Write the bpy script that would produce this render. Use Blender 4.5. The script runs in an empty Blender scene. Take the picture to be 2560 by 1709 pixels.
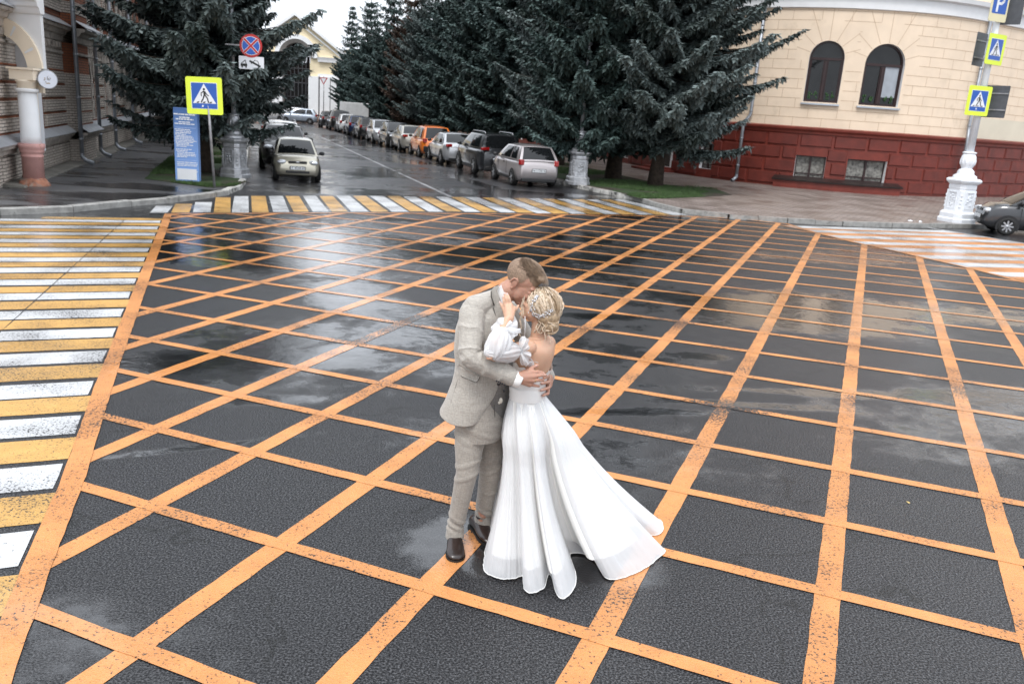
import bpy, bmesh, math, random
import numpy as np
from mathutils import Vector, Matrix, noise as mnoise

sc = bpy.context.scene
R_ = math.radians
# ------------------------------------------------------------------ camera
CAM_H = 2.65
FPX, PITCH, ROLL = 2102.0, R_(15.32), R_(4.0)      # focal length in px of a 2560 px wide frame
fwd = Vector((0, math.cos(PITCH), -math.sin(PITCH)))
rt0 = Vector((1, 0, 0)); up0 = rt0.cross(fwd)
RT = math.cos(ROLL) * rt0 + math.sin(ROLL) * up0
UP = -math.sin(ROLL) * rt0 + math.cos(ROLL) * up0
CAMP = Vector((0, 0, CAM_H))
cd = bpy.data.cameras.new('camera'); cam = bpy.data.objects.new('camera', cd)
sc.collection.objects.link(cam)
cam.matrix_world = Matrix((( RT.x, UP.x, -fwd.x, CAMP.x), (RT.y, UP.y, -fwd.y, CAMP.y), (RT.z, UP.z, -fwd.z, CAMP.z), (0, 0, 0, 1)))
cd.sensor_width = 36; cd.sensor_fit = 'HORIZONTAL'; cd.lens = 36 * FPX / 2560
cd.clip_end = 2000; cd.clip_start = .05
cd.dof.use_dof = True; cd.dof.focus_distance = 5.0; cd.dof.aperture_fstop = 4.5
sc.camera = cam

def ray(x, y):
    return RT * ((x - 1280) / FPX) - UP * ((y - 854.5) / FPX) + fwd
def G(x, y, z=0.0):                 # point of the horizontal plane z seen at (x, y)
    d = ray(x, y); return CAMP + d * ((z - CAM_H) / d.z)
def at(x, y, Y):                    # point of the vertical plane Y seen at (x, y)
    d = ray(x, y); return CAMP + d * (Y / d.y)
def Zx(ox, oy, s):                  # measuring frame -> frame
    return lambda x, y: (ox + x / s, oy + y / s)

# ------------------------------------------------------------------ sky, sun, exposure
w = bpy.data.worlds.new("World"); sc.world = w; w.use_nodes = True
nt = w.node_tree; nt.nodes.clear()
sky = nt.nodes.new('ShaderNodeTexSky'); sky.sky_type = 'NISHITA'; sky.sun_disc = False
sky.sun_elevation = R_(58); sky.sun_rotation = R_(200); sky.air_density = 1.0; sky.dust_density = 6.0
bw = nt.nodes.new('ShaderNodeHueSaturation'); bw.inputs['Saturation'].default_value = .25
nt.links.new(sky.outputs[0], bw.inputs['Color'])
mx = nt.nodes.new('ShaderNodeMix'); mx.data_type = 'RGBA'; mx.inputs[0].default_value = .8
nt.links.new(bw.outputs[0], mx.inputs[6]); mx.inputs[7].default_value = (9.35, 9.9, 10.75, 1)
tcw = nt.nodes.new('ShaderNodeTexCoord'); sx = nt.nodes.new('ShaderNodeSeparateXYZ'); nt.links.new(tcw.outputs['Generated'], sx.inputs[0])
mr = nt.nodes.new('ShaderNodeMapRange'); mr.inputs[1].default_value = 0; mr.inputs[2].default_value = 1; mr.inputs[3].default_value = .85; mr.inputs[4].default_value = 1.25
nt.links.new(sx.outputs[2], mr.inputs[0])
bg = nt.nodes.new('ShaderNodeBackground'); out = nt.nodes.new('ShaderNodeOutputWorld')
mm = nt.nodes.new('ShaderNodeMath'); mm.operation = 'MULTIPLY'; mm.inputs[1].default_value = .105
nt.links.new(mr.outputs[0], mm.inputs[0]); nt.links.new(mm.outputs[0], bg.inputs[1])
nt.links.new(mx.outputs[2], bg.inputs[0]); nt.links.new(bg.outputs[0], out.inputs[0])
sl = bpy.data.lights.new('sun', 'SUN'); sl.energy = 1.0; sl.angle = R_(14); sl.color = (1, .97, .93)
so = bpy.data.objects.new('sun', sl); sc.collection.objects.link(so)
SAZ, SEL = R_(200), R_(58)
sd = Vector((math.sin(SAZ) * math.cos(SEL), math.cos(SAZ) * math.cos(SEL), math.sin(SEL)))
so.rotation_euler = sd.to_track_quat('Z', 'Y').to_euler()
sc.view_settings.view_transform = 'Standard'; sc.view_settings.look = 'None'
sc.view_settings.exposure = 0.72; sc.view_settings.gamma = 1.0; sc.view_settings.use_curve_mapping = False

# ------------------------------------------------------------------ materials
def nodes_of(name):
    m = bpy.data.materials.new(name); m.use_nodes = True
    t = m.node_tree; b = t.nodes['Principled BSDF']
    return m, t, b
def N(t, ty, **kw):
    n = t.nodes.new(ty)
    for k, v in kw.items():
        if k.startswith('i_'):
            k = k[2:]; n.inputs[int(k) if k.isdigit() else k.replace('_', ' ')].default_value = v
        else: setattr(n, k, v)
    return n
def L(t, a, b): t.links.new(a, b)
def ramp(t, src, stops):
    r = N(t, 'ShaderNodeValToRGB'); e = r.color_ramp.elements
    while len(e) < len(stops): e.new(.5)
    for q, (p, c) in zip(e, stops):
        q.position = p; q.color = (*c, 1) if len(c) == 3 else c
    L(t, src, r.inputs[0]); return r.outputs[0]
def mixc(t, f, a, b, mode='MIX'):
    m = N(t, 'ShaderNodeMix', data_type='RGBA', blend_type=mode)
    for s, v in ((0, f), (6, a), (7, b)):
        if hasattr(v, 'links') or hasattr(v, 'is_linked'): L(t, v, m.inputs[s])
        else: m.inputs[s].default_value = v if s == 0 else (*v, 1)
    return m.outputs[2]
def mth(t, op, a, b=None, clamp=False):
    m = N(t, 'ShaderNodeMath', operation=op); m.use_clamp = clamp
    for s, v in ((0, a), (1, b)):
        if v is None: continue
        if hasattr(v, 'is_linked'): L(t, v, m.inputs[s])
        else: m.inputs[s].default_value = v
    return m.outputs[0]
MC = {}
def mat(name, col, rough=.6, metal=0., var=.12, vs=4., bump=0., bs=40., coat=0., spec=.5, trans=0., sheen=0., sub=0., dirt=None):
    if name in MC: return MC[name]
    m, t, b = nodes_of(name)
    tc = N(t, 'ShaderNodeTexCoord').outputs['Object']
    n = N(t, 'ShaderNodeTexNoise', i_Scale=vs, i_Detail=5.); L(t, tc, n.inputs['Vector'])
    lo = tuple(c * (1 - var) for c in col); hi = tuple(min(1, c * (1 + var)) for c in col)
    c = ramp(t, n.outputs[0], [(.3, lo), (.7, hi)])
    if dirt:
        n3 = N(t, 'ShaderNodeTexNoise', i_Scale=dirt[1], i_Detail=8., i_Roughness=.7); L(t, tc, n3.inputs['Vector'])
        f = ramp(t, n3.outputs[0], [(dirt[2], (0, 0, 0)), (dirt[2] + .12, (1, 1, 1))])
        c = mixc(t, f, c, dirt[0])
    L(t, c, b.inputs['Base Color'])
    b.inputs['Roughness'].default_value = rough; b.inputs['Metallic'].default_value = metal
    b.inputs['Coat Weight'].default_value = coat; b.inputs['Coat Roughness'].default_value = .05
    b.inputs['Specular IOR Level'].default_value = spec
    if trans: b.inputs['Transmission Weight'].default_value = trans
    if sheen: b.inputs['Sheen Weight'].default_value = sheen; b.inputs['Sheen Roughness'].default_value = .5
    if sub:
        b.inputs['Subsurface Weight'].default_value = sub; b.inputs['Subsurface Radius'].default_value = (1, .35, .2); b.inputs['Subsurface Scale'].default_value = .008
    if bump:
        n2 = N(t, 'ShaderNodeTexNoise', i_Scale=bs, i_Detail=4.); L(t, tc, n2.inputs['Vector'])
        bp = N(t, 'ShaderNodeBump', i_Strength=min(1, bump), i_Distance=.01 * max(1, bump)); L(t, n2.outputs[0], bp.inputs['Height']); L(t, bp.outputs[0], b.inputs['Normal'])
    MC[name] = m; return m

# ------------------------------------------------------------------ mesh building
class MB:
    def __init__(s): s.v = []; s.f = []; s.m = []; s.sm = []
    def add(s, vs, fs, mi=0, smooth=False):
        o = len(s.v); s.v += [tuple(v) for v in vs]
        for f in fs: s.f.append(tuple(i + o for i in f)); s.m.append(mi); s.sm.append(smooth)
        return s
    def box(s, c, d, mi=0, M=None, bev=0):
        x, y, z = (k / 2 for k in d); c = Vector(c)
        if bev:
            b = min(bev, x * .9, y * .9, z * .9); vs = []; 
            bm = bmesh.new(); bmesh.ops.create_cube(bm, size=1)
            for v in bm.verts: v.co = Vector((v.co.x * d[0], v.co.y * d[1], v.co.z * d[2]))
            bmesh.ops.bevel(bm, geom=bm.edges[:], offset=b, segments=2, profile=.5, affect='EDGES')
            bm.verts.index_update(); vs = [v.co.copy() for v in bm.verts]; fs = [tuple(v.index for v in f.verts) for f in bm.faces]; bm.free()
        else:
            vs = [Vector((sx * x, sy * y, sz * z)) for sz in (-1, 1) for sx, sy in ((-1, -1), (1, -1), (1, 1), (-1, 1))]
            fs = [(3, 2, 1, 0), (4, 5, 6, 7), (0, 1, 5, 4), (1, 2, 6, 5), (2, 3, 7, 6), (3, 0, 4, 7)]
        vs = [(M @ v if M else v) + c for v in vs]
        return s.add(vs, fs, mi)
    def prism(s, poly, z0, z1, mi=0):            # poly: list of (x, y), ccw
        n = len(poly); vs = [(x, y, z0) for x, y in poly] + [(x, y, z1) for x, y in poly]
        fs = [tuple(range(n, 2 * n)), tuple(range(n - 1, -1, -1))] + [(i, (i + 1) % n, n + (i + 1) % n, n + i) for i in range(n)]
        return s.add(vs, fs, mi)
    def slab(s, O, U, V, poly, th, mi=0):        # flat outline in the plane O + u U + v V, thickness th along U x V
        O, U, V = Vector(O), Vector(U), Vector(V); W = U.cross(V).normalized() * th; n = len(poly)
        a = [O + U * p[0] + V * p[1] for p in poly]; vs = a + [q + W for q in a]
        fs = [tuple(range(n, 2 * n)), tuple(range(n - 1, -1, -1))] + [(i, (i + 1) % n, n + (i + 1) % n, n + i) for i in range(n)]
        return s.add(vs, fs, mi)
    def loft(s, rings, mi=0, caps=True, smooth=True, closed=True):
        n = len(rings[0]); vs = [p for r in rings for p in r]; fs = []
        for k in range(len(rings) - 1):
            for i in range(n if closed else n - 1):
                j = (i + 1) % n; fs.append((k * n + i, k * n + j, (k + 1) * n + j, (k + 1) * n + i))
        if caps: fs += [tuple(range(n - 1, -1, -1)), tuple(range((len(rings) - 1) * n, len(rings) * n))]
        return s.add(vs, fs, mi, smooth)
    def tube(s, pts, rad, n=10, mi=0, caps=True, smooth=True):
        pts = [Vector(p) for p in pts]
        if not hasattr(rad, '__len__'): rad = [rad] * len(pts)
        rings = []; ref = None
        for i, p in enumerate(pts):
            d = (pts[min(i + 1, len(pts) - 1)] - pts[max(i - 1, 0)]).normalized()
            if ref is None: ref = Vector((0, 0, 1)) if abs(d.z) < .9 else Vector((1, 0, 0))
            a = d.cross(ref).normalized(); b = a.cross(d).normalized(); ref = b
            r = rad[i]; rx, ry = (r, r) if not hasattr(r, '__len__') else r
            rings.append([p + a * (rx * math.cos(2 * math.pi * k / n)) + b * (ry * math.sin(2 * math.pi * k / n)) for k in range(n)])
        return s.loft(rings, mi, caps, smooth)
    def lathe(s, prof, n=24, c=(0, 0, 0), mi=0, ax='z', smooth=True, caps=True, M=None):
        rings = []
        for r, h in prof:
            ring = []
            for k in range(n):
                a = 2 * math.pi * k / n; x, y = r * math.cos(a), r * math.sin(a)
                p = Vector((x, y, h)) if ax == 'z' else Vector((x, -h, y)) if ax == 'y' else Vector((h, x, y))
                if M: p = M @ p
                ring.append(p + Vector(c))
            rings.append(ring)
        return s.loft(rings, mi, caps, smooth)
    def sphere(s, c, r, n=12, m=8, mi=0, M=None):
        r = r if hasattr(r, '__len__') else (r, r, r); c = Vector(c); rings = []
        for j in range(m + 1):
            t = math.pi * j / m - math.pi / 2; cr = max(math.cos(t), 1e-3)
            ring = []
            for k in range(n):
                a = 2 * math.pi * k / n; p = Vector((r[0] * cr * math.cos(a), r[1] * cr * math.sin(a), r[2] * math.sin(t)))
                ring.append((M @ p if M else p) + c)
            rings.append(ring)
        return s.loft(rings, mi, True, True)
    def mesh(s, name, mats, shift=None):
        me = bpy.data.meshes.new(name)
        vs = s.v if shift is None else [tuple(shift @ Vector(v)) for v in s.v]
        me.from_pydata(vs, [], s.f); me.polygons.foreach_set('material_index', s.m); me.polygons.foreach_set('use_smooth', s.sm)
        for m in (mats if isinstance(mats, (list, tuple)) else [mats]): me.materials.append(m)
        me.update(); return me
COL = sc.collection
def tag(o, label=None, cat=None, group=None, kind=None):
    for k, v in (('label', label), ('category', cat), ('group', group), ('kind', kind)):
        if v: o[k] = v
    return o
def obj(name, mb, mats, parent=None, world=False):
    """one mesh object; world=True: its points are world points and are taken into the parent's frame"""
    sh = None
    if world and parent:
        M = Matrix.Identity(4); chain = []; p = parent
        while p: chain.append(p); p = p.parent
        for q in reversed(chain): M = M @ Matrix.LocRotScale(q.location, q.rotation_euler, q.scale)
        sh = M.inverted()
    me = mb.mesh(name, mats, sh) if isinstance(mb, MB) else mb
    o = bpy.data.objects.new(name, me); COL.objects.link(o)
    if parent: o.parent = parent
    return o
def thing(name, label, cat, loc=(0, 0, 0), rz=0., group=None):
    o = bpy.data.objects.new(name, None); COL.objects.link(o); o.location = loc; o.rotation_euler = (0, 0, rz); o.empty_display_size = .2
    return tag(o, label, cat, group)
def struct(name, mb, mats): return tag(obj(name, mb, mats), kind='structure')
def copy_tree(o, parent=None):
    c = o.copy(); COL.objects.link(c); c.parent = parent
    for ch in [q for q in o.children]: copy_tree(ch, c)
    return c
def relabel(o, label): o['label'] = label; return o
def az(deg): return Vector((math.sin(R_(deg)), math.cos(R_(deg)), 0))
def vnoise(x, y, s, seed=0): return mnoise.noise(Vector((x * s, y * s, seed * 7.3)))
ST = az(-17)                       # the side street's direction
SN = Vector((ST.y, -ST.x, 0))      # to its right
# ================================================================== ground
def wetness(x, y):
    w = .50 + .60 * vnoise(x * .55, y, .33, 1) + .35 * vnoise(x * .6, y, 1.1, 2) + .22 * vnoise(x, y, 3.3, 3) + .1 * vnoise(x, y, 11, 4)
    for (px, py, rx, ry, a, s) in PUD:
        dx, dy = x - px, y - py; c, q = math.cos(a), math.sin(a)
        u, v = (dx * c + dy * q) / rx, (-dx * q + dy * c) / ry; d = u * u + v * v
        if d < 4: w += s * math.exp(-d * 1.2)
    return max(0., min(1., w))
PUD = []
for (px, py, rx, ry, a, s) in [(870, 872, .22, .1, .2, 2.2), (1265, 585, 1.6, .5, .2, .9), (2150, 985, 1.5, .10, .10, 1.3), (1560, 1030, .9, .10, .2, 1.3), (1850, 1010, .9, .09, .05, 1.1), (2480, 990, .9, .1, 0, 1.1), (470, 1120, .9, .09, .5, 1.0),
                               (1490, 790, .7, .22, .1, .8), (1010, 400, 2.6, .25, 1.9, 1.1), (1180, 455, 2.6, .3, 2.0, 1.2), (1330, 483, 2.2, .5, .2, 1.0), (900, 430, 1.5, 4, 0, .5), (1760, 890, .3, .14, 0, .8), (430, 900, .5, .35, .3, .6), (760, 900, .7, .3, .5, .6), (1235, 1360, .75, .5, .3, 1.0), (1560, 1420, .5, .35, .3, .6),
                               (500, 640, 1.6, 1.2, 0, .6), (860, 620, 1.4, 3.0, 0, .9), (880, 730, .9, 1.2, 0, .6), (1300, 640, 3., 1.3, 0, .5), (2050, 760, 1.6, 1.6, 0, .45), (700, 1000, .5, .12, .4, .6)]:
    g = G(px, py); PUD.append((g.x, g.y, rx, ry, a, s))
def axis(lo, hi, st, far):
    a = list(np.arange(lo, hi + st / 2, st)); s = st; x = a[-1]
    while x < far: s *= 1.25; x += s; a.append(x)
    s = st; x = a[0]
    while x > -far: s *= 1.25; x -= s; a.insert(0, x)
    return a
xs, ys = axis(-15, 10, .125, 420), axis(2.2, 46, .125, 500)
def wet_attr(me):
    at_ = me.attributes.new('wet', 'FLOAT', 'POINT'); at_.data.foreach_set('value', [wetness(v.co.x, v.co.y) for v in me.vertices])
me = bpy.data.meshes.new('road')
def gz(x, y): return 0.
me.from_pydata([(x, y, 0) for y in ys for x in xs], [], [(j * len(xs) + i, j * len(xs) + i + 1, (j + 1) * len(xs) + i + 1, (j + 1) * len(xs) + i) for j in range(len(ys) - 1) for i in range(len(xs) - 1)])
me.update(); wet_attr(me)

def wet_nodes(t, b, tc, bumpk=1.0, rdry=.40, coat=1.):
    at_ = N(t, 'ShaderNodeAttribute', attribute_name='wet').outputs['Fac']
    n1 = N(t, 'ShaderNodeTexNoise', i_Scale=85., i_Detail=2.); L(t, tc, n1.inputs[0])
    v1 = N(t, 'ShaderNodeTexVoronoi', i_Scale=120.); L(t, tc, v1.inputs[0])
    n2 = N(t, 'ShaderNodeTexNoise', i_Scale=7., i_Detail=5., i_Roughness=.65); L(t, tc, n2.inputs[0])
    wv = mth(t, 'ADD', at_, mth(t, 'MULTIPLY', mth(t, 'SUBTRACT', n2.outputs[0], .5), .5), True)
    r = N(t, 'ShaderNodeMapRange', i_1=.3, i_2=1., i_3=rdry, i_4=.12); L(t, wv, r.inputs[0]); L(t, r.outputs[0], b.inputs['Roughness'])
    n8 = N(t, 'ShaderNodeTexNoise', i_Scale=85., i_Detail=3.); L(t, tc, n8.inputs[0]); h = mth(t, 'ADD', mth(t, 'ADD', n1.outputs[0], mth(t, 'MULTIPLY', v1.outputs['Distance'], .8)), mth(t, 'MULTIPLY', n8.outputs[0], 2.6))
    k = N(t, 'ShaderNodeMapRange', i_1=.45, i_2=1.05, i_3=.40 * bumpk, i_4=.03); L(t, wv, k.inputs[0])
    bp = N(t, 'ShaderNodeBump', i_Distance=.008); L(t, k.outputs[0], bp.inputs['Strength']); L(t, h, bp.inputs['Height'])
    L(t, bp.outputs[0], b.inputs['Normal'])
    k2 = N(t, 'ShaderNodeMapRange', i_1=.45, i_2=.70, i_3=.42, i_4=.03); L(t, wv, k2.inputs[0])
    bp2 = N(t, 'ShaderNodeBump', i_Distance=.006); L(t, k2.outputs[0], bp2.inputs['Strength']); L(t, h, bp2.inputs['Height']); n9 = N(t, 'ShaderNodeTexNoise', i_Scale=6., i_Detail=3.); L(t, tc, n9.inputs[0]); bp3 = N(t, 'ShaderNodeBump', i_Strength=.5, i_Distance=.012); L(t, n9.outputs[0], bp3.inputs['Height']); L(t, bp3.outputs[0], bp2.inputs['Normal'])
    L(t, bp2.outputs[0], b.inputs['Coat Normal'])
    c = N(t, 'ShaderNodeMapRange', i_1=.40, i_2=.62, i_3=coat * .66, i_4=coat); L(t, wv, c.inputs[0]); gr_ = ramp(t, mth(t, 'ADD', mth(t, 'MULTIPLY', n8.outputs[0], .6), mth(t, 'MULTIPLY', n1.outputs[0], .4)), [(.40, (.10,) * 3), (.56, (1, 1, 1))]); gw_ = mixc(t, ramp(t, wv, [(.46, (0, 0, 0)), (.66, (1, 1, 1))]), gr_, (1, 1, 1)); L(t, mth(t, 'MULTIPLY', c.outputs[0], gw_), b.inputs['Coat Weight']); b.inputs['Specular IOR Level'].default_value = .22
    cr = N(t, 'ShaderNodeMapRange', i_1=.45, i_2=.66, i_3=.12, i_4=.045); L(t, wv, cr.inputs[0]); L(t, cr.outputs[0], b.inputs['Coat Roughness']); b.inputs['Coat IOR'].default_value = 1.62
    return wv, n1.outputs[0], v1, n2.outputs[0]
m, t, b = nodes_of('wet_asphalt'); tc = N(t, 'ShaderNodeTexCoord').outputs['Object']
wv, n1, v1, n2 = wet_nodes(t, b, tc)
c = ramp(t, n1, [(.35, (.004, .004, .005)), (.55, (.018, .018, .020)), (.70, (.085, .085, .09))])
c = mixc(t, mth(t, 'MULTIPLY', wv, .75), c, (.010, .010, .011))
n5 = N(t, 'ShaderNodeTexVoronoi', i_Scale=28.); L(t, tc, n5.inputs[0])                    # pale stone chips
c = mixc(t, ramp(t, n5.outputs['Distance'], [(.035, (1, 1, 1)), (.06, (0, 0, 0))]), c, (.16, .155, .15))
vc = N(t, 'ShaderNodeTexVoronoi', i_Scale=.55, feature='DISTANCE_TO_EDGE')                # cracks
nw = N(t, 'ShaderNodeTexNoise', i_Scale=2.5, i_Detail=6.); L(t, tc, nw.inputs[0]); L(t, mixc(t, .22, tc, nw.outputs['Color'], 'LINEAR_LIGHT'), vc.inputs[0])
nm = N(t, 'ShaderNodeTexNoise', i_Scale=.7); L(t, tc, nm.inputs[0])
ck = mth(t, 'MULTIPLY', ramp(t, vc.outputs['Distance'], [(.003, (1, 1, 1)), (.009, (0, 0, 0))]), ramp(t, nm.outputs[0], [(.48, (0, 0, 0)), (.55, (1, 1, 1))]))
c = mixc(t, ck, c, (.006, .006, .006)); L(t, c, b.inputs['Base Color'])
ASPH = m; me.materials.append(m)
tag(obj('road', me, None), kind='structure')

def paint_mat(name, col, worn=.575):
    m, t, b = nodes_of(name); tc = N(t, 'ShaderNodeTexCoord').outputs['Object']
    wv, n1, v1, n2 = wet_nodes(t, b, tc, .75, .5, .55)
    c = ramp(t, n2, [(.3, tuple(k * .82 for k in col)), (.7, col)])
    n6 = N(t, 'ShaderNodeTexNoise', i_Scale=48., i_Detail=6., i_Roughness=.7); L(t, tc, n6.inputs[0])
    n7 = N(t, 'ShaderNodeTexNoise', i_Scale=1.3, i_Detail=3.); L(t, tc, n7.inputs[0])
    f = mth(t, 'ADD', n6.outputs[0], mth(t, 'MULTIPLY', mth(t, 'SUBTRACT', n7.outputs[0], .5), .35))
    c = mixc(t, ramp(t, n7.outputs[0], [(.42, (0, 0, 0)), (.64, (.75,) * 3)]), c, tuple(k * .66 for k in col))
    wr = N(t, 'ShaderNodeAttribute', attribute_name='worn').outputs['Fac']
    f = mth(t, 'ADD', f, mth(t, 'MULTIPLY', wr, .35))
    c = mixc(t, ramp(t, f, [(worn, (0, 0, 0)), (worn + .05, (1, 1, 1))]), c, (.03, .03, .03))
    L(t, c, b.inputs['Base Color']); return m
P_OR = paint_mat('orange_road_paint', (.66, .285, .098)); P_WH = paint_mat('white_road_paint', (.62, .63, .64), .56); P_YE = paint_mat('yellow_road_paint', (.62, .36, .11), .56)
P_SI = paint_mat('silver_road_paint', (.38, .38, .39), .54)

WORN = [(G(890, 845), .55), (G(830, 830), .4), (G(1840, 1020), .5), (G(1790, 1030), .45), (G(2180, 1010), .45), (G(1470, 820), .4), (G(1640, 960), .35), (G(960, 820), .5), (G(1020, 800), .5), (G(1710, 810), .5), (G(2420, 985), .4), (G(1860, 925), .35)]
class Paint:
    def __init__(s): s.v = []; s.f = []
    def strip(s, pts, wd, z, step=.12, jit=.004, ends=None):
        """band of width wd along a polyline, its edges a little uneven"""
        P = [Vector((p[0], p[1], 0)) for p in pts]; Q = []
        for a, b_ in zip(P, P[1:]):
            n = max(1, int((b_ - a).length / step)); Q += [a.lerp(b_, k / n) for k in range(n)]
        Q.append(P[-1]); o = len(s.v)
        for i, p in enumerate(Q):
            d = (Q[min(i + 1, len(Q) - 1)] - Q[max(i - 1, 0)]).normalized(); nn = Vector((-d.y, d.x, 0))
            j1, j2 = random.uniform(-jit, jit), random.uniform(-jit, jit)
            for q in (-1, -.33, .33, 1):
                e = p + nn * (wd / 2 * q + (j1 if q < -.9 else j2 if q > .9 else 0)); s.v.append((e.x, e.y, z))
        for i in range(len(Q) - 1):
            for k in range(3): a = o + i * 4 + k; s.f.append((a, a + 4, a + 5, a + 1))
        return s
    def quad(s, a, b_, c, d, z, nu=12, nv=4, jit=.006):
        o = len(s.v)
        for i in range(nu + 1):
            for j in range(nv + 1):
                u, v = i / nu, j / nv; p = a.lerp(b_, u).lerp(d.lerp(c, u), v)
                s.v.append((p.x + (random.uniform(-jit, jit) if j in (0, nv) else 0), p.y + (random.uniform(-jit, jit) if j in (0, nv) or i in (0, nu) else 0), z))
        for i in range(nu):
            for j in range(nv): k = o + i * (nv + 1) + j; s.f.append((k, k + nv + 1, k + nv + 2, k + 1))
        return s
    def done(s, name, m):
        me = bpy.data.meshes.new(name); me.from_pydata(s.v, [], s.f); me.update(); wet_attr(me)
        if me.polygons and me.polygons[0].normal.z < 0: me.flip_normals()
        bm = bmesh.new(); bm.from_mesh(me)
        for f in bm.faces:
            if f.normal.z < 0: f.normal_flip()
        bm.to_mesh(me); bm.free()
        a = me.attributes.new('worn', 'FLOAT', 'POINT')
        a.data.foreach_set('value', [max([0] + [k * math.exp(-((v.co.x - g.x) ** 2 + (v.co.y - g.y) ** 2) / .12) for g, k in WORN]) for v in me.vertices])
        me.materials.append(m); return tag(obj(name, me, None), kind='structure')
random.seed(3)
S = {1: Zx(0, 1000, 2.212), 2: Zx(1560, 1000, 2.212), 3: Zx(300, 500, 2.349), 4: Zx(1300, 500, 2.349), 0: Zx(0, 0, .91758)}
LT = {}
for r, i, j, x, y in [(1,0,0,860,1285),(1,0,1,1555,800),(1,0,2,2045,458),(1,-1,1,845,585),(1,-1,2,1395,292),(1,-1,3,1800,75),(1,-2,2,870,155),
 (3,-2,3,660,1145),(3,-3,3,175,1040),(3,-3,4,585,900),(3,-2,4,1065,990),(3,-1,4,1535,1085),(3,-1,5,1835,920),(3,-2,5,1390,845),(3,-3,5,945,770),(3,-4,5,555,710),(3,-4,4,175,822),(3,-5,5,200,648),
 (3,-3,6,1250,662),(3,-4,6,885,607),(3,-5,6,545,556),(3,-6,6,230,508),(3,-2,6,1650,720),(3,-2,7,1870,632),(3,-3,7,1490,578),(3,-4,7,1135,533),(3,-5,7,808,490),(3,-6,7,500,447),
 (4,0,7,400,748),(4,0,8,505,657),(4,0,9,625,580),(4,0,10,715,522),(4,1,5,565,1100),(4,1,6,750,942),(4,1,7,860,815),(4,1,8,955,715),(4,1,9,1030,632),(4,1,10,1105,570),(4,1,11,1165,505),
 (4,2,6,1290,1028),(4,2,7,1365,890),(4,2,8,1425,780),(4,2,9,1480,690),(4,2,10,1530,617),(4,2,11,1570,553),
 (4,3,6,1942,1130),(4,3,7,1950,972),(4,3,8,1960,855),(4,3,9,1968,750),(4,3,10,1978,672),(4,3,11,1985,602),
 (2,3,5,1225,148),(2,3,4,1200,388),(2,3,3,1160,683),(2,3,2,1125,1050),(2,2,4,440,245),(2,2,3,310,500),(2,4,6,1885,55),(2,4,5,1940,272),(2,4,4,2030,535),(2,4,3,2125,880),(2,4,2,2258,1345),
 (0,1,1,985,1352),(0,2,1,1370,1460)]:
    LT[i, j] = G(*S[r](x, y))
# every painted line is straight: fit the measured ones, carry angle and offset on to the others
def lines(idx, rng):
    fit = {}
    for k in sorted(set(q[idx] for q in LT)):
        P = np.array([[v.x, v.y] for q, v in LT.items() if q[idx] == k])
        if len(P) < 3: continue
        c = P.mean(0); d = np.linalg.svd(P - c)[2][0]; d = d * (1 if d[1 - 0] > 0 else -1); fit[k] = (math.atan2(d[0], d[1]), c)
    ks = np.array(sorted(fit)); am = np.polyfit(ks, [fit[k][0] for k in ks], 1); a0 = float(np.mean([fit[k][0] for k in ks])); n = np.array([math.cos(a0), -math.sin(a0)]); u = np.array([math.sin(a0), math.cos(a0)])
    cm = np.polyfit(ks, [float(fit[k][1] @ n) for k in ks], 1); um = np.polyfit(ks, [float(fit[k][1] @ u) for k in ks], 1); out = {}
    for k in rng:
        if k in fit: a, c = fit[k]; a = .5 * a + .5 * np.polyval(am, k)
        else:
            e = ks[0] if k < ks[0] else ks[-1] if k > ks[-1] else min(ks, key=lambda q: abs(q - k)); r = float(fit[e][1] @ n) - np.polyval(cm, e); a = np.polyval(am, max(ks[0] - 2, min(ks[-1] + 2, k))); c = n * (np.polyval(cm, k) + r * .6) + u * np.polyval(um, e)
        d = Vector((math.sin(a), math.cos(a), 0)); c = Vector((float(c[0]), float(c[1]), 0)); out[k] = [c + d * t_ for t_ in np.arange(-30, 30.1, 1.0)]
    return out
D_ = Zx(0, 0, .91758)
BOX = [G(*D_(*p)) for p in [(386, 491), (376, 520), (330, 640), (240, 880), (170, 1095), (85, 1300), (-20, 1580), (-90, 1790), (1100, 2300), (2800, 2300), (2800, 730), (2349, 648), (2235, 618), (2080, 582), (1960, 556), (1872, 534), (1805, 514), (1700, 503), (1605, 497), (1240, 492), (840, 489)]]
def inside(p):
    c = False; n = len(BOX)
    for i in range(n):
        a, b_ = BOX[i], BOX[(i + 1) % n]
        if (a.y > p.y) != (b_.y > p.y) and p.x < (b_.x - a.x) * (p.y - a.y) / (b_.y - a.y) + a.x: c = not c
    return c
def clip(pts):
    out, cur = [], []
    for a, b_ in zip(pts, pts[1:]):
        for k in range(24):
            p = a.lerp(b_, k / 24)
            if inside(p): cur.append(p)
            elif cur:
                if len(cur) > 2: out.append(cur)
                cur = []
    if len(cur) > 2: out.append(cur)
    return out
pa = Paint(); pb = Paint()
for k, P in lines(0, range(-17, 10)).items():
    for sg in clip(P): pa.strip([sg[0]] + sg[6:-6:6] + [sg[-1]], .147, .003)
for k, P in lines(1, range(-6, 30)).items():
    for sg in clip(P): pb.strip([sg[0]] + sg[6:-6:6] + [sg[-1]], .107, .0055)
pb.done('road_marking', P_OR)
pa.strip(BOX[:8], .15, .008); pa.strip(BOX[-12:], .11, .008); pa.strip([BOX[-1], BOX[0]], .11, .008)
pa.done('road_marking', P_OR)
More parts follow.
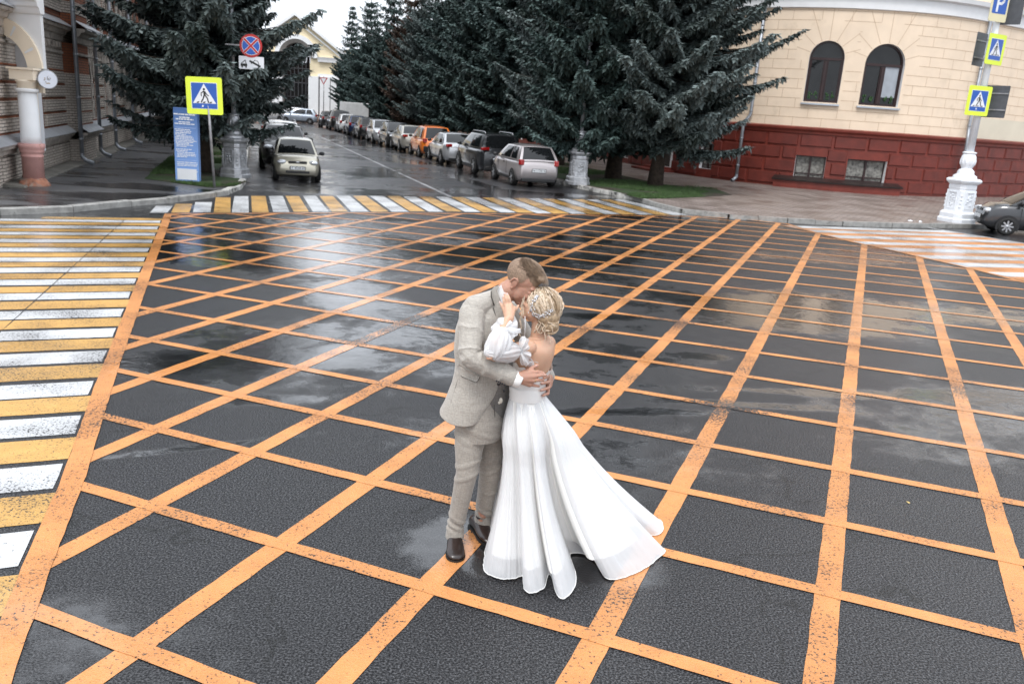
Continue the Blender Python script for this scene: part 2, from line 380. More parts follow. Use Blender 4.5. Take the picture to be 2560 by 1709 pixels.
# left crossing: loose bars
u = az(66.5); n_ = Vector((-u.y, u.x, 0)); zl = Zx(0, 480, 2.731)
offs = [G(*zl(0, y)).dot(n_) for y in [190,210,235,258,282,306,332,362,395,430,463,497,535,578,620,670,718,778,845,910,985,1060,1150,1250,1370,1480]]
offs += [G(0, y).dot(n_) for y in (1074, 1133, 1202, 1281, 1377, 1489)]; offs += [offs[-1] - .45 * k for k in (1, 2, 3)]
pw, py_ = Paint(), Paint()
offs.insert(0, offs[0] + .36)
for k, o in enumerate(offs):
    pit = abs(offs[min(k + 1, len(offs) - 1)] - offs[max(k - 1, 0)]) / (2 if 0 < k < len(offs) - 1 else 1)
    h = pit * (.415 if k % 2 else .425)
    def hit(off):
        for a, b_ in zip(BOX[:8], BOX[1:8]):
            da, db = a.dot(n_) - off, b_.dot(n_) - off
            if da * db <= 0: return a.lerp(b_, da / (da - db)).dot(u)
        return None
    e1, e2 = hit(o - h), hit(o + h)
    if e1 is None or e2 is None: continue
    inset = .10 if k % 2 else .075
    far = -9. if k > 0 else e1 - 2.0 + 9.
    A, B = (u * (e1 - inset) + n_ * (o - h)), (u * (e2 - inset) + n_ * (o + h)); le = 11.5 if k else 2.2
    C, D2 = B - u * le, A - u * le
    P = pw if (k % 2) else py_
    tt = Vector((-8.2, 17.6, 0)); sm = Vector((-6.2, 11.0, 0))     # a seam crosses the bars
    def seam(p): 
        f = (p.dot(n_) - sm.dot(n_)) / (tt.dot(n_) - sm.dot(n_)); return sm.lerp(tt, f).dot(u)
    if k > 0 and -.4 < (o - sm.dot(n_)) / (tt.dot(n_) - sm.dot(n_)) < 1.2:
        s1, s2 = seam(A), seam(B)
        P.quad(D2, u * (s1 - .007) + n_ * (o - h), u * (s2 - .007) + n_ * (o + h), C, .003, 40, 2)
        P.quad(u * (s1 + .007) + n_ * (o - h), A, B, u * (s2 + .007) + n_ * (o + h), .003, 20, 2)
    else: P.quad(D2, A, B, C, .003, 60, 2)
pw.done('road_marking', P_WH); py_.done('road_marking', P_YE)
# far crossing: slanting bars, white and yellow
pw, py_ = Paint(), Paint(); r5, r6 = Zx(370, 480, 3.7286), Zx(1000, 480, 3.2178)
bars = [(r5, r5, 75, 232, 130, 15, 180, 197), (r5, r5, 255, 415, 112, 215, 385, 197), (r5, r5, 440, 598, 95, 418, 582, 193), (r5, r5, 632, 770, 50, 612, 770, 197), (r5, r5, 805, 935, 40, 780, 940, 197),
 (r5, r5, 962, 1095, 38, 970, 1125, 193), (r5, r5, 1125, 1258, 38, 1168, 1318, 190), (r5, r5, 1283, 1408, 38, 1358, 1500, 188), (r5, r5, 1443, 1565, 36, 1538, 1688, 188), (r5, r5, 1598, 1722, 38, 1715, 1865, 188),
 (r5, r5, 1755, 1880, 36, 1897, 2060, 188), (r5, r5, 1910, 2030, 36, 2085, 2245, 188), (r5, r5, 2065, 2190, 36, 2275, 2430, 188), (r5, r6, 2225, 2345, 38, 80, 205, 160), (r6, r6, 22, 125, 38, 232, 350, 162),
 (r6, r6, 152, 248, 40, 375, 500, 162), (r6, r6, 278, 380, 40, 525, 650, 164), (r6, r6, 410, 505, 42, 668, 790, 167), (r6, r6, 530, 630, 44, 815, 935, 169), (r6, r6, 660, 750, 46, 955, 1080, 171),
 (r6, r6, 782, 880, 48, 1098, 1220, 175), (r6, r6, 910, 1005, 50, 1235, 1365, 177), (r6, r6, 1030, 1120, 53, 1385, 1500, 179), (r6, r6, 1145, 1230, 55, 1515, 1640, 181), (r6, r6, 1260, 1345, 57, 1650, 1775, 182),
 (r6, r6, 1385, 1465, 59, 1790, 1910, 184), (r6, r6, 1500, 1580, 61, 1925, 2045, 186), (r6, r6, 1610, 1690, 62, 2060, 2180, 188), (r6, r6, 1720, 1800, 63, 2195, 2320, 190)]
for k, (ra, rb, a, b_, yt, c, d, yb) in enumerate(bars):
    q = [G(*rb(c, yb - 3)), G(*rb(d, yb - 3)), G(*ra(b_, yt)), G(*ra(a, yt))]
    (py_ if k % 2 else pw).quad(q[0], q[1], q[2], q[3], .003, 4, 10)
pw.done('road_marking', P_WH); py_.done('road_marking', P_YE)
# right crossing: unbroken white and orange bars, white edge line
zr = Zx(1700, 480, 2.731); u = az(73); n_ = Vector((-u.y, u.x, 0)); pw, po = Paint(), Paint()
LE = [G(*zr(*p)) for p in [(690, 228), (860, 262), (1190, 345), (1400, 390), (1620, 440), (1850, 492), (2110, 555), (2349, 608), (2700, 690), (3400, 850)]]
ed = [230, 246, 261, 277, 297, 316, 340, 358, 382, 406, 432, 456, 483, 511, 548, 578, 622, 655]; xx = [720, 740, 900, 900, 1030, 1050, 1220, 1230, 1400, 1410, 1600, 1620, 1830, 1850, 2110, 2130, 2349, 2360]
of = [G(*zr(x + 70, y)).dot(n_) for x, y in zip(xx, ed)]
of += [of[-1] - .5 * k for k in range(1, 9)]
R0, R1 = G(*zr(1700, 246)), G(*zr(2349, 352)); rd = (R1 - R0).normalized(); R2 = R1 + rd * 14
def xed(pl, off):
    for a, b_ in zip(pl, pl[1:]):
        da, db = a.dot(n_) - off, b_.dot(n_) - off
        if da * db <= 0: return a.lerp(b_, da / (da - db))
    return None
for k in range(len(of) - 1):
    a, b_ = xed(LE, of[k]), xed(LE, of[k + 1]); c, d = xed([R0 - rd * 1.5, R2], of[k + 1]), xed([R0 - rd * 1.5, R2], of[k])
    if None in (a, b_, c, d): 
        if k == 0: a = a or LE[0]; d = d or R0; b_ = b_ or LE[0]; c = c or R0
        else: continue
    (po if k % 2 else pw).quad(a + u * .03, d, c, b_ + u * .03, .003 if k % 2 else .0045, 40, 2)
pw.strip([R0, R2], .14, .008); po.strip(LE, .09, .0105)
pw.done('road_marking', P_WH); po.done('road_marking', P_OR)
# centre line of the side street
pw = Paint(); z2 = Zx(700, 0, 3.915); a, b_ = G(*D_(1035, 452)), G(*z2(330, 1310)); pw.strip([a, b_], .13, .003); pw.done('road_marking', P_SI)

# ------------------------------------------------------------------ kerbs, pavements, verges
KERB = mat('kerb_stone', (.30, .295, .28), .55, bump=.6, bs=25, var=.3, vs=6, dirt=((.06, .06, .055), 3, .56))
LIME = mat('limewashed_kerb', (.52, .51, .48), .6, bump=.6, bs=25, var=.3, vs=4, dirt=((.08, .08, .075), 3, .50))
def kerb(pts, m, inner=.16, h=.135, ln=1.0, gap=.012):
    """kerb stones one after another, pts run with the pavement on the right hand"""
    mb = MB(); P = [Vector((p[0], p[1], 0)) for p in pts]
    for a, b_ in zip(P, P[1:]):
        n = max(1, round((b_ - a).length / ln)); d = (b_ - a) / n; nn = Vector((d.y, -d.x, 0)).normalized() * inner
        for k in range(n):
            p, q = a + d * k, a + d * (k + 1) - d.normalized() * gap; hh = h + random.uniform(-.008, .008); j = nn.normalized() * random.uniform(-.01, .01)
            c0 = nn * .12
            mb.add([p + j, q + j, q + j + nn, p + j + nn, p + j + Vector((0, 0, hh - .02)), q + j + Vector((0, 0, hh - .02)), q + j + nn + Vector((0, 0, hh)), p + j + nn + Vector((0, 0, hh)), p + j + c0 + Vector((0, 0, hh)), q + j + c0 + Vector((0, 0, hh))],
                   [(0, 1, 5, 4), (4, 5, 9, 8), (8, 9, 6, 7), (2, 3, 7, 6), (1, 2, 6, 9, 5), (3, 0, 4, 8, 7)])
    return mb
def sheet(pts, z, cell=None):
    mb = MB(); pts = [Vector((p[0], p[1], 0)) for p in pts]
    bm = bmesh.new(); vs = [bm.verts.new((p.x, p.y, (p.z if False else 0) + (z if not callable(z) else z(p)))) for p in pts]
    f = bm.faces.new(vs); bmesh.ops.triangulate(bm, faces=[f]); bm.normal_update()
    bm.verts.index_update(); mb.add([v.co for v in bm.verts], [tuple(v.index for v in (f.verts if f.normal.z > 0 else reversed(f.verts[:]))) for f in bm.faces]); bm.free()
    return mb
z1 = Zx(0, 0, 2.731); z4 = Zx(1600, 0, 2.447); z3 = Zx(1100, 150, 3.915); z6 = Zx(1500, 280, 5.8725)
KL = [G(*z1(x, y)) for x, y in [(0, 1470), (500, 1450), (900, 1410), (1180, 1385), (1360, 1365), (1450, 1352)]]
KL = [KL[0] - Vector((8, 7, 0))] + KL + [Vector((-7.75, 22.3, 0)), Vector((-7.95, 24.0, 0)), Vector((-8.35, 25.6, 0))]
k0 = KL[-1]; KL += [k0 + az(-17.5) * s for s in (6, 14, 26, 45)]
kl = kerb([p for p in reversed(KL)][::-1][::-1], KERB) if False else None
random.seed(5)
# left kerb: pavement lies on the left of the running direction, so run it backwards
struct('kerb', kerb(KL[:8][::-1], KERB), KERB); struct('kerb', kerb(KL[7:][::-1], LIME, ln=.9), LIME)
KR = [G(*z3(1130, 1195)), G(*z3(1270, 1235)), G(*z3(1580, 1300)), G(*z3(1930, 1370)), Vector((4.42, 27.2, 0)), Vector((4.95, 25.9, 0)), Vector((6.2, 25.35, 0)), Vector((7.9, 25.3, 0)), Vector((9.6, 25.55, 0)), Vector((11.3, 26.1, 0)), Vector((12.9, 26.8, 0)), Vector((15.2, 27.9, 0)), Vector((24, 32, 0)), Vector((60, 52, 0))]
KR = [KR[0] + az(-18) * s for s in (62, 40, 24, 12, 5)] + KR
struct('kerb', kerb(KR[:9][::1][::-1][::-1], LIME, ln=.9), LIME); struct('kerb', kerb(KR[8:], KERB), KERB)
def off_poly(pts, d):
    o = []
    for i, p in enumerate(pts):
        t_ = (pts[min(i + 1, len(pts) - 1)] - pts[max(i - 1, 0)]).normalized(); o.append(p + Vector((t_.y, -t_.x, 0)) * d)
    return o
m, t, b = nodes_of('wet_pavement'); tc = N(t, 'ShaderNodeTexCoord').outputs['Object']
mp = N(t, 'ShaderNodeMapping', i_Scale=(.5, 1.1, 1), i_Rotation=(0, 0, R_(-10))); L(t, tc, mp.inputs[0])
n1 = N(t, 'ShaderNodeTexNoise', i_Scale=.8, i_Detail=4.); L(t, mp.outputs[0], n1.inputs[0]); n2 = N(t, 'ShaderNodeTexNoise', i_Scale=60., i_Detail=3.); L(t, tc, n2.inputs[0])
c = mixc(t, ramp(t, n1.outputs[0], [(.40, (1, 1, 1)), (.56, (0, 0, 0))]), ramp(t, n2.outputs[0], [(.3, (.06, .06, .062)), (.7, (.13, .13, .135))]), (.022, .022, .024)); L(t, c, b.inputs['Base Color'])
L(t, ramp(t, n1.outputs[0], [(.40, (.16,) * 3), (.6, (.45,) * 3)]), b.inputs['Roughness'])
bp = N(t, 'ShaderNodeBump', i_Strength=.35, i_Distance=.006); L(t, n2.outputs[0], bp.inputs['Height']); L(t, bp.outputs[0], b.inputs['Normal']); PAVE = m
FA = Vector((-14.08, 25.98, 0))    # a point at the foot of the brick front
kin = off_poly(KL[::-1], .15)      # inner edge of the kerb
wall_l = [FA - ST * 6.5, FA + ST * 1, FA + ST * 60]
struct('pavement', sheet(kin + [Vector((-40, 6, 0)), Vector((-40, 22, 0)), FA - ST * 6.5 - SN * 8] + [p - SN * .5 for p in wall_l], .125), PAVE)
m, t, b = nodes_of('grass_ground'); tc = N(t, 'ShaderNodeTexCoord').outputs['Object']
n1 = N(t, 'ShaderNodeTexNoise', i_Scale=.6, i_Detail=5.); L(t, tc, n1.inputs[0]); n2 = N(t, 'ShaderNodeTexNoise', i_Scale=30., i_Detail=4.); L(t, tc, n2.inputs[0])
c = mixc(t, ramp(t, n1.outputs[0], [(.42, (0, 0, 0)), (.56, (1, 1, 1))]), ramp(t, n2.outputs[0], [(.3, (.028, .022, .016)), (.7, (.07, .055, .04))]), ramp(t, n2.outputs[0], [(.3, (.020, .040, .012)), (.7, (.040, .075, .022))])); L(t, c, b.inputs['Base Color'])
b.inputs['Roughness'].default_value = .9; bp = N(t, 'ShaderNodeBump', i_Strength=1., i_Distance=.03); L(t, n2.outputs[0], bp.inputs['Height']); L(t, bp.outputs[0], b.inputs['Normal']); TURF = m
GL = [G(*z1(x, y), .14) for x, y in [(985, 1220), (1200, 1248), (1450, 1280), (1600, 1270), (1690, 1240)]] + [k0 - SN * .2, k0 + az(-17.5) * 44.5 - SN * .2, G(*z1(1190, 1050), .14) + ST * 34, G(*z1(1190, 1050), .14)]
struct('verge', sheet(GL, .14), TURF)
GR = [G(*z6(x, y), .14) for x, y in [(20, 1160), (590, 1272), (1000, 1265), (1500, 1245), (1940, 1215), (1700, 1130), (930, 1062), (280, 920)]]
GR = [GR[0], GR[1], GR[2], GR[3], GR[4], GR[5], GR[6], GR[7]]
GRF = [KR[i] + SN * .2 for i in range(0, 6)]
struct('verge', sheet([GR[1], GR[2], GR[3], GR[4], GR[5], GR[6], GR[7], GR[7] + ST * 14, GR[7] + ST * 40] + GRF + [G(*z3(1270, 1235)) + Vector((.2, .1, 0)), G(*z3(1580, 1300)) + Vector((.2, .1, 0))], .14), TURF)
# brick-paved corner on the right, rising a little to the house
m, t, b = nodes_of('paving_bricks'); tc = N(t, 'ShaderNodeTexCoord').outputs['Object']
mp = N(t, 'ShaderNodeMapping', i_Rotation=(0, 0, R_(28))); L(t, tc, mp.inputs[0])
br = N(t, 'ShaderNodeTexBrick', i_Scale=1., i_Color1=(.21, .165, .145, 1), i_Color2=(.30, .245, .22, 1), i_Mortar=(.07, .06, .055, 1)); L(t, mp.outputs[0], br.inputs[0])
br.inputs['Brick Width'].default_value = .42; br.inputs['Row Height'].default_value = .2; br.inputs['Mortar Size'].default_value = .018
n1 = N(t, 'ShaderNodeTexNoise', i_Scale=.9, i_Detail=5.); L(t, tc, n1.inputs[0]); c = mixc(t, ramp(t, n1.outputs[0], [(.4, (0, 0, 0)), (.65, (.55,) * 3)]), br.outputs[0], (.13, .105, .09)); L(t, c, b.inputs['Base Color'])
L(t, ramp(t, n1.outputs[0], [(.4, (.55,) * 3), (.65, (.28,) * 3)]), b.inputs['Roughness'])
bp = N(t, 'ShaderNodeBump', i_Strength=.4, i_Distance=.008); L(t, br.outputs['Fac'], bp.inputs['Height']); bp.invert = True; L(t, bp.outputs[0], b.inputs['Normal']); BRP = m
HC = Vector((15.6, 47.3, 0)); HR = 8.3     # rounded house corner
kr = off_poly(KR, .15)
def houseline(inset=0.):
    P = []
    a0 = HC + az(253) * (HR - inset); P.append(a0 + ST * 60); P.append(a0 + ST * 8)
    for k in range(15): P.append(HC + az(253 - k * 105 / 14) * (HR - inset))
    P.append(P[-1] + az(58) * 60); return P
hl = houseline(.3)
struct('pavement', sheet(kr + hl[::-1], lambda p: .128 + max(0, min(.16, (p.y - 33) * .012 + (p.x - 8) * .006)) * (1 if p.y > 36 and p.x > 8.5 else 0)), BRP)
# ================================================================== buildings
from mathutils.geometry import tessellate_polygon
def arch_pts(s0, s1, z0, zs, n=12, ry=None):
    """outline of an arched opening, ccw: bottom z0, springing zs"""
    r = (s1 - s0) / 2; c = (s0 + s1) / 2; ry = ry or r
    return [(s0, z0), (s1, z0)] + [(c + r * math.cos(math.pi * k / n), zs + ry * math.sin(math.pi * k / n)) for k in range(n + 1)]
def lancet(s0, s1, z0, zs, ht):
    c = (s0 + s1) / 2; h = (s1 - s0) / 2
    return [(s0, z0), (s1, z0), (s1, zs), (c + h * .75, zs + ht * .45), (c + h * .35, zs + ht * .82), (c, zs + ht), (c - h * .35, zs + ht * .82), (c - h * .75, zs + ht * .45), (s0, zs)]
def panel(mb, outer, holes, F, cuts=(), reveal=.2, mi=0, rmi=None, d=0.):
    """a wall skin in (s, z) with openings and their reveals; F(s, z, d) -> world point"""
    bm = bmesh.new(); polys = [outer] + list(holes)
    pts = [p for q in polys for p in q]; vs = [bm.verts.new((p[0], p[1], 0)) for p in pts]
    for tr in tessellate_polygon([[Vector((p[0], p[1], 0)) for p in q] for q in polys]):
        try: bm.faces.new([vs[i] for i in tr])
        except ValueError: pass
    for c in cuts: bmesh.ops.bisect_plane(bm, geom=bm.verts[:] + bm.edges[:] + bm.faces[:], plane_co=(c, 0, 0), plane_no=(1, 0, 0), dist=1e-4)
    bm.verts.index_update(); bm.normal_update()
    mb.add([F(v.co.x, v.co.y, d) for v in bm.verts], [tuple(v.index for v in (f.verts if f.normal.z > 0 else reversed(f.verts[:]))) for f in bm.faces], mi)
    bm.free()
    for q in holes:
        n = len(q); mb.add([F(p[0], p[1], d) for p in q] + [F(p[0], p[1], d - reveal) for p in q], [(i, n + i, n + (i + 1) % n, (i + 1) % n) for i in range(n)], mi if rmi is None else rmi)
def fill(mb, poly, F, d, mi=0):
    c = (sum(p[0] for p in poly) / len(poly), sum(p[1] for p in poly) / len(poly)); n = len(poly)
    mb.add([F(p[0], p[1], d) for p in poly] + [F(*c, d)], [(i, (i + 1) % n, n) for i in range(n)], mi)
def band(mb, F, s0, s1, prof, step=.5, mi=0, caps=True):
    """a moulding: prof is a list of (z, d), swept from s0 to s1"""
    n = max(1, int(abs(s1 - s0) / step)); rings = [[F(s0 + (s1 - s0) * k / n, z, d) for z, d in prof] for k in range(n + 1)]
    mb.loft(rings, mi, False, False, closed=False)
    if caps: mb.add(rings[0], [tuple(range(len(prof)))], mi); mb.add(rings[-1], [tuple(reversed(range(len(prof))))], mi)
def brick(mb, F, s0, s1, z0, z1, d, mi=0, b=.02, d0=-.01):
    """a raised block with chamfered edges"""
    n = max(1, int((s1 - s0) / .5)); ss = [s0 + b + (s1 - s0 - 2 * b) * k / n for k in range(n + 1)]
    a = [F(s0, z0, d0), F(s1, z0, d0), F(s1, z1, d0), F(s0, z1, d0)]; lo = [F(s, z0 + b, d) for s in ss]; hi = [F(s, z1 - b, d) for s in ss]
    vs = a + lo + hi; L0, H0 = 4, 4 + n + 1
    fs = [(L0 + k, L0 + k + 1, H0 + k + 1, H0 + k) for k in range(n)] + [(0, 1, L0 + n) + tuple(L0 + k for k in range(n - 1, -1, -1)), (2, 3, H0) + tuple(H0 + k for k in range(1, n + 1)), (1, 2, H0 + n, L0 + n), (3, 0, L0, H0)]
    mb.add(vs, fs, mi)

GLASS = mat('window_glass', (.010, .011, .012), .04, var=.3, vs=1.5, spec=.45)
GLASSB = mat('bluish_glass', (.16, .18, .20), .12, var=.25, vs=1.2, spec=.8)
# ---------------------------------------------------------------- corner house on the right
A0 = HC + az(253) * HR; ARC = R_(105) * HR; A1 = HC + az(148) * HR; RD = az(58)
def HF(s, z, d=0.):
    if s <= 0: p = A0 - ST * s; n = az(253)
    elif s < ARC: a = 253 - math.degrees(s / HR); n = az(a); p = HC + n * HR
    else: p = A1 + RD * (s - ARC); n = az(148)
    q = p + n * d; return Vector((q.x, q.y, z))
def HS(px, py):
    r = ray(px, py); o = Vector((0, 0, CAM_H)); best = None
    a = r.x ** 2 + r.y ** 2; ox, oy = -HC.x, -HC.y; b_ = 2 * (r.x * ox + r.y * oy); c = ox * ox + oy * oy - HR * HR; dd = b_ * b_ - 4 * a * c
    if dd > 0:
        t_ = (-b_ - math.sqrt(dd)) / 2 / a; p = o + r * t_; q = p - HC; ang = math.degrees(math.atan2(q.x, q.y)) % 360
        if 148 <= ang <= 253: return ((253 - ang) * math.pi / 180 * HR, p.z)
    for base, dr, nn, sg in ((A0, -ST, az(253), 1), (A1, RD, az(148), 1)):
        t_ = (base - o).dot(nn) / r.dot(nn); p = o + r * t_; s = (p - base).dot(dr)
        if base is A0 and s <= 0: return (s, p.z)
        if base is A1 and s >= 0: return (ARC + s, p.z)
    return (0, 0)
CREAM = mat('cream_stucco', (.79, .645, .495), .8, var=.06, vs=1.2, bump=.3, bs=60, dirt=((.70, .57, .43), .9, .58))
CREAM2 = mat('cream_stucco_patch', (.66, .60, .48), .8, var=.05, vs=1.2, bump=.3, bs=60)
JOINT = mat('stucco_joint', (.56, .41, .28), .9, var=.1)
RED = mat('oxblood_plinth_paint', (.135, .022, .014), .55, var=.25, vs=2.2, bump=1., bs=28)
REDL = mat('oxblood_smooth', (.17, .028, .017), .5, var=.2, vs=3, bump=.4, bs=30, dirt=((.42, .16, .13), 9, .68))
WHITE = mat('white_stucco', (.78, .79, .80), .7, var=.04, vs=2, bump=.25, bs=40)
BROWN = mat('brown_window_frame', (.025, .009, .009), .35, var=.2)
SILL = mat('zinc_sill', (.34, .37, .41), .35, metal=.6, var=.1)
PIPE = mat('grey_downpipe', (.30, .32, .35), .4, metal=.5, var=.15, vs=6)
LACE = mat('lace_curtain', (.19, .185, .17), .9, var=.6, vs=9)
DARK = mat('dark_interior', (.012, .012, .012), .9)
z5 = Zx(1760, 60, 3.563); zR = Zx(2200, 0, 2.614)
ZL = 2.86                           # top of the red ledge
house = thing('corner_house', 'rounded cream corner house on an oxblood red block plinth, arched windows', 'building', (HC.x, HC.y, 0))
def win(pa, pb, pc, pd): return HS(*z5(*pa))[0], HS(*z5(*pb))[0], HS(*z5(*pc))[1], HS(*z5(*pd))[1]
s0, _ = HS(*z5(890, 700)); s1, _ = HS(*z5(1185, 705)); _, zb = HS(*z5(1040, 705)); _, zt = HS(*z5(1125, 165))
s2, _ = HS(*z5(1375, 715)); s3, _ = HS(*z5(1725, 735)); _, zb2 = HS(*z5(1550, 725)); _, zt2 = HS(*z5(1640, 160))
zb = (zb + zb2) / 2; zt = (zt + zt2) / 2; ww = ((s1 - s0) + (s3 - s2)) / 2
W1 = (s0 - .06, s1 + .02); W2 = (s2, s3)
arched = [W1, W2]
side = [(-2.2 - 3.6 * k - 1.5, -2.2 - 3.6 * k) for k in range(8)] + [(.5, 2.0)]
side[0:0] = []
holes = []; 
for (a, b_) in arched: holes.append(arch_pts(a, b_, zb, zt - (b_ - a) / 2 * 1.0))
for (a, b_) in side: holes.append(arch_pts(a, b_, zb, zt - .75))
bas = []
for (pl, pr_, pt, pb_) in [((790, 1370), (1060, 1385), (1000, 1180), (900, 1372)), ((1250, 1400), (1600, 1420), (1430, 1212), (1400, 1408))]:
    bas.append((HS(*z5(*pl))[0], HS(*z5(*pr_))[0], HS(*z5(*pb_))[1], HS(*z5(*pt))[1]))
z6_ = z6; bl = (HS(*z6(1440, 900))[0], HS(*z6(1620, 920))[0], .55, 1.75)
bas.append(bl); bas += [(-2.9 - 3.6 * k, -2.0 - 3.6 * k, .45, 1.6) for k in range(1, 8)]
DOOR = (HS(*z6(850, 700))[0], HS(*z6(1060, 700))[0] - .1, .35, 3.6)
S_L, S_R = -60, ARC + 45; TOP = HS(*z4(1500, 66))[1]; HT = 12.
cuts = [ARC * k / 40 for k in range(41)]
wl = MB()
panel(wl, [(S_L, ZL), (S_R, ZL), (S_R, TOP), (S_L, TOP)], holes, HF, cuts, .28, 0, 2)
# joints of the scored stucco
zrows = [ZL + .03 + (zb - .12 - ZL) * k / 2 for k in (1,)]; rh = (zt - zb) / 5.55
zr0 = zb - .1
def inwin(s, z):
    for a, b_ in arched + side:
        c, r = (a + b_) / 2, (b_ - a) / 2; zs = zt - r
        if z <= zs and a - .1 < s < b_ + .1 and z > zb - .25: return True
        if z > zs - .1 and math.hypot(s - c, z - zs) < r + .08: return True
        if z > zs - .1 and math.hypot(s - c, (z - zs)) < r + (.62 if z < zt + .2 else .9): return 'v'
    return False
def joint(s0, z0, s1, z1, wd=.022):
    n = max(1, int(math.hypot(s1 - s0, z1 - z0) / .25)); dx, dz = s1 - s0, z1 - z0; l = math.hypot(dx, dz); nx, nz = -dz / l * wd / 2, dx / l * wd / 2
    run = []
    for k in range(n + 1):
        s, z = s0 + dx * k / n, z0 + dz * k / n
        run.append([HF(s + nx, z + nz, .004), HF(s - nx, z - nz, .004)])
    wl.loft(run, 1, False, False, closed=False)
rows = [ZL + .38 + .415 * k for k in range(int((TOP - ZL) / .415))]
lo_s, hi_s = -8, ARC + 16
for ri, z in enumerate([ZL] + rows):
    if z > ZL:
        s = lo_s; st = None
        while s < hi_s:
            bad = inwin(s, z)
            if not bad and st is None: st = s
            if (bad or s + .06 >= hi_s) and st is not None:
                if s - st > .1: joint(st, z, s - .03, z)
                st = None
            s += .06
    s = lo_s + (.62 if ri % 2 else 0)
    while s < hi_s:
        zz = min(z + .415, TOP)
        if not inwin(s, z + .05) and not inwin(s, (z + zz) / 2) and not inwin(s, zz - .05): joint(s, z + .01, s, zz - .01, .018)
        s += 1.24
for a, b_ in arched + side[:1] + side[-1:]:
    c, r = (a + b_) / 2, (b_ - a) / 2; zs = zt - r
    for k in range(7):
        t_ = math.radians(18 + 24 * k); R1_ = r + (.66 if k not in (2, 3, 4) else .0)
        ex = (r + .66) if k in (0, 6) else (r + .9 if k in (1, 5) else (TOP - zs) / math.sin(t_) - .02)
        if k in (2, 3, 4): ex = min(ex, (TOP - zs) / math.sin(t_) - .02)
        joint(c + (r + .03) * math.cos(t_), zs + (r + .03) * math.sin(t_), c + ex * math.cos(t_), zs + ex * math.sin(t_))
obj('wall', wl, [CREAM, JOINT, WHITE], house, world=True)
# patch of paler repaint far right
pm = MB(); panel(pm, [(ARC + 1.2, ZL + .02), (ARC + 9, ZL + .02), (ARC + 9, ZL + .95), (ARC + 1.2, ZL + .95)], [], HF, (), 0, 0, d=.008); obj('repainted_patch', pm, CREAM2, house, world=True)
cn = MB()
band(cn, HF, S_L, S_R, [(TOP, .0), (TOP + .02, .10), (TOP + .5, .12), (TOP + .55, .28), (TOP + .72, .32), (TOP + .72, .0)], .35); obj('cornice', cn, WHITE, house, world=True)
up = MB(); uh = [(s, s + 1.4) for s in np.arange(-40, ARC + 40, 3.4)]
panel(up, [(S_L, TOP + .72), (S_R, TOP + .72), (S_R, HT), (S_L, HT)], [arch_pts(a, b_, TOP + 2, TOP + 3.6) for a, b_ in uh], HF, cuts, .2, 0, 0); obj('upper_wall', up, CREAM, house, world=True)
rf = MB(); band(rf, HF, S_L, S_R, [(HT, .0), (HT + .05, .5), (HT + .4, .6), (HT + .45, 0), (HT + 2.6, -4.5)], .5); obj('roof', rf, mat('roof_metal', (.12, .13, .13), .4, metal=.5), house, world=True)
for a, b_ in uh:
    if -16 < a < ARC + 14: ug = MB(); fill(ug, arch_pts(a, b_, TOP + 2, TOP + 3.6), HF, -.18); obj('window', ug, GLASS, house, world=True)
# plinth of rock-faced blocks
pl = MB(); bh = [(a, b_, c, d) for a, b_, c, d in bas]
panel(pl, [(S_L, -.3), (S_R, -.3), (S_R, ZL - .3), (S_L, ZL - .3)], [[(a, c), (b_, c), (b_, d), (a, d)] for a, b_, c, d in bh] + [[(DOOR[0], DOOR[2]), (DOOR[1], DOOR[2]), (DOOR[1], ZL - .42), (DOOR[0], ZL - .42)]], HF, cuts, .3, 0, 2)
ph = (ZL - .30 - .2) / 4
for r in range(4):
    za = .2 + ph * r; s = -24 + (.72 if r % 2 else 0)
    while s < ARC + 20:
        e = s + 1.36; segs = [(s, e)]
        for a, b_, c, d in bh + [(DOOR[0] - .1, DOOR[1] + .1, 0, 3)]:
            if d > za + .04 and c < za + ph - .04:
                ns = []
                for x, y in segs:
                    if y <= a - .02 or x >= b_ + .02: ns.append((x, y)); continue
                    if x < a - .12: ns.append((x, a - .1 if False else a - .02))
                    if y > b_ + .12: ns.append((b_ + .02, y))
                segs = ns
        for x, y in segs:
            if y - x > .15: brick(pl, HF, x, y, za + .03, za + ph - .03, .06 + random.uniform(-.008, .008), 1, .04)
        s += 1.46
obj('plinth', pl, [REDL, RED, WHITE], house, world=True)
lg = MB(); band(lg, HF, S_L, S_R, [(ZL - .30, .0), (ZL - .30, .06), (ZL - .22, .07), (ZL - .13, .16), (ZL - .05, .17), (ZL, .02)], .35); obj('plinth_ledge', lg, REDL, house, world=True)
POT = mat('flower_pot', (.75, .75, .74), .4); PLNT = mat('house_plant', (.025, .075, .018), .7, var=.5, vs=20)
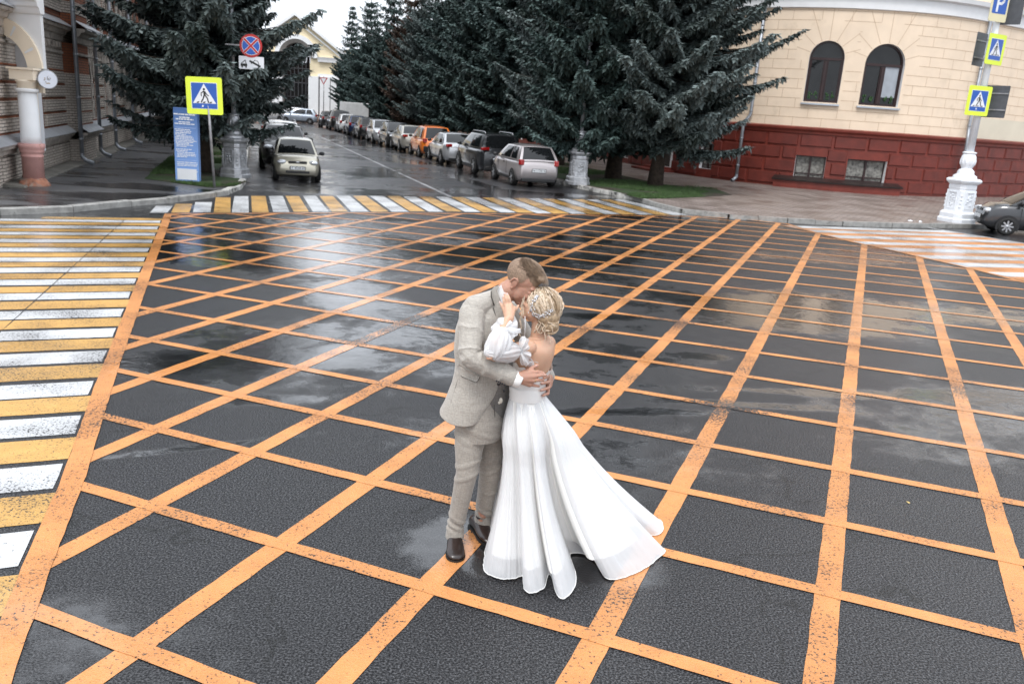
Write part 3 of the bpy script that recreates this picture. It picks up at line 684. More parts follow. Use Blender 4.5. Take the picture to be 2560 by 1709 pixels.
def arched_window(a, b_, big=True):
    r = (b_ - a) / 2; zs = zt - r; c = (a + b_) / 2; f = MB(); po = arch_pts(a, b_, zb, zs, 16); q = .085
    pi_ = arch_pts(a + q, b_ - q, zb + q, zs, 16)
    for d0, d1 in ((-.24, -.17),):
        n = len(po)
        f.add([HF(*p, d1) for p in po] + [HF(*p, d1) for p in pi_] + [HF(*p, d0) for p in pi_], [(i, (i + 1) % n, n + (i + 1) % n, n + i) for i in range(n)] + [(n + i, n + (i + 1) % n, 2 * n + (i + 1) % n, 2 * n + i) for i in range(n)])
    tz = zs - .02
    brick(f, HF, a + q, b_ - q, tz - .06, tz + .06, -.165, b=.01, d0=-.25); brick(f, HF, c - .07, c + .07, zb + q, tz - .06, -.163, b=.01, d0=-.25)
    for x0, x1 in ((a + q, c - .07), (c + .07, b_ - q)):
        for w0, w1 in ((x0, x0 + .045), (x1 - .045, x1)): brick(f, HF, w0, w1, zb + q, tz - .06, -.185, b=.006, d0=-.25)
    o = obj('window', f, BROWN, house, world=True)
    g = MB(); fill(g, pi_, HF, -.225); obj('pane', g, GLASS, o, world=True)
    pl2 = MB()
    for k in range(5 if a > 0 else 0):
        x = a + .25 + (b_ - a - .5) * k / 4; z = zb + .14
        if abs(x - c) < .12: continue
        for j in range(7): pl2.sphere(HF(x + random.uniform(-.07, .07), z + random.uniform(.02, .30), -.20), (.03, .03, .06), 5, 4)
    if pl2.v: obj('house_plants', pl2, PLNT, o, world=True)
    if a == W2[0]: refl = MB(); fill(refl, [(c + .115, zb + q + .30), (b_ - q - .045, zb + q + .30), (b_ - q - .045, tz - .06), (c + .115, tz - .06)], HF, -.215); obj('sky_reflection', refl, mat('sky_reflection', (.33, .36, .40), .4, var=.1), o, world=True)  # pale sheet over the right-hand pane: reflected sky painted as a colour
    s_ = MB(); band(s_, HF, a - .07, b_ + .07, [(zb - .02, -.2), (zb - .06, .13), (zb - .12, .14), (zb - .13, -.0)], .2); obj('window_sill', s_, SILL, o, world=True)
    return o
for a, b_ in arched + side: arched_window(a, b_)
for a, b_, c, d in bas:
    f = MB(); m_ = (a + b_) / 2
    for q in ((a, b_, c, c + .06), (a, b_, d - .05, d), (a, a + .05, c + .06, d - .05), (b_ - .05, b_, c + .06, d - .05), (m_ - .05, m_ + .05, c + .06, d - .05)): brick(f, HF, *q, -.19, b=.008, d0=-.27)
    brick(f, HF, a + .05, b_ - .05, c + .17, c + .22, -.20, b=.006, d0=-.25)
    o = obj('basement_window', f, BROWN, house, world=True); g = MB(); fill(g, [(a, c), (b_, c), (b_, d), (a, d)], HF, -.24); obj('curtained_pane', g, LACE, o, world=True)
# light-well cover under the two basement windows
lw = MB(); a, _ = HS(*z5(560, 1410)); b_, _ = HS(*z5(1690, 1490)); b_ = min(b_, bas[1][1] + 1.0); a = bas[0][0] - .75
band(lw, HF, a, b_, [(.0, .0), (.0, .50), (.44, .50), (.44, 0)], .3, 0); band(lw, HF, a - .06, b_ + .06, [(.444, .0), (.444, .58), (.51, .59), (.64, .05)], .3, 1)
obj('light_well_cover', lw, [REDL, mat('dark_sheet_metal', (.022, .014, .013), .35, var=.3)], house, world=True)
# entrance: door, white jambs, red steps
dr = MB(); a, b_, c, d = DOOR
brick(dr, HF, a - .14, a + .02, c, ZL - .42, .07, b=.02); brick(dr, HF, b_ - .02, b_ + .14, c, ZL - .42, .07, b=.02); brick(dr, HF, a - .14, b_ + .14, ZL - .42, ZL - .30, .08, b=.02)
o = obj('door_frame', dr, WHITE, house, world=True)
g = MB(); brick(g, HF, a, b_, c, ZL - .42, -.2, b=.02, d0=-.28)
for k in range(2): brick(g, HF, a + .1, b_ - .1, c + .15 + k * 1.0, c + 1.0 + k * .95, -.18, b=.02, d0=-.21)
obj('door', g, mat('dark_door', (.03, .024, .018), .5), house, world=True)
sp = MB(); band(sp, HF, a - .5, b_ + .5, [(-.1, 0), (-.1, 1.3), (.24, 1.3), (.24, 0)], .4); band(sp, HF, a - .2, b_ + .2, [(.24, 0), (.24, .7), (.36, .7), (.36, 0)], .4); obj('steps', sp, REDL, house, world=True)
# posters by the door
s_, z_ = HS(*z6(1200, 380)); pb2 = MB(); brick(pb2, HF, s_ - .32, s_ + .32, 1.55, 2.35, .08, b=.005, d0=.03)
ps = obj('poster', pb2, mat('pale_poster', (.45, .48, .60), .6, var=.5, vs=7), None); tag(ps, 'pale blue printed poster fixed to the red plinth beside the door', 'poster')
# downpipes
def downpipe(name, label, F, s, zt_, kink=True, foot=1., d=.14, r=.075, col=PIPE, ztop2=None, zk=None):
    t_ = thing(name, label, 'downpipe', F(s, .1, d), 0, None)
    mb = MB(); zk = zk if zk is not None else ZL
    if kink: P = [F(s, zt_, d), F(s, zk + .45, d), F(s - .02, zk + .32, d + .03), F(s - .16, zk + .05, d + .14), F(s - .2, zk - .12, d + .18), F(s - .2, .45, d + .18)]; dd = d + .18; so_ = s - .2
    else: P = [F(s, zt_, d), F(s, .42, d)]; dd = d; so_ = s
    rr = [r] * len(P); mb.tube(P, rr, 12); obj('pipe', mb, col, t_, world=True)
    el = MB(); el.tube([F(so_, .47, dd), F(so_, .36, dd), F(so_ - .05, .25, dd + .08 * foot), F(so_ - .09, .18, dd + .26 * foot)], [r * 1.04] * 4, 12, caps=False); obj('spout', el, col, t_, world=True)
    for z in np.arange(.9, zt_, 1.25):
        c_ = MB(); q = F(s if (not kink or z > zk + .4) else so_, z, d if (not kink or z > zk + .4) else dd); c_.lathe([(r * 1.02, -.03), (r * 1.16, -.03), (r * 1.16, .03), (r * 1.02, .03)], 12, q, caps=False); obj('bracket', c_, col, t_, world=True)
    return t_
sp1, _ = HS(*z5(330, 1100)); sp1b, _ = HS(*z4(740, 300)); sp2, _ = HS(*z4(1960, 1000)); 
downpipe('downpipe', 'grey downpipe on the corner house beside the big spruce, with a bend at the ledge', HF, sp1b, TOP + .6)
s2b, _ = HS(*zR(630, 500)); downpipe('downpipe', 'grey downpipe on the corner house right behind the white lamp post', HF, s2b, TOP + .6)

# ---------------------------------------------------------------- brick house on the left
def FF(s, z, d=0.):
    q = FA + ST * s + SN * d; return Vector((q.x, q.y, z))
m, t, b = nodes_of('pale_painted_brick'); tc = N(t, 'ShaderNodeTexCoord').outputs['Object']
def brick_nodes(t, b, tc, c1, c2, mo, bw, rh_, ms):
    sp_ = N(t, 'ShaderNodeSeparateXYZ'); L(t, tc, sp_.inputs[0]); cb = N(t, 'ShaderNodeCombineXYZ')
    h = mth(t, 'ADD', mth(t, 'MULTIPLY', sp_.outputs[0], 1.04), sp_.outputs[1]); L(t, h, cb.inputs[0]); L(t, sp_.outputs[2], cb.inputs[1])
    br = N(t, 'ShaderNodeTexBrick', i_Scale=1., i_Color1=(*c1, 1), i_Color2=(*c2, 1), i_Mortar=(*mo, 1)); L(t, cb.outputs[0], br.inputs[0])
    br.inputs['Brick Width'].default_value = bw; br.inputs['Row Height'].default_value = rh_; br.inputs['Mortar Size'].default_value = ms
    n1 = N(t, 'ShaderNodeTexNoise', i_Scale=1.4, i_Detail=6., i_Roughness=.7); L(t, tc, n1.inputs[0])
    c = mixc(t, ramp(t, n1.outputs[0], [(.4, (0, 0, 0)), (.7, (.8,) * 3)]), br.outputs[0], tuple(k * .55 for k in c1)); L(t, c, b.inputs['Base Color']); b.inputs['Roughness'].default_value = .85
    bp = N(t, 'ShaderNodeBump', i_Strength=.8, i_Distance=.012); bp.invert = True; L(t, br.outputs['Fac'], bp.inputs['Height']); L(t, bp.outputs[0], b.inputs['Normal'])
brick_nodes(t, b, tc, (.62, .55, .48), (.50, .44, .38), (.13, .11, .10), .26, .078, .011); PALE = m
m, t, b = nodes_of('red_brick'); tc = N(t, 'ShaderNodeTexCoord').outputs['Object']; brick_nodes(t, b, tc, (.34, .11, .045), (.25, .075, .035), (.10, .06, .045), .26, .078, .011); RBR = m
CARV = mat('carved_stone', (.40, .36, .32), .85, var=.25, vs=3, bump=.8, bs=18, dirt=((.12, .10, .085), 4, .55))
SNOW = mat('pale_flashing', (.55, .57, .60), .3, metal=.35, var=.12, vs=3)
bh_ = thing('brick_house', 'two-storey ornate red and pale brick house with grey downpipes, left of the street', 'building', (FA.x, FA.y, 0))
lan = [];
for s in (4.75, 5.85, 8.2, 9.45, 10.7, 13.4, 14.7, 16.0): lan.append((s - .24, s + .24))
for k in range(7): lan += [(19.4 + 5.6 * k + 1.3 * q - .24, 19.4 + 5.6 * k + 1.3 * q + .24) for q in range(3)]
wA = (-3.3, -1.95)
lh = [lancet(a, b_, 1.42, 2.75, .5) for a, b_ in lan] + [arch_pts(*wA, 1.3, 2.75, 12, .62)]
wb = MB(); panel(wb, [(-8.5, .13), (60, .13), (60, 4.17), (-8.5, 4.17)], lh, FF, (), .3, 0, 1)
for a in np.arange(-6.4, 40, .0 + 1.02):                     # foundation blocks
    if not (.9 < a < 3.7): brick(wb, FF, a, a + .98, .24, .80, .05, 0, .02)
for z in (1.30, 1.70, 2.10, 2.50):                            # ashlar courses between red joints
    ht = .33
    xs_ = sorted([(-6.4, -6.4)] + [(a, b_) for a, b_ in lan] + [wA] + [(.9, 3.7)] + [(46, 46)]); prev = -6.4
    for a, b_ in xs_[1:]:
        lo, hi = prev + .05, a - .09
        if hi - lo > .1: brick(wb, FF, lo, hi, z + .04, z + .04 + ht, .06, 0, .02)
        prev = b_ + .05
obj('wall', wb, [PALE, RBR], bh_, world=True)
rj = MB()
for z in (1.28, 1.67, 2.07, 2.47, 2.87): panel(rj, [(-6.4, z + .004), (46, z + .004), (46, z + .066), (-6.4, z + .066)], [], FF, (), 0, d=.012)
obj('red_joints', rj, RBR, bh_, world=True)
# hood moulds of the pointed windows
for a, b_ in lan[:20]:
    hm = MB(); c = (a + b_) / 2; o1 = lancet(a - .17, b_ + .17, 2.6, 2.8, .85)[2:]; o2 = lancet(a - .02, b_ + .02, 2.6, 2.75, .52)[2:]
    n = len(o1); hm.add([FF(*p, .09) for p in o1] + [FF(*p, .09) for p in o2] + [FF(*p, 0) for p in o1] + [FF(*p, 0) for p in o2], [(i, i + 1, n + i + 1, n + i) for i in range(n - 1)] + [(i, 2 * n + i, 2 * n + i + 1, i + 1) for i in range(n - 1)] + [(n + i, n + i + 1, 3 * n + i + 1, 3 * n + i) for i in range(n - 1)])
    brick(hm, FF, c - .5, c - .26, 3.35, 3.62, .05, 0, .02); brick(hm, FF, c + .26, c + .5, 3.35, 3.62, .05, 0, .02)
    brick(hm, FF, a - .22, a - .04, 1.42, 2.6, .075, 0, .03); brick(hm, FF, b_ + .04, b_ + .22, 1.42, 2.6, .075, 0, .03); obj('window_surround', hm, CARV, bh_, world=True)
hm = MB(); o1 = arch_pts(wA[0] - .35, wA[1] + .35, 2.6, 2.72, 12, .98)[2:]; o2 = arch_pts(*wA, 2.6, 2.75, 12, .62)[2:]; n = len(o1)
hm.add([FF(*p, .12) for p in o1] + [FF(*p, .12) for p in o2] + [FF(*p, 0) for p in o1], [(i, i + 1, n + i + 1, n + i) for i in range(n - 1)] + [(i, 2 * n + i, 2 * n + i + 1, i + 1) for i in range(n - 1)])
obj('window_surround', hm, CARV, bh_, world=True)
for a, b_ in lan:
    g = MB(); fill(g, lancet(a, b_, 1.42, 2.75, .5), FF, -.22); c = (a + b_) / 2; brick(g, FF, c - .02, c + .02, 1.42, 3.1, -.19, 1, .004, -.23); brick(g, FF, a, b_, 2.0, 2.05, -.185, 1, .004, -.23)
    obj('window', g, [GLASS, BROWN], bh_, world=True)
f = MB(); po = arch_pts(*wA, 1.3, 2.75, 12, .62); pi_ = arch_pts(wA[0] + .1, wA[1] - .1, 1.4, 2.75, 12, .52); n = len(po)
f.add([FF(*p, -.14) for p in po] + [FF(*p, -.14) for p in pi_] + [FF(*p, -.22) for p in pi_], [(i, (i + 1) % n, n + (i + 1) % n, n + i) for i in range(n)] + [(n + i, n + (i + 1) % n, 2 * n + (i + 1) % n, 2 * n + i) for i in range(n)])
brick(f, FF, -2.66, -2.58, 1.4, 3.2, -.13, b=.01, d0=-.22); brick(f, FF, wA[0] + .1, wA[1] - .1, 2.25, 2.33, -.135, b=.01, d0=-.22)
o = obj('window', f, mat('rust_window_frame', (.10, .035, .02), .6), bh_, world=True); g = MB(); fill(g, pi_, FF, -.2); obj('pane', g, GLASSB, o, world=True)
# sill course with flashing, cornice with flashing
def course(s0, s1, d):
    sl_ = MB(); band(sl_, FF, s0, s1, [(.84, d + .0), (.86, d + .10), (.98, d + .12), (1.0, d + .22), (1.07, d + .24), (1.08, d)], 1.); band(sl_, FF, s0, s1, [(1.078, d + .27), (1.10, d + .28), (1.30, d), (1.27, d)], 1., 1)
    return sl_
q = MB()
for s0_, s1_, d_ in ((-8.5, .95, 0), (.95, 3.65, .35), (3.65, 45, 0)):
    c_ = course(s0_, s1_, d_); o_ = len(q.v); q.v += c_.v; q.f += [tuple(i + o_ for i in ff) for ff in c_.f]; q.m += c_.m; q.sm += c_.sm
obj('sill_course', q, [CARV, SNOW], bh_, world=True)
q = MB()
for s0_, s1_, d_ in ((-8.5, .9, 0), (.9, 3.7, .38), (3.7, 60, 0)):
    band(q, FF, s0_, s1_, [(3.74, d_), (3.76, d_ + .06), (3.92, d_ + .08), (3.96, d_ + .16), (4.06, d_ + .20), (4.08, d_ + .30), (4.16, d_ + .33), (4.17, d_)], 1.); band(q, FF, s0_, s1_, [(4.168, d_ + .38), (4.19, d_ + .39), (4.42, d_), (4.40, d_)], 1., 1)
    band(q, FF, s0_, s1_, [(3.38, d_), (3.40, d_ + .05), (3.46, d_ + .05), (3.47, d_)], 1.)
for s_ in np.arange(-6, 45, .36):
    if not .7 < s_ < 3.9: brick(q, FF, s_, s_ + .13, 3.56, 3.74, .07, 0, .01)
obj('cornice', q, [CARV, SNOW], bh_, world=True)
# canted pier between the first two downpipes
pr = MB(); prof = [(1.0, 0), (1.35, .36), (3.2, .36), (3.6, 0)]
for z0, z1_, mi, e in ((.13, .84, 0, .06), (1.08, 2.85, 0, 0), (2.85, 3.74, 1, -.02), (4.17, 4.62, 1, 0), (4.62, 4.95, 0, .03), (4.95, 8.4, 1, 0)):
    vs = [FF(s, z0, d + (e if d else 0)) for s, d in prof] + [FF(s, z1_, d + (e if d else 0)) for s, d in prof]; pr.add(vs, [(i, i + 1, 4 + i + 1, 4 + i) for i in range(3)] + [(4, 5, 6, 7), (3, 2, 1, 0)], mi)
for z in (1.28, 1.67, 2.07, 2.47): brick(pr, FF, 1.33, 3.22, z + .01, z + .06, .368, 1, .002, .35)
obj('pier', pr, [PALE, RBR], bh_, world=True)
# upper storey: red brick with pale bands, ogee windows and pinnacles
uw = []; 
for s in (-2.6, 5.3, 8.0, 9.9, 13.2, 15.4): uw.append((s - .55, s + .55))
uw += [(19.5 + 2.8 * k, 20.6 + 2.8 * k) for k in range(12)]
ub = MB(); panel(ub, [(-8.5, 4.17), (60, 4.17), (60, 8.4), (-8.5, 8.4)], [lancet(a, b_, 5.15, 6.6, .7) for a, b_ in uw], FF, (), .25, 0, 1, d=-.01)
obj('upper_wall', ub, [RBR, PALE], bh_, world=True)
pb_ = MB(); edges = sorted(uw)
panel(pb_, [(-8.5, 4.62), (45, 4.62), (45, 4.93), (-8.5, 4.93)], [], FF, (), 0, d=.04)
band(pb_, FF, -6.5, 45, [(4.60, -.01), (4.60, .05), (4.63, .05), (4.63, -.01)], 1.); band(pb_, FF, -6.5, 45, [(4.92, -.01), (4.92, .07), (4.98, .07), (4.98, -.01)], 1.)
for a, b_ in uw[:12]:
    for x in (a - .28, b_ + .08): brick(pb_, FF, x, x + .2, 4.99, 6.5, .08, 0, .03)
    brick(pb_, FF, a - .32, b_ + .32, 5.0, 5.14, .16, 1, .03)
    c = (a + b_) / 2; brick(pb_, FF, c - .16, c + .16, 4.3, 4.6, .06, 1, .03); brick(pb_, FF, c - .07, c + .07, 4.22, 4.34, .05, 1, .02)
    if a < 19: 
        for x in (a - .5, b_ + .5): pb_.lathe([(.06, 5.0), (.09, 5.05), (.07, 5.2), (.1, 5.35), (.05, 5.45), (.08, 5.6), (.03, 5.8), (.01, 5.95)], 8, FF(x, 0, .14), 1)
obj('stone_trim', pb_, [PALE, CARV], bh_, world=True)
for a, b_ in uw: g = MB(); fill(g, lancet(a, b_, 5.15, 6.6, .7), FF, -.2); obj('window', g, GLASS, bh_, world=True)
rf = MB(); band(rf, FF, -6.5, 60, [(8.4, 0), (8.42, .4), (8.6, .45), (8.7, 0), (11, -5)], 5.); obj('roof', rf, MC['roof_metal'], bh_, world=True)
gr = MB(); band(gr, FF, -6.5, 60, [(.10, .0), (.10, .5), (.16, .45), (.2, .0)], 5.); obj('footing', gr, mat('old_concrete', (.16, .15, .13), .8, var=.3, vs=3, bump=.6), bh_, world=True)
names = ['nearest the arched gateway', 'on the far side of the canted pier', 'third along the brick house from the gateway', 'fourth along the brick house, before the spruce boughs', 'fifth along the brick house, half under the spruce', 'sixth along the brick house, seen under the spruce']
for s_, nm_ in zip((.62, 3.95, 7.3, 12.2, 18.2, 25.1), names):
    t_ = downpipe('downpipe', 'grey downpipe ' + nm_, FF, s_, 8.5, kink=False, foot=1.3, d=.44, r=.062 + .004 * (s_ > 10)); t_['group'] = 'downpipes along the brick house'

# ---------------------------------------------------------------- gateway house, far left
YG = 20.75
def GF(s, z, d=0.): return Vector((-11.58 - s * .97, YG + .02 * 0 + s * .1 - d, z))       # s runs leftwards
gh = thing('gateway_house', 'cream and white arched gateway with a corner column, at the left edge', 'building', (-13, 21.5, 0))
PINK = mat('pink_pedestal_paint', (.56, .31, .28), .7, var=.12, vs=5, bump=.4, bs=30, dirt=((.38, .19, .15), 5, .60))
CR2 = mat('gateway_cream', (.86, .75, .60), .8, var=.04, vs=2, bump=.2); GREYM = mat('weathered_moulding', (.42, .42, .40), .8, var=.3, vs=6)
ac, az_ = 1.17, 2.78; r_i, r_o = .84, 1.22
def rv(pts): return pts[::-1]
g = MB(); hole = [(ac - r_i, 2.60), (ac + r_i, 2.60)] + [(ac + r_i * math.cos(math.pi * k / 16), az_ + r_i * math.sin(math.pi * k / 16)) for k in range(17)]
def GP(s, z, d=0.): return GF(s, z, d)
#panel(g, [(-.02, 2.60), (6, 2.60), (6, 4.02), (-.02, 4.02)], [], lambda s, z, d=0: GF(s, z, d - .62), (), 0, 0)
# wall face with the arch cut out of it, as a strip round the arch and the rest
N_ = 20; arc_i = [(ac + r_i * math.cos(math.pi * k / N_), az_ + r_i * math.sin(math.pi * k / N_)) for k in range(N_ + 1)]; arc_o = [(ac + r_o * math.cos(math.pi * k / N_), az_ + r_o * math.sin(math.pi * k / N_)) for k in range(N_ + 1)]
sp_ = MB()
tri = tessellate_polygon([[Vector((x, y, 0)) for x, y in [(-.05, az_)] + [(q[0], q[1]) for q in arc_o if True] + [(ac + r_o + .0, az_), (7, az_), (7, 4.1), (-.05, 4.1)]]])
pp = [(-.05, az_)] + arc_o + [(ac + r_o, az_), (7, az_), (7, 4.1), (-.05, 4.1)]
sp_.add([GF(x, z, .0) for x, z in pp], [tuple(t_) for t_ in tri]); sp_.add([GF(-.05, 2.6, 0), GF(-.05, 4.1, 0), GF(-.05, 4.1, -.12), GF(-.05, 2.6, -.12)], [(0, 1, 2, 3)])
obj('spandrel_wall', sp_, WHITE, gh, world=True)
ar = MB(); n = N_ + 1
ar.add([GF(x, z, .07) for x, z in arc_i] + [GF(x, z, .07) for x, z in arc_o] + [GF(x, z, -.3) for x, z in arc_i] + [GF(x, z, -.02) for x, z in arc_o],
       [(i, n + i, n + i + 1, i + 1) for i in range(n - 1)] + [(n + i, 3 * n + i, 3 * n + i + 1, n + i + 1) for i in range(n - 1)])
ar.add([GF(x, z, .07) for x, z in arc_i] + [GF(x, z, -.3) for x, z in arc_i], [(i, i + 1, n + i + 1, n + i) for i in range(n - 1)], 1)
for k in (3, 6.5, 10, 13.5, 17):
    a = math.pi * k / N_; c_, s_ = math.cos(a), math.sin(a); pts = []
    for rr, w_ in ((r_i + .06, .02), (r_o - .07, .035)):
        for q in (-1, 1): pts.append(GF(ac + rr * c_ - q * w_ * s_, az_ + rr * s_ + q * w_ * c_, .085))
    ar.add(pts, [(0, 1, 3, 2)], 1)
obj('arch', ar, [CR2, WHITE], gh, world=True)
jb = MB(); band(jb, GF, -.05, ac - r_i, [(2.58, -.1), (2.58, .05), (2.80, .05), (2.80, -.1)], .3, 0); band(jb, GF, -.12, ac - r_i + .06, [(2.80, -.1), (2.80, .12), (2.86, .14), (2.86, -.1)], .3, 1)
band(jb, GF, .02, ac - r_i - .02, [(2.30, -.1), (2.30, .0), (2.58, .0), (2.58, -.1)], .3, 0)
for s0_, s1_, d_ in ((.42, .56, -.04), (.25, .42, -.10)): band(jb, GF, s0_, s1_, [(1.1, -.14), (1.1, d_), (2.3, d_), (2.3, -.14)], .3, 0)
obj('impost', jb, [CR2, GREYM], gh, world=True)
pk = MB(); band(pk, GF, .30, .60, [(.0, -.1), (.0, .02), (.95, .02), (1.0, .06), (1.1, .06), (1.1, -.1)], .3); obj('pilaster_foot', pk, PINK, gh, world=True)
cl = MB(); cc = GF(.27, 0, .27)
cl.lathe([(.235, 2.30), (.25, 2.32), (.26, 2.36), (.24, 2.385), (.205, 2.39)], 28, cc); cl.lathe([(.23, 1.12), (.215, 1.3), (.205, 2.30)], 28, cc); o = obj('column', cl, WHITE, gh, world=True)
c2 = MB(); c2.lathe([(.20, 2.38), (.205, 2.52), (.235, 2.54), (.235, 2.58)], 28, cc); c2.box(cc + Vector((0, .05, 2.69)), (.56, .5, .22)); c2.box(cc + Vector((0, .05, 2.83)), (.64, .58, .05)); obj('capital', c2, CR2, gh, world=True)
c3 = MB(); c3.lathe([(.235, .28), (.235, .80), (.25, .81), (.25, .84), (.235, .85), (.24, .90), (.265, .92), (.265, .95), (.27, 1.0), (.29, 1.03), (.29, 1.12), (.2, 1.13)], 28, cc); obj('pedestal', c3, PINK, gh, world=True)
c4 = MB(); c4.lathe([(.36, .10), (.345, .17), (.33, .20), (.30, .24), (.245, .30), (.22, .32)], 14, cc)
for k, v in enumerate(c4.v): c4.v[k] = tuple(Vector(v) + Vector((random.uniform(-.02, .02), random.uniform(-.02, .02), random.uniform(-.015, .015))))
obj('broken_column_foot', c4, mat('exposed_brick', (.36, .16, .10), .9, var=.4, vs=9, bump=1., dirt=((.30, .28, .25), 6, .5)), gh, world=True)
cn = MB(); band(cn, GF, -.10, 8, [(4.08, -.12), (4.08, .05), (4.14, .08), (4.2, .1), (4.24, .16), (4.33, .18), (4.36, .26), (4.45, .28), (4.48, .36), (4.6, .40), (4.62, -.12)], 2.); obj('cornice', cn, WHITE, gh, world=True)
uu = MB(); band(uu, GF, -.02, 8, [(4.62, -.12), (4.62, .0), (7.2, .0), (7.2, -.12)], 2.); obj('upper_wall', uu, WHITE, gh, world=True)
inn = MB(); band(inn, GF, .80, 8, [(.85, -1.2), (.85, -.9), (4.08, -.9), (4.08, -1.2)], 2.); obj('niche_wall', inn, mat('grey_white_stucco', (.66, .67, .69), .8, var=.05), gh, world=True)
bp_ = MB(); band(bp_, GF, .84, 8, [(.0, -1.2), (.0, -.6), (.85, -.6), (.87, -.9)], 2.); obj('black_plinth', bp_, mat('black_plinth_paint', (.008, .008, .008), .5), gh, world=True)
dd = MB(); brick(dd, GF, .74, 2.2, 1.24, 2.33, -.84, b=.02, d0=-.92); obj('shutter', dd, mat('dark_red_shutter', (.035, .004, .004), .4), gh, world=True)
# round sign on the gateway corner
sg = thing('round_sign', 'round white lightbox sign with a faint crest, hanging off the gateway column', 'sign', (-11.39, 20.6, 2.62))
M45 = Matrix.Rotation(R_(38), 4, 'Z')
q = MB(); q.lathe([(.195, -.05), (.215, -.05), (.215, .05), (.195, .05)], 32, (0, 0, 0), 0, 'y', M=M45); obj('rim', q, mat('grey_rim', (.35, .36, .38), .4, metal=.4), sg)
q = MB(); q.lathe([(.002, .0), (.197, .0)], 32, (0, 0, 0), 0, 'y', caps=False, M=M45 @ Matrix.Translation((0, -.052, 0))); q.lathe([(.002, .0), (.197, .0)], 32, (0, 0, 0), 0, 'y', caps=False, M=M45 @ Matrix.Translation((0, .052, 0))); obj('face', q, mat('pale_blue_white_face', (.72, .76, .84), .4, var=.06), sg)
q = MB()
for k in range(24):
    a = random.uniform(0, 6.28); r = random.uniform(0, .085); q.box(M45 @ Vector((math.cos(a) * r, -.056, math.sin(a) * r)), (random.uniform(.01, .035), .003, random.uniform(.01, .03)), 0 if k % 3 else 1, M=M45)
q.box(M45 @ Vector((0, -.0565, -.085)), (.09, .003, .02), 1, M=M45)
obj('crest', q, [mat('faint_grey', (.42, .44, .48), .6), mat('faint_ochre', (.42, .32, .22), .6)], sg)
q = MB(); q.box(M45 @ Vector((-.24, 0, .0)), (.1, .04, .04), 0, M=M45); obj('bracket', q, MC['grey_rim'], sg)

# ---------------------------------------------------------------- great arched hall at the end of the street
YF = 97.; z2 = Zx(700, 0, 3.915)
def AF(px, py, d=0.): q = at(px, py, YF); return Vector((q.x, q.y - d, q.z))
hall = thing('arched_hall', 'pale yellow hall with a pediment and a huge arched window, closing the street', 'building', (-24, YF + 1, 0))
YEL = mat('pale_yellow_stucco', (.78, .67, .46), .8, var=.06, vs=.4); PEA = mat('peach_stucco', (.76, .56, .38), .8, var=.06, vs=.4)
cA = at(741, 143, YF); ppm = FPX / YF * .97; Ro, Ri = 49.6 / ppm, 31.5 / ppm
def HHF(s, z, d=0.): return Vector((cA.x + s, YF - d, z))
zsp = cA.z; zg = -.2; Lh = -9.5; Rh = 26
gl_, gr_ = at(620, 97, YF), at(870, 130, YF)
pk_z = at(741, 35, YF).z; ev = at(835, 110, YF); 
w_ = MB(); eave = ev.z; slope = (pk_z - eave) / (ev.x - cA.x)
xr = ev.x - cA.x + 1.5; outer = [(-xr - 8, zg), (xr + 14, zg), (xr + 14, zsp + 1.2), (xr, zsp + 1.2), (xr, eave - 1.5 * slope), (0, pk_z), (-xr, eave - 1.5 * slope), (-xr, zsp + 1.2), (-xr - 8, zsp + 1.2)]
hl_ = [(-Ri, .6), (Ri, .6)] + [(Ri * math.cos(math.pi * k / 20), zsp + Ri * math.sin(math.pi * k / 20)) for k in range(21)]
panel(w_, outer, [hl_], HHF, (), 1.0, 0, 1); obj('wall', w_, [YEL, mat('soffit_grey', (.3, .28, .26), .8)], hall, world=True)
ar = MB(); a1 = [(Ri * math.cos(math.pi * k / 24), zsp + Ri * math.sin(math.pi * k / 24)) for k in range(25)]; a2 = [((Ro if True else 0) * math.cos(math.pi * k / 24), zsp + Ro * math.sin(math.pi * k / 24)) for k in range(25)]; a15 = [((Ri + (Ro - Ri) * .45) * math.cos(math.pi * k / 24), zsp + (Ri + (Ro - Ri) * .45) * math.sin(math.pi * k / 24)) for k in range(25)]
ar.add([HHF(*p, .3) for p in a15] + [HHF(*p, .3) for p in a2] + [HHF(*p, 0) for p in a2], [(i, 25 + i, 26 + i, i + 1) for i in range(24)] + [(25 + i, 50 + i, 51 + i, 26 + i) for i in range(24)])
ar.add([HHF(*p, .02) for p in a1] + [HHF(*p, .3) for p in a15], [(i, 25 + i, 26 + i, i + 1) for i in range(24)], 1)
obj('arch', ar, [WHITE, mat('soffit_grey', (.3, .28, .26), .8)], hall, world=True)
gz_ = MB(); fill(gz_, hl_, HHF, -.9)
for k in range(-3, 4): gz_.box(HHF(k * Ri / 3.5, (zsp + .6) / 2 + .5, -.85), (.08, .1, zsp + .3 - .0), 1)
for k in range(5): gz_.box(HHF(0, 1 + k * zsp / 4.4, -.84), (2 * Ri - .1, .1, .09), 1)
obj('glazing', gz_, [GLASS, mat('dark_mullion', (.05, .05, .055), .5)], hall, world=True)
cr = MB()
for sgn in (-1, 1):
    d0, d1 = Vector((sgn * (xr + .5), 0, eave - 2 * slope)), Vector((0, 0, pk_z + .15))
    for off, wd, dp in ((0, .35, .7), (-.75, .18, .3)):
        a_, b2 = HHF(d0.x, d0.z + off, dp), HHF(d1.x, d1.z + off, dp); cr.add([a_, b2, b2 + Vector((0, 0, -wd)), a_ + Vector((0, 0, -wd)), a_ + Vector((0, dp, 0)), b2 + Vector((0, dp, 0)), b2 + Vector((0, dp, -wd)), a_ + Vector((0, dp, -wd))], [(0, 1, 2, 3), (0, 4, 5, 1), (3, 2, 6, 7)])
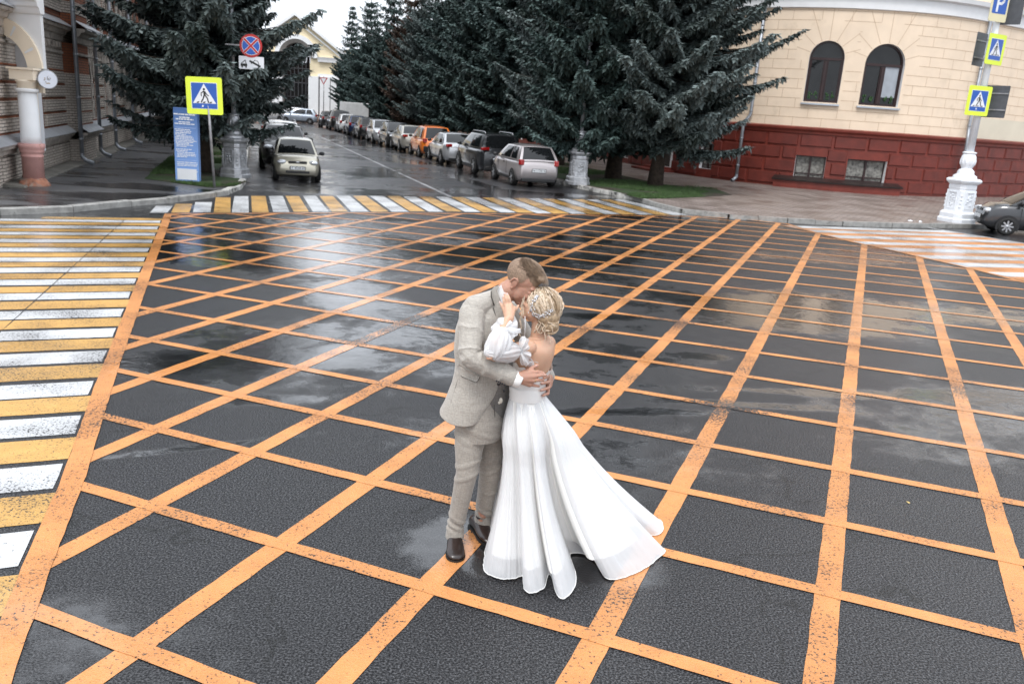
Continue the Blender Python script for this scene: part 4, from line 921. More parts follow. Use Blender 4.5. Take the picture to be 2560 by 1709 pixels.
for s0_, s1_ in ((Ro + .1, xr + 14), (-xr - 8, -Ro - .1)):
    band(cr, HHF, s0_, s1_, [(zsp - .35, 0), (zsp - .35, .35), (zsp - .1, .4), (zsp + .15, .5), (zsp + .15, 0)], 3); band(cr, HHF, s0_, s1_, [(zsp - 1.9, 0), (zsp - 1.9, .3), (zsp - 1.6, .3), (zsp - 1.6, 0)], 3)
obj('cornice', cr, WHITE, hall, world=True)
for px in (343.5, 442, 560):
    for sg_ in (1, -1):
        x_ = at(*z2(px, 900), YF).x - cA.x; pc = MB(); pc.box(HHF(sg_ * x_, (zsp - 1.9 + .8) / 2, .25), (1.25, .5, zsp - 1.9 - .8)); obj('pilaster', pc, WHITE, hall, world=True)
pw_ = MB()
for sg_ in (1, -1):
    a_, b2 = sorted((sg_ * (Ri + .2), sg_ * (xr + 4))); panel(pw_, [(a_, .7), (b2, .7), (b2, zsp - 1.9), (a_, zsp - 1.9)], [], HHF, (), 0, d=.03)
obj('peach_wall', pw_, PEA, hall, world=True)
bs_ = MB(); band(bs_, HHF, -xr - 8, xr + 14, [(zg, 0), (zg, .9), (.8, .9), (.8, 0)], 4); obj('base_wall', bs_, mat('brown_red_base', (.30, .17, .12), .8, var=.15, vs=1), hall, world=True)
side_ = MB(); side_.box(HHF(0, (zsp + 1) / 2, -12), (2 * xr + 16, 20, zsp + 1.2)); obj('rear_block', side_, YEL, hall, world=True)
def text(name, body, size, loc, rot, m, parent=None, ext=.01, align='CENTER', M=None):
    cu = bpy.data.curves.new(name, 'FONT'); cu.body = body; cu.size = size; cu.extrude = ext; cu.align_x = align; cu.align_y = 'CENTER'; cu.resolution_u = 3
    o = bpy.data.objects.new(name + '_tmp', cu); COL.objects.link(o); dg = bpy.context.evaluated_depsgraph_get(); me = bpy.data.meshes.new_from_object(o.evaluated_get(dg)); bpy.data.objects.remove(o)
    me.materials.clear(); me.materials.append(m); me.transform(Matrix.LocRotScale(Vector(loc), __import__('mathutils').Euler(rot), None) if M is None else M)
    o = obj(name, me, None, parent); return o
q = at(*z2(225, 590), YF); text('lettering', 'ОЛЛ', 1.0, Vector((q.x, YF + .6 - 1.4, q.z)) - Vector(hall.location), (R_(90), 0, 0), mat('pale_letters', (.55, .56, .6), .5), hall)
# ================================================================== spruces
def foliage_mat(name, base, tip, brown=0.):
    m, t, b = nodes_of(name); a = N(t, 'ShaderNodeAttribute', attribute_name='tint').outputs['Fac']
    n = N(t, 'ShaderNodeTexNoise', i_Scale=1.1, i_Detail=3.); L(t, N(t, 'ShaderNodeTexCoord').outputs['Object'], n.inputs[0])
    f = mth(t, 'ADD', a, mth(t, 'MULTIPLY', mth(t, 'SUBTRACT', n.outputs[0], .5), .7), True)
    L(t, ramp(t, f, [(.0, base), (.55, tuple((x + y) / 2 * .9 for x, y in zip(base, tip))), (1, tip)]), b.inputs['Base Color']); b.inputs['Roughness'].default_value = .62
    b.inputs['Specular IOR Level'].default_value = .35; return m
NEEDLE = foliage_mat('blue_spruce_needles', (.018, .032, .026), (.26, .32, .315)); NGREEN = foliage_mat('green_spruce_needles', (.015, .030, .024), (.16, .235, .225)); NDEAD = foliage_mat('dead_spruce_needles', (.030, .020, .014), (.11, .062, .038))
BARK = mat('spruce_bark', (.055, .040, .030), .9, var=.4, vs=9, bump=1., bs=22)
TWIG = mat('spruce_twig', (.045, .032, .022), .9, var=.3)
def spruce(seed, H, R, zlow, dense=1., tuft=.15, droop=.10, wmul=1., top=1.):
    """crown arrays of one spruce: whorls of boughs, fishbone side shoots, hanging needle sprays"""
    rg = np.random.RandomState(seed); V = []; T = []; mb = MB(); z = zlow; k = 0
    def shape(z): f = (z - zlow) / (H - zlow); return R * (1 - f) ** .8 * min(1, .58 + 2.1 * f) + .12
    while z < H - .3:
        hi = z > 9.5; nb = int(rg.randint(7, 10) * (1 if not hi else .8)); a0 = rg.uniform(0, 6.28)
        for q in range(nb):
            a = a0 + 6.283 * q / nb + rg.uniform(-.3, .3); Lb = shape(z) * rg.uniform(.72, 1.12); zz = z + rg.uniform(-.15, .15); fz = (z - zlow) / (H - zlow)
            dirv = np.array([math.cos(a), math.sin(a)]); el = -.06 - .16 * (1 - fz) + .30 * fz + rg.uniform(-.1, .1); n = max(5, int(Lb / .3)); P = []
            for i in range(n + 1):
                u = i / n; r = Lb * u; h = Lb * (el * u * 1.0 - droop * 2.2 * u * (1 - u) + .26 * u * u * (1 - fz * .6))
                wob = .04 * Lb * math.sin(3 * u + a * 5); P.append(np.array([dirv[0] * r - dirv[1] * wob, dirv[1] * r + dirv[0] * wob, zz + h]))
            mb.tube(P[:max(3, int(n * .85))], [max(.006, .030 * (Lb / 4) * (1 - .85 * i / n)) for i in range(max(3, int(n * .85)))], 4, caps=False)
            bt = rg.uniform(-.25, .25); st = (.17 if not hi else .26) / dense; r = Lb * .16
            while r < Lb:
                u = r / Lb; i = min(n - 1, int(u * n)); fr = u * n - i; p = P[i] * (1 - fr) + P[i + 1] * fr; t_ = P[i + 1] - P[i]; t_ /= np.linalg.norm(t_)
                sl = min(.95, .16 + .95 * (1 - u)) * rg.uniform(.7, 1.15) * min(1, .35 + Lb * .2)
                for sd in (-1, 1):
                    sa = math.radians(rg.uniform(38, 62)) * sd; c, s_ = math.cos(sa), math.sin(sa); d = np.array([t_[0] * c - t_[1] * s_, t_[0] * s_ + t_[1] * c, t_[2] - .10]); d /= np.linalg.norm(d)
                    m = max(2, int(sl / (.042 if not hi else .09)))
                    us = (np.arange(m) + rg.uniform(.2, .8, m)) / m; cen = p + d * (us * sl)[:, None]; cen[:, 2] -= (.42 * sl * us ** 1.6)
                    for sub in (0, 1, 2):
                        l = tuft * rg.uniform(.75, 1.35, m) * (1.25 if sub == 2 else 1); w = l * rg.uniform(.15, .26, m) * wmul
                        if sub < 2:
                            az_ = math.atan2(d[1], d[0]) + (1 if sub else -1) * rg.uniform(.5, 1.0, m); dz = rg.uniform(-.75, .05, m)
                        else: az_ = rg.uniform(0, 6.28, m); dz = rg.uniform(-2.6, -.7, m)
                        dd = np.stack([np.cos(az_), np.sin(az_), dz], 1); dd /= np.linalg.norm(dd, axis=1)[:, None]
                        up = rg.normal(0, .35, (m, 3)) + (np.array([0, 0, 1.]) if sub < 2 else np.array([dirv[0], dirv[1], .3])); sv = np.cross(dd, up); sv /= (np.linalg.norm(sv, axis=1)[:, None] + 1e-6)
                        a_ = cen; b_ = cen + dd * (l * .45)[:, None] + sv * w[:, None]; c_ = cen + dd * l[:, None]; e_ = cen + dd * (l * .45)[:, None] - sv * w[:, None]
                        nz = np.cross(dd, sv); b_ = b_ - nz * (w * .25)[:, None] * np.sign(nz[:, 2:3]); e_ = e_ - nz * (w * .25)[:, None] * np.sign(nz[:, 2:3])
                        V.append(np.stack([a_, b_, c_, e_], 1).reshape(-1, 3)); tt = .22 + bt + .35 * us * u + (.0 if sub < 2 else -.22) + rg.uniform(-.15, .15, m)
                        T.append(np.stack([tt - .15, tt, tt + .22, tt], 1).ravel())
                r += st * rg.uniform(.7, 1.3)
        z += rg.uniform(.36, .54) * (1.0 if z < 9.5 else 1.5) / dense ** .5; k += 1
    V = np.concatenate(V); T = np.concatenate(T); return V, T, mb
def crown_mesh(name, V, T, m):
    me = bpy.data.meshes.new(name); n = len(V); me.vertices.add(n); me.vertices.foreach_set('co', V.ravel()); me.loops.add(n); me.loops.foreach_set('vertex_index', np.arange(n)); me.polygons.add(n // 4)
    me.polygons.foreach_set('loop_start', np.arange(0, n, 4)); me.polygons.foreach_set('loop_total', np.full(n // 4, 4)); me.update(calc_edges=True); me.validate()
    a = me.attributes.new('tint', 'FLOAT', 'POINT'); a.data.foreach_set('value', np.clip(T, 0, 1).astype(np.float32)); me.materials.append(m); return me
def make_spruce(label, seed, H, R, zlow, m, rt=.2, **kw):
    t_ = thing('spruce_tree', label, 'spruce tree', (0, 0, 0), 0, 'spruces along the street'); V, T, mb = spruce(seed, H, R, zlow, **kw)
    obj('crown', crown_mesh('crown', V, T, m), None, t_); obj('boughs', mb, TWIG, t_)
    tr = MB(); n = 10; tr.tube([(.03 * math.sin(k * 1.3), .03 * math.cos(k * 1.7), H * .97 * k / n) for k in range(n + 1)], [rt * (1.35 if k == 0 else 1) * (1 - .93 * k / n) for k in range(n + 1)], 12); obj('trunk', tr, BARK, t_); return t_
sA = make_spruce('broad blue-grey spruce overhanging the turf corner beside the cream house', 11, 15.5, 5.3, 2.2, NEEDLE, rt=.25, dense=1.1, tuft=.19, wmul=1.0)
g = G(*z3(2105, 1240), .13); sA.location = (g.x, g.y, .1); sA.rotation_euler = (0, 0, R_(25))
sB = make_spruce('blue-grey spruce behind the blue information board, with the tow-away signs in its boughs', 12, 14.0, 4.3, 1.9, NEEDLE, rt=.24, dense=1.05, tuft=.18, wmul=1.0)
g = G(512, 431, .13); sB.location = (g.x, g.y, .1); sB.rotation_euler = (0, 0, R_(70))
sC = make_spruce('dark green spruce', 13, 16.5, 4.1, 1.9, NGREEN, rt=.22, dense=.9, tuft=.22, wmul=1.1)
def lighter(src, mt, label, x, y, rz, sx=1., sz=1.):
    c = copy_tree(src); c.location = (x, y, .1); c.rotation_euler = (0, 0, R_(rz)); c.scale = (sx, sx, sz); c['label'] = label
    if mt:
        for ch in c.children:
            if ch.name.startswith('crown'): ch.data = ch.data.copy(); ch.data.materials[0] = mt
    return c
g = G(*z3(1690, 1165), .13); sC.location = (g.x, g.y, .1); sC.scale = (1.3, 1.3, 1.05)
def later(): lighter(sC, None, 'spruce whose trunk stands hidden right behind the silver lamp pedestal of the right verge', 2.13, 33.55, 200, .80, .95); relabel(sC, 'tall dark spruce just left of the broad blue one, behind the silver lamp pedestal')
LX = lambda y: 5.3 - .425 * (y - 35.5)
later()
lighter(sA, None, 'tall blue-grey spruce above the silver hatchback, second back from the crossing', LX(44.4) + .3, 44.4, 140, .82, 1.06)
for y, rz, sx, sz, src, mt, lab in [(49.5, 60, 1.0, .95, sC, None, 'dark spruce above the black off-roader in the right-hand row'), (54.5, 200, .95, 1.0, sC, None, 'dark green spruce above the silver saloon, midway down the right verge'),
    (60, 300, .92, .93, sC, None, 'dark spruce rising behind the orange hatchback'), (65, 20, .74, .9, sA, None, 'blue-tinged spruce just right of the dead brown one'),
    (70, 120, .74, .85, sC, NDEAD, 'dead spruce with bare brown needles among the green ones'), (76, 250, .8, .84, sC, None, 'dark spruce overhanging the white box lorry'),
    (84, 10, .78, .80, sC, None, 'second spruce from the far end of the right-hand row'), (92, 100, .70, .72, sC, None, 'smallest spruce, at the far end of the right-hand row, against the sky')]:
    lighter(src, mt, lab, LX(y), y, rz, sx, sz)
for x, y, rz, sx, sz, src, lab in [(-15.0, 40.5, 30, .85, .95, sC, 'dark spruce behind the blue-grey one on the left verge'), (-18.2, 51.5, 160, .85, .9, sB, 'third spruce back along the left verge'), (-21.6, 62.5, 260, .85, .85, sC, 'farthest spruce of the left verge, beside the arched hall')]:
    lighter(src, None, lab, x, y, rz, sx, sz)
# grass: blades on both verges, one mass
def in_poly(x, y, P):
    c = False
    for i in range(len(P)):
        a, b_ = P[i], P[(i + 1) % len(P)]
        if (a.y > y) != (b_.y > y) and x < (b_.x - a.x) * (y - a.y) / (b_.y - a.y) + a.x: c = not c
    return c
GM = mat('grass_blades', (.05, .095, .026), .7, var=.45, vs=5)
def blades(P, n, ymax, h0=.05, h1=.12, z=.13):
    mb = MB(); x0, x1 = min(p.x for p in P), max(p.x for p in P); y0 = min(p.y for p in P); cnt = 0; tries = 0
    while cnt < n and tries < n * 12:
        tries += 1; x, y = random.uniform(x0, x1), y0 + (ymax - y0) * random.random() ** 1.6
        if not in_poly(x, y, P) or vnoise(x, y, .45, 5) < -.04: continue
        cnt += 1; a = random.uniform(0, 6.28); h = random.uniform(h0, h1); w_ = random.uniform(.006, .014); l = random.uniform(-.04, .04); c, s_ = math.cos(a) * w_, math.sin(a) * w_
        mb.add([(x - c, y - s_, z), (x + c, y + s_, z), (x + l, y + l * .7, z + h)], [(0, 1, 2)])
    return mb
random.seed(8)
GRP = [GR[1], GR[2], GR[3], GR[4], GR[5], GR[6], GR[7], GR[7] + ST * 14] + GRF[3:] + [G(*z3(1270, 1235)), G(*z3(1580, 1300))]
tag(obj('grass', blades(GRP, 26000, 42), GM), 'short green grass under the spruces on the right verge', 'grass', kind='stuff')
tag(obj('grass', blades(GL, 22000, 36), GM), 'short green grass round the blue information board', 'grass', kind='stuff')
tf = G(*z1(1480, 1330)); q = [tf + Vector((.45 * math.cos(a), .3 * math.sin(a), 0)) for a in np.arange(0, 6.2, .5)]
tag(obj('grass', blades(q, 1500, max(p.y for p in q), .08, .22, .03), GM), 'tuft of rank grass growing at the kerb below the crossing sign', 'grass', kind='stuff')
# ================================================================== street furniture
SILV = mat('silver_lamp_paint', (.42, .43, .45), .35, metal=.55, var=.25, vs=6, bump=.6, bs=30); LWH = mat('white_lamp_paint', (.76, .79, .83), .45, var=.06, vs=5, bump=.3, bs=30)
def lamp_post(label, p, m, ph=1.0, pole_h=8., rz=0.):
    t_ = thing('lamp_post', label, 'lamp post', (p.x, p.y, .12), rz)
    def plan(r, c):      # square with bevelled corners
        return [(r, -c), (r, c), (c, r), (-c, r), (-r, c), (-r, -c), (-c, -r), (c, -r)]
    prof = [(.50, 0), (.50, .12), (.46, .16), (.46, .30), (.43, .34), (.385, .37), (.36, .55), (.345, 1.08), (.36, 1.12), (.36, 1.2), (.35, 1.24), (.44, 1.32), (.46, 1.36), (.46, 1.40), (.40, 1.44)]
    mb = MB(); rings = [[Vector((x * ph, y * ph, z * ph)) for x, y in plan(r, r * .62)] for r, z in prof]; mb.loft(rings, 0, True, False)
    for k in range(4):    # corner fins and relief panels
        M = Matrix.Rotation(k * math.pi / 2, 4, 'Z')
        for x0, w_, z0, z1_ in ((.365, .30, .46, 1.0),):
            for dz, ww_, hh in ((0, .30, .03), (.54, .30, .03)): mb.box(M @ Vector((x0 * ph, 0, (z0 + dz) * ph)), (.03, ww_ * ph, hh), 0, M=M)
            for sg_ in (-1, 1): mb.box(M @ Vector((x0 * ph, sg_ * .15 * ph, (z0 + .27) * ph)), (.03, .03, .55 * ph), 0, M=M)
            for j in range(14): mb.sphere(M @ Vector((x0 * ph, random.uniform(-.10, .10) * ph, (z0 + random.uniform(.08, .46)) * ph)), (.02, random.uniform(.018, .04), random.uniform(.018, .05)), 6, 4, 0, M=M)
        M2 = Matrix.Rotation(k * math.pi / 2 + math.pi / 4, 4, 'Z'); mb.box(M2 @ Vector((.41 * ph, 0, .72 * ph)), (.05, .14 * ph, .68 * ph), 0, M=M2, bev=.015)
        for j in range(4): mb.sphere(M2 @ Vector((.44 * ph, 0, (.52 + j * .12) * ph)), (.02, .03, .05), 6, 4, 0, M=M2)
    obj('pedestal', mb, m, t_)
    u_ = MB(); u_.lathe([(r * ph, z * ph) for r, z in [(.36, 1.40), (.37, 1.46), (.35, 1.53), (.27, 1.57), (.255, 1.62), (.26, 1.66), (.21, 1.72), (.165, 1.76), (.17, 1.79), (.19, 1.83), (.225, 1.92), (.235, 2.02), (.225, 2.12), (.195, 2.2), (.175, 2.23), (.21, 2.25), (.215, 2.28), (.17, 2.30)]], 28)
    for k in range(12):
        a = k * math.pi / 6; u_.sphere((.222 * ph * math.cos(a), .222 * ph * math.sin(a), 1.98 * ph), (.03, .03, .10), 6, 5)
    obj('urn', u_, m, t_)
    pm_ = MB(); pm_.tube([(0, 0, 2.28 * ph), (0, 0, pole_h)], [.118 * ph, .085 * ph] if m is LWH else [.09 * ph, .06 * ph], 20); obj('pole', pm_, m, t_)
    c_ = MB(); zc = 5.0; q_ = 1 if m is LWH else .7; c_.lathe([(r_ * q_, h_) for r_, h_ in [(.11, zc), (.17, zc + .04), (.185, zc + .1), (.18, zc + .16), (.14, zc + .26), (.105, zc + .36), (.13, zc + .40), (.13, zc + .44), (.10, zc + .46)]], 24); obj('collar', c_, m, t_)
    a_ = MB(); a_.tube([(0, 0, pole_h - .05), (.1, 0, pole_h + .6), (.9, 0, pole_h + .9)], [.06, .05, .04], 10); obj('bracket_arm', a_, m, t_)
    hd = MB(); hd.lathe([(.03, .32), (.1, .28), (.2, .05), (.22, 0), (.05, -.05)], 16, (.95, 0, pole_h + .65)); obj('lantern', hd, m, t_); return t_
random.seed(4)
gl = G(*z1(1603, 1208), .13); gm = G(*z3(1342, 1213), .13); gr2 = G(2389, 554, .13)
lamp_post('silver-painted lamp post with a square pedestal on the left verge, its urn under spruce boughs', gl, SILV, .82, 7.5, R_(-14))
lamp_post('silver-painted lamp post with a square pedestal on the right verge, between hatchback and spruce trunk', gm, SILV, .86, 7.5, R_(12))
WLP = lamp_post('white lamp post with an ornate pedestal carrying crossing and parking signs', gr2, LWH, .98, 9.0, R_(22))
# signs: built flat in x-z, facing -y, then turned
YLW = mat('fluorescent_yellow', (.72, .86, .06), .4, var=.03); SBL = mat('sign_blue', (.022, .10, .42), .35, var=.05); SWH = mat('sign_white', (.74, .76, .80), .35, var=.03); SBK = mat('sign_black', (.012, .012, .012), .4); SRD = mat('sign_red', (.42, .02, .02), .35); SGY = mat('sign_back_grey', (.085, .09, .10), .45, metal=.3, var=.2); CRM = mat('sign_cream', (.72, .66, .42), .4, var=.03)
def rrect(w_, h_, r, n=4):
    P = []
    for cx, cy, a0 in ((w_ / 2 - r, -h_ / 2 + r, -90), (w_ / 2 - r, h_ / 2 - r, 0), (-w_ / 2 + r, h_ / 2 - r, 90), (-w_ / 2 + r, -h_ / 2 + r, 180)):
        P += [(cx + r * math.cos(R_(a0 + 90 * k / n)), cy + r * math.sin(R_(a0 + 90 * k / n))) for k in range(n + 1)]
    return P
def flat(mb, P, y, mi, th=.002): mb.slab((0, y, 0), (1, 0, 0), (0, 0, 1), P, th, mi) if False else mb.add([(x, y, z) for x, z in P] + [(x, y + th, z) for x, z in P], [tuple(range(len(P)))] + [tuple(range(2 * len(P) - 1, len(P) - 1, -1))] + [((i + 1) % len(P), i, len(P) + i, len(P) + (i + 1) % len(P)) for i in range(len(P))], mi)
def stroke(mb, pts, w_, y, mi):
    for (x0, z0), (x1, z1_) in zip(pts, pts[1:]):
        l = math.hypot(x1 - x0, z1_ - z0); nx, nz = -(z1_ - z0) / l * w_ / 2, (x1 - x0) / l * w_ / 2; ex, ez = (x1 - x0) / l * w_ * .3, (z1_ - z0) / l * w_ * .3
        flat(mb, [(x0 + nx - ex, z0 + nz - ez), (x0 - nx - ex, z0 - nz - ez), (x1 - nx + ex, z1_ - nz + ez), (x1 + nx + ex, z1_ + nz + ez)][::1], y, mi, .001)
def crossing_sign(parent, s=1., flip=1, sticker=True, tall=1.0):
    """yellow board, blue square, white triangle, walking man on stripes; 0.9 m"""
    b_ = MB(); flat(b_, rrect(.92 * s, .94 * s * tall, .05), 0, 0, .012); obj('board', b_, [YLW], parent)
    q = MB(); k = s * .64
    flat(q, rrect(k * 1.04, k * 1.04 * tall, .01), -.003, 1); flat(q, rrect(k, k * tall, .008), -.006, 0)
    flat(q, [(-.46 * k, -.30 * k * tall), (.46 * k, -.30 * k * tall), (0, .47 * k * tall)], -.009, 1)
    f = flip
    def T(P): return [(x * k * f, z * k * tall) for x, z in P]
    hx = [( .0 + .045 * math.cos(a), .255 + .05 * math.sin(a)) for a in np.arange(0, 6.28, .6)]; flat(q, [(x * k, z * k * tall) for x, z in hx], -.012, 2)
    flat(q, T([(-.035, .19), (.055, .18), (.06, .02), (-.02, .0)])[::f], -.012, 2)
    for P, w_ in (([(-.02, .18), (-.12, .10), (-.11, -.01)], .035), ([(.03, .17), (.10, .06), (.17, .0)], .035), ([(.0, .02), (-.05, -.12), (-.13, -.26)], .05), ([(.04, .02), (.12, -.10), (.16, -.26)], .05)): stroke(q, T(P), w_ * k, -.012, 2)
    for x in (-.27, -.02, .24): flat(q, T([(x - .06, -.285), (x + .03, -.285), (x + .07, -.23), (x, -.23)])[::f], -.012, 2)
    if sticker: flat(q, [(-.12 * k, -.43 * k), (-.06 * k, -.45 * k), (-.03 * k, -.38 * k), (-.09 * k, -.36 * k)], -.012, 1)
    obj('pictogram', q, [SBL, SWH, SBK], parent)
GALV = mat('galvanised_pole', (.30, .30, .31), .45, metal=.6, var=.25, vs=7, dirt=((.20, .11, .06), 10, .70))
pb0 = G(*z1(1465, 1283), .12); pt0 = at(*z1(1395, 655), pb0.y)
sgn = thing('crossing_sign', 'leaning pole with a yellow-bordered pedestrian crossing sign by the left verge', 'road sign', (pt0.x, pt0.y, pt0.z), 0)
sgn.rotation_euler = (0, R_(-1.5) * 1, R_(6)); crossing_sign(sgn, 1.0)
q = MB(); q.tube([pb0, pt0 + Vector((.05, .05, .4))], .036, 12); obj('pole', q, GALV, sgn, world=True)
# signs on the white lamp post
def sign_at(name, label, px, py, Y, rz, ry=0., grp=None): 
    q = at(px, py, Y); t_ = thing(name, label, 'road sign', (q.x, q.y, q.z), 0, grp); t_.rotation_euler = (0, R_(ry), R_(rz)); return t_
YL = gr2.y - .25
s1_ = sign_at('crossing_sign', 'lower yellow pedestrian crossing sign on the white lamp post', 2200 + 645 / 2.614, 660 / 2.614, YL, 16); crossing_sign(s1_, .95, 1)
q = MB(); q.box((0, .03, 0), (.06, .05, .6)); obj('clamp', q, GALV, s1_)
s2_ = sign_at('crossing_sign', 'upper yellow pedestrian crossing sign on the white lamp post, narrow from this side', 2200 + 757 / 2.614, 325 / 2.614, YL, 30); crossing_sign(s2_, .95, -1, False)
q = MB(); q.box((0, .03, 0), (.06, .05, .6)); obj('clamp', q, GALV, s2_)
for lab, px, py, rz, in (('grey back of a road sign facing away, beside the upper crossing sign', 655, 325, 130), ('grey back of a road sign facing away, beside the lower crossing sign', 750, 665, 112)):
    t_ = sign_at('sign_back', lab, 2200 + px / 2.614, py / 2.614, YL + .35, 0)
    t_.rotation_euler = (0, 0, R_(40 if px < 700 else -40)); q = MB(); flat(q, rrect(.72, .98, .03), 0, 0, .02); flat(q, rrect(.70, .96, .03), .022, 0, .004); obj('back_plate', q, SGY, t_)
    q = MB()
    for z in (-.25, .25): q.box((0, -.015, z), (.70, .02, .04))
    obj('rail', q, GALV, t_)
s3_ = sign_at('parking_sign', 'blue and cream parking sign with a white P, highest on the white lamp post', 2200 + 782 / 2.614, 48 / 2.614, YL, 22)
q = MB(); flat(q, rrect(.72, 1.08, .05), 0, 0, .02); obj('board', q, CRM, s3_)
q = MB(); flat(q, rrect(.58, .62, .03), -.004, 0); obj('blue_field', q, SBL, s3_)
q = MB(); stroke(q, [(-.10, -.24), (-.10, .24)], .085, -.008, 0); stroke(q, [(-.10, .22), (.05, .22), (.13, .16), (.13, .05), (.05, -.02), (-.10, -.02)], .08, -.009, 0); obj('letter_p', q, SWH, s3_)
s3_.location.z += .12
t_ = sign_at('sign_back', 'grey back of the topmost road sign, beside the parking sign', 2200 + 868 / 2.614, 50 / 2.614, YL + .3, -42); q = MB(); flat(q, rrect(.6, 1.0, .03), 0, 0, .03); obj('back_plate', q, SGY, t_)
# no stopping, tow-away, on the left lamp post
YN = gl.y - 1.1; z_ = Zx(590, 80, 15.68)
ns = sign_at('no_stopping_sign', 'round blue and red no stopping sign caught in the spruce boughs', *z_(585, 550), YN, 4)
r = 26.5 / FPX * YN
q = MB(); q.lathe([(.002, -.01), (r, -.01), (r, .01), (.002, .01)], 40, (0, 0, 0), 0, 'y', smooth=False); obj('rim', q, SRD, ns)
q = MB(); q.lathe([(.002, 0), (r * .80, 0)], 40, (0, -.013, 0), 0, 'y', caps=False); q.lathe([(.002, 0), (r * .76, 0)], 40, (0, -.016, 0), 1, 'y', caps=False)
for a in (45, 135): c, s_ = math.cos(R_(a)) * r * .80, math.sin(R_(a)) * r * .80; stroke(q, [(-c, -s_), (c, s_)], r * .24, -.019 - a * 1e-5, 0); stroke(q, [(-c, -s_), (c, s_)], r * .17, -.022 - a * 1e-5, 2)
obj('face', q, [SWH, SBL, SRD], ns)
q = MB(); q.box((-.35, .06, 0), (.75, .04, .04)); obj('bracket', q, GALV, ns)
tw = sign_at('tow_away_plate', 'white tow-away plate with a small truck and tilted car, below the no stopping sign', *z_(605, 1220), YN, 4)
q = MB(); flat(q, rrect(.70, .35, .02), 0, 0, .01); obj('plate', q, SWH, tw)
q = MB(); stroke(q, [(-.28, -.03), (-.17, .07), (-.15, -.03)], .018, -.004, 0); flat(q, [(-.30, -.10), (-.12, -.10), (-.12, -.03), (-.30, -.03)], -.004, 0); stroke(q, [(-.04, .05), (.24, -.08)], .05, -.004, 0); stroke(q, [(.04, .02), (.10, .08), (.18, .05), (.22, -.06)], .014, -.005, 0)
for x, z in ((-.26, -.12), (-.15, -.12), (.0, .0), (.2, -.10)): flat(q, [(x + .022 * math.cos(a), z + .022 * math.sin(a)) for a in np.arange(0, 6.28, .7)], -.006, 0)
obj('pictogram', q, SBK, tw)
# blue information board
PB = G(*z1(1287, 1237), .13); w_px = (1362 - 1212) / 2.731; bw_ = w_px / FPX * PB.y * 1.03; tp = at(*z1(1275, 738), PB.y).z
pyl = thing('information_board', 'tall blue information board with blurred white lines of text, on the left verge', 'information board', (PB.x, PB.y, .13), R_(6)); Hh = tp - .13
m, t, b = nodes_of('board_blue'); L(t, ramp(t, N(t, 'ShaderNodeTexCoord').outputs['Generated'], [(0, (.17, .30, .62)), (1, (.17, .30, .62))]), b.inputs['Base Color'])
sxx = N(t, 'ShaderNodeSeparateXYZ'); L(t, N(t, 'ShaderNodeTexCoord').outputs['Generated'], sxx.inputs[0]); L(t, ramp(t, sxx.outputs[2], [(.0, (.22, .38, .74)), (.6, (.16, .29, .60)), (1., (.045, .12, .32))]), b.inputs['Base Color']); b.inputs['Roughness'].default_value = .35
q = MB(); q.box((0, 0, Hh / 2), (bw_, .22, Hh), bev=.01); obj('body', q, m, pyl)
q = MB(); q.box((.0, -.113, .20), (bw_ * .82, .006, .30)); obj('white_foot_panel', q, SWH, pyl)
q = MB(); zt_ = lambda yy: Hh * (1 - (yy - 85) / (1530 - 85)); rnd = random.Random(2)
def line(x0, x1, yy, th=.022):
    x = x0
    while x < x1 - .01:
        w_ = min(rnd.uniform(.03, .12), x1 - x); q.box(((x + w_ / 2), -.112, zt_(yy) + rnd.uniform(-.002, .002)), (w_, .004, th)); x += w_ + .014
X = lambda xx: (xx - 300) / 430 * bw_
for x0, x1, yy in [(95, 475, 212), (190, 380, 270), (130, 445, 305), (180, 390, 360), (110, 465, 395)]: line(X(x0), X(x1), yy, .034 if yy < 320 else .026)
for x0, x1, yy in [(105, 380, 505), (125, 400, 537), (110, 390, 570), (110, 300, 600), (130, 415, 632), (110, 435, 660), (110, 440, 690), (110, 490, 722), (115, 430, 750), (115, 355, 778), (125, 435, 808), (125, 305, 836), (115, 400, 892), (115, 330, 922), (135, 450, 955), (135, 470, 988), (140, 465, 1015), (125, 320, 1042), (125, 495, 1150), (125, 495, 1185), (130, 480, 1215), (375, 500, 1325)]: line(X(x0), X(x1), yy)
obj('text_lines', q, SWH, pyl)
q = MB()
for yy in (468, 1108, 1280): q.box((0, -.112, zt_(yy)), (bw_ * .84, .004, .012))
obj('rules', q, mat('rule_blue', (.38, .48, .72), .4), pyl)
# give-way sign far down the street
gw = sign_at('give_way_sign', 'small triangular give-way sign in front of the yellow hall', *Zx(700, 90, 7.84)(855, 880), 80, 0); q = MB(); flat(q, [(0, -.36), (.38, .28), (-.38, .28)], 0, 0, .02); flat(q, [(0, -.22), (.25, .21), (-.25, .21)], -.01, 1); obj('plate', q, [SRD, SWH], gw)
q = MB(); q.tube([(0, .06, .4), (0, .06, -3.2)], .04, 8); obj('pole', q, GALV, gw)
# crumpled white paint blob / paper on the kerb by the right crossing
lb = G(*Zx(1700, 480, 2.731)(1620, 225), .02); q = MB()
for k in range(9): q.sphere(lb + Vector((random.uniform(-.28, .28), random.uniform(-.06, .1), random.uniform(.02, .12))), (random.uniform(.05, .14), .06, random.uniform(.03, .07)), 8, 5)
tag(obj('paint_spill', q, SWH), 'lump of white paint dried over the kerb by the right-hand crossing', 'paint spill')
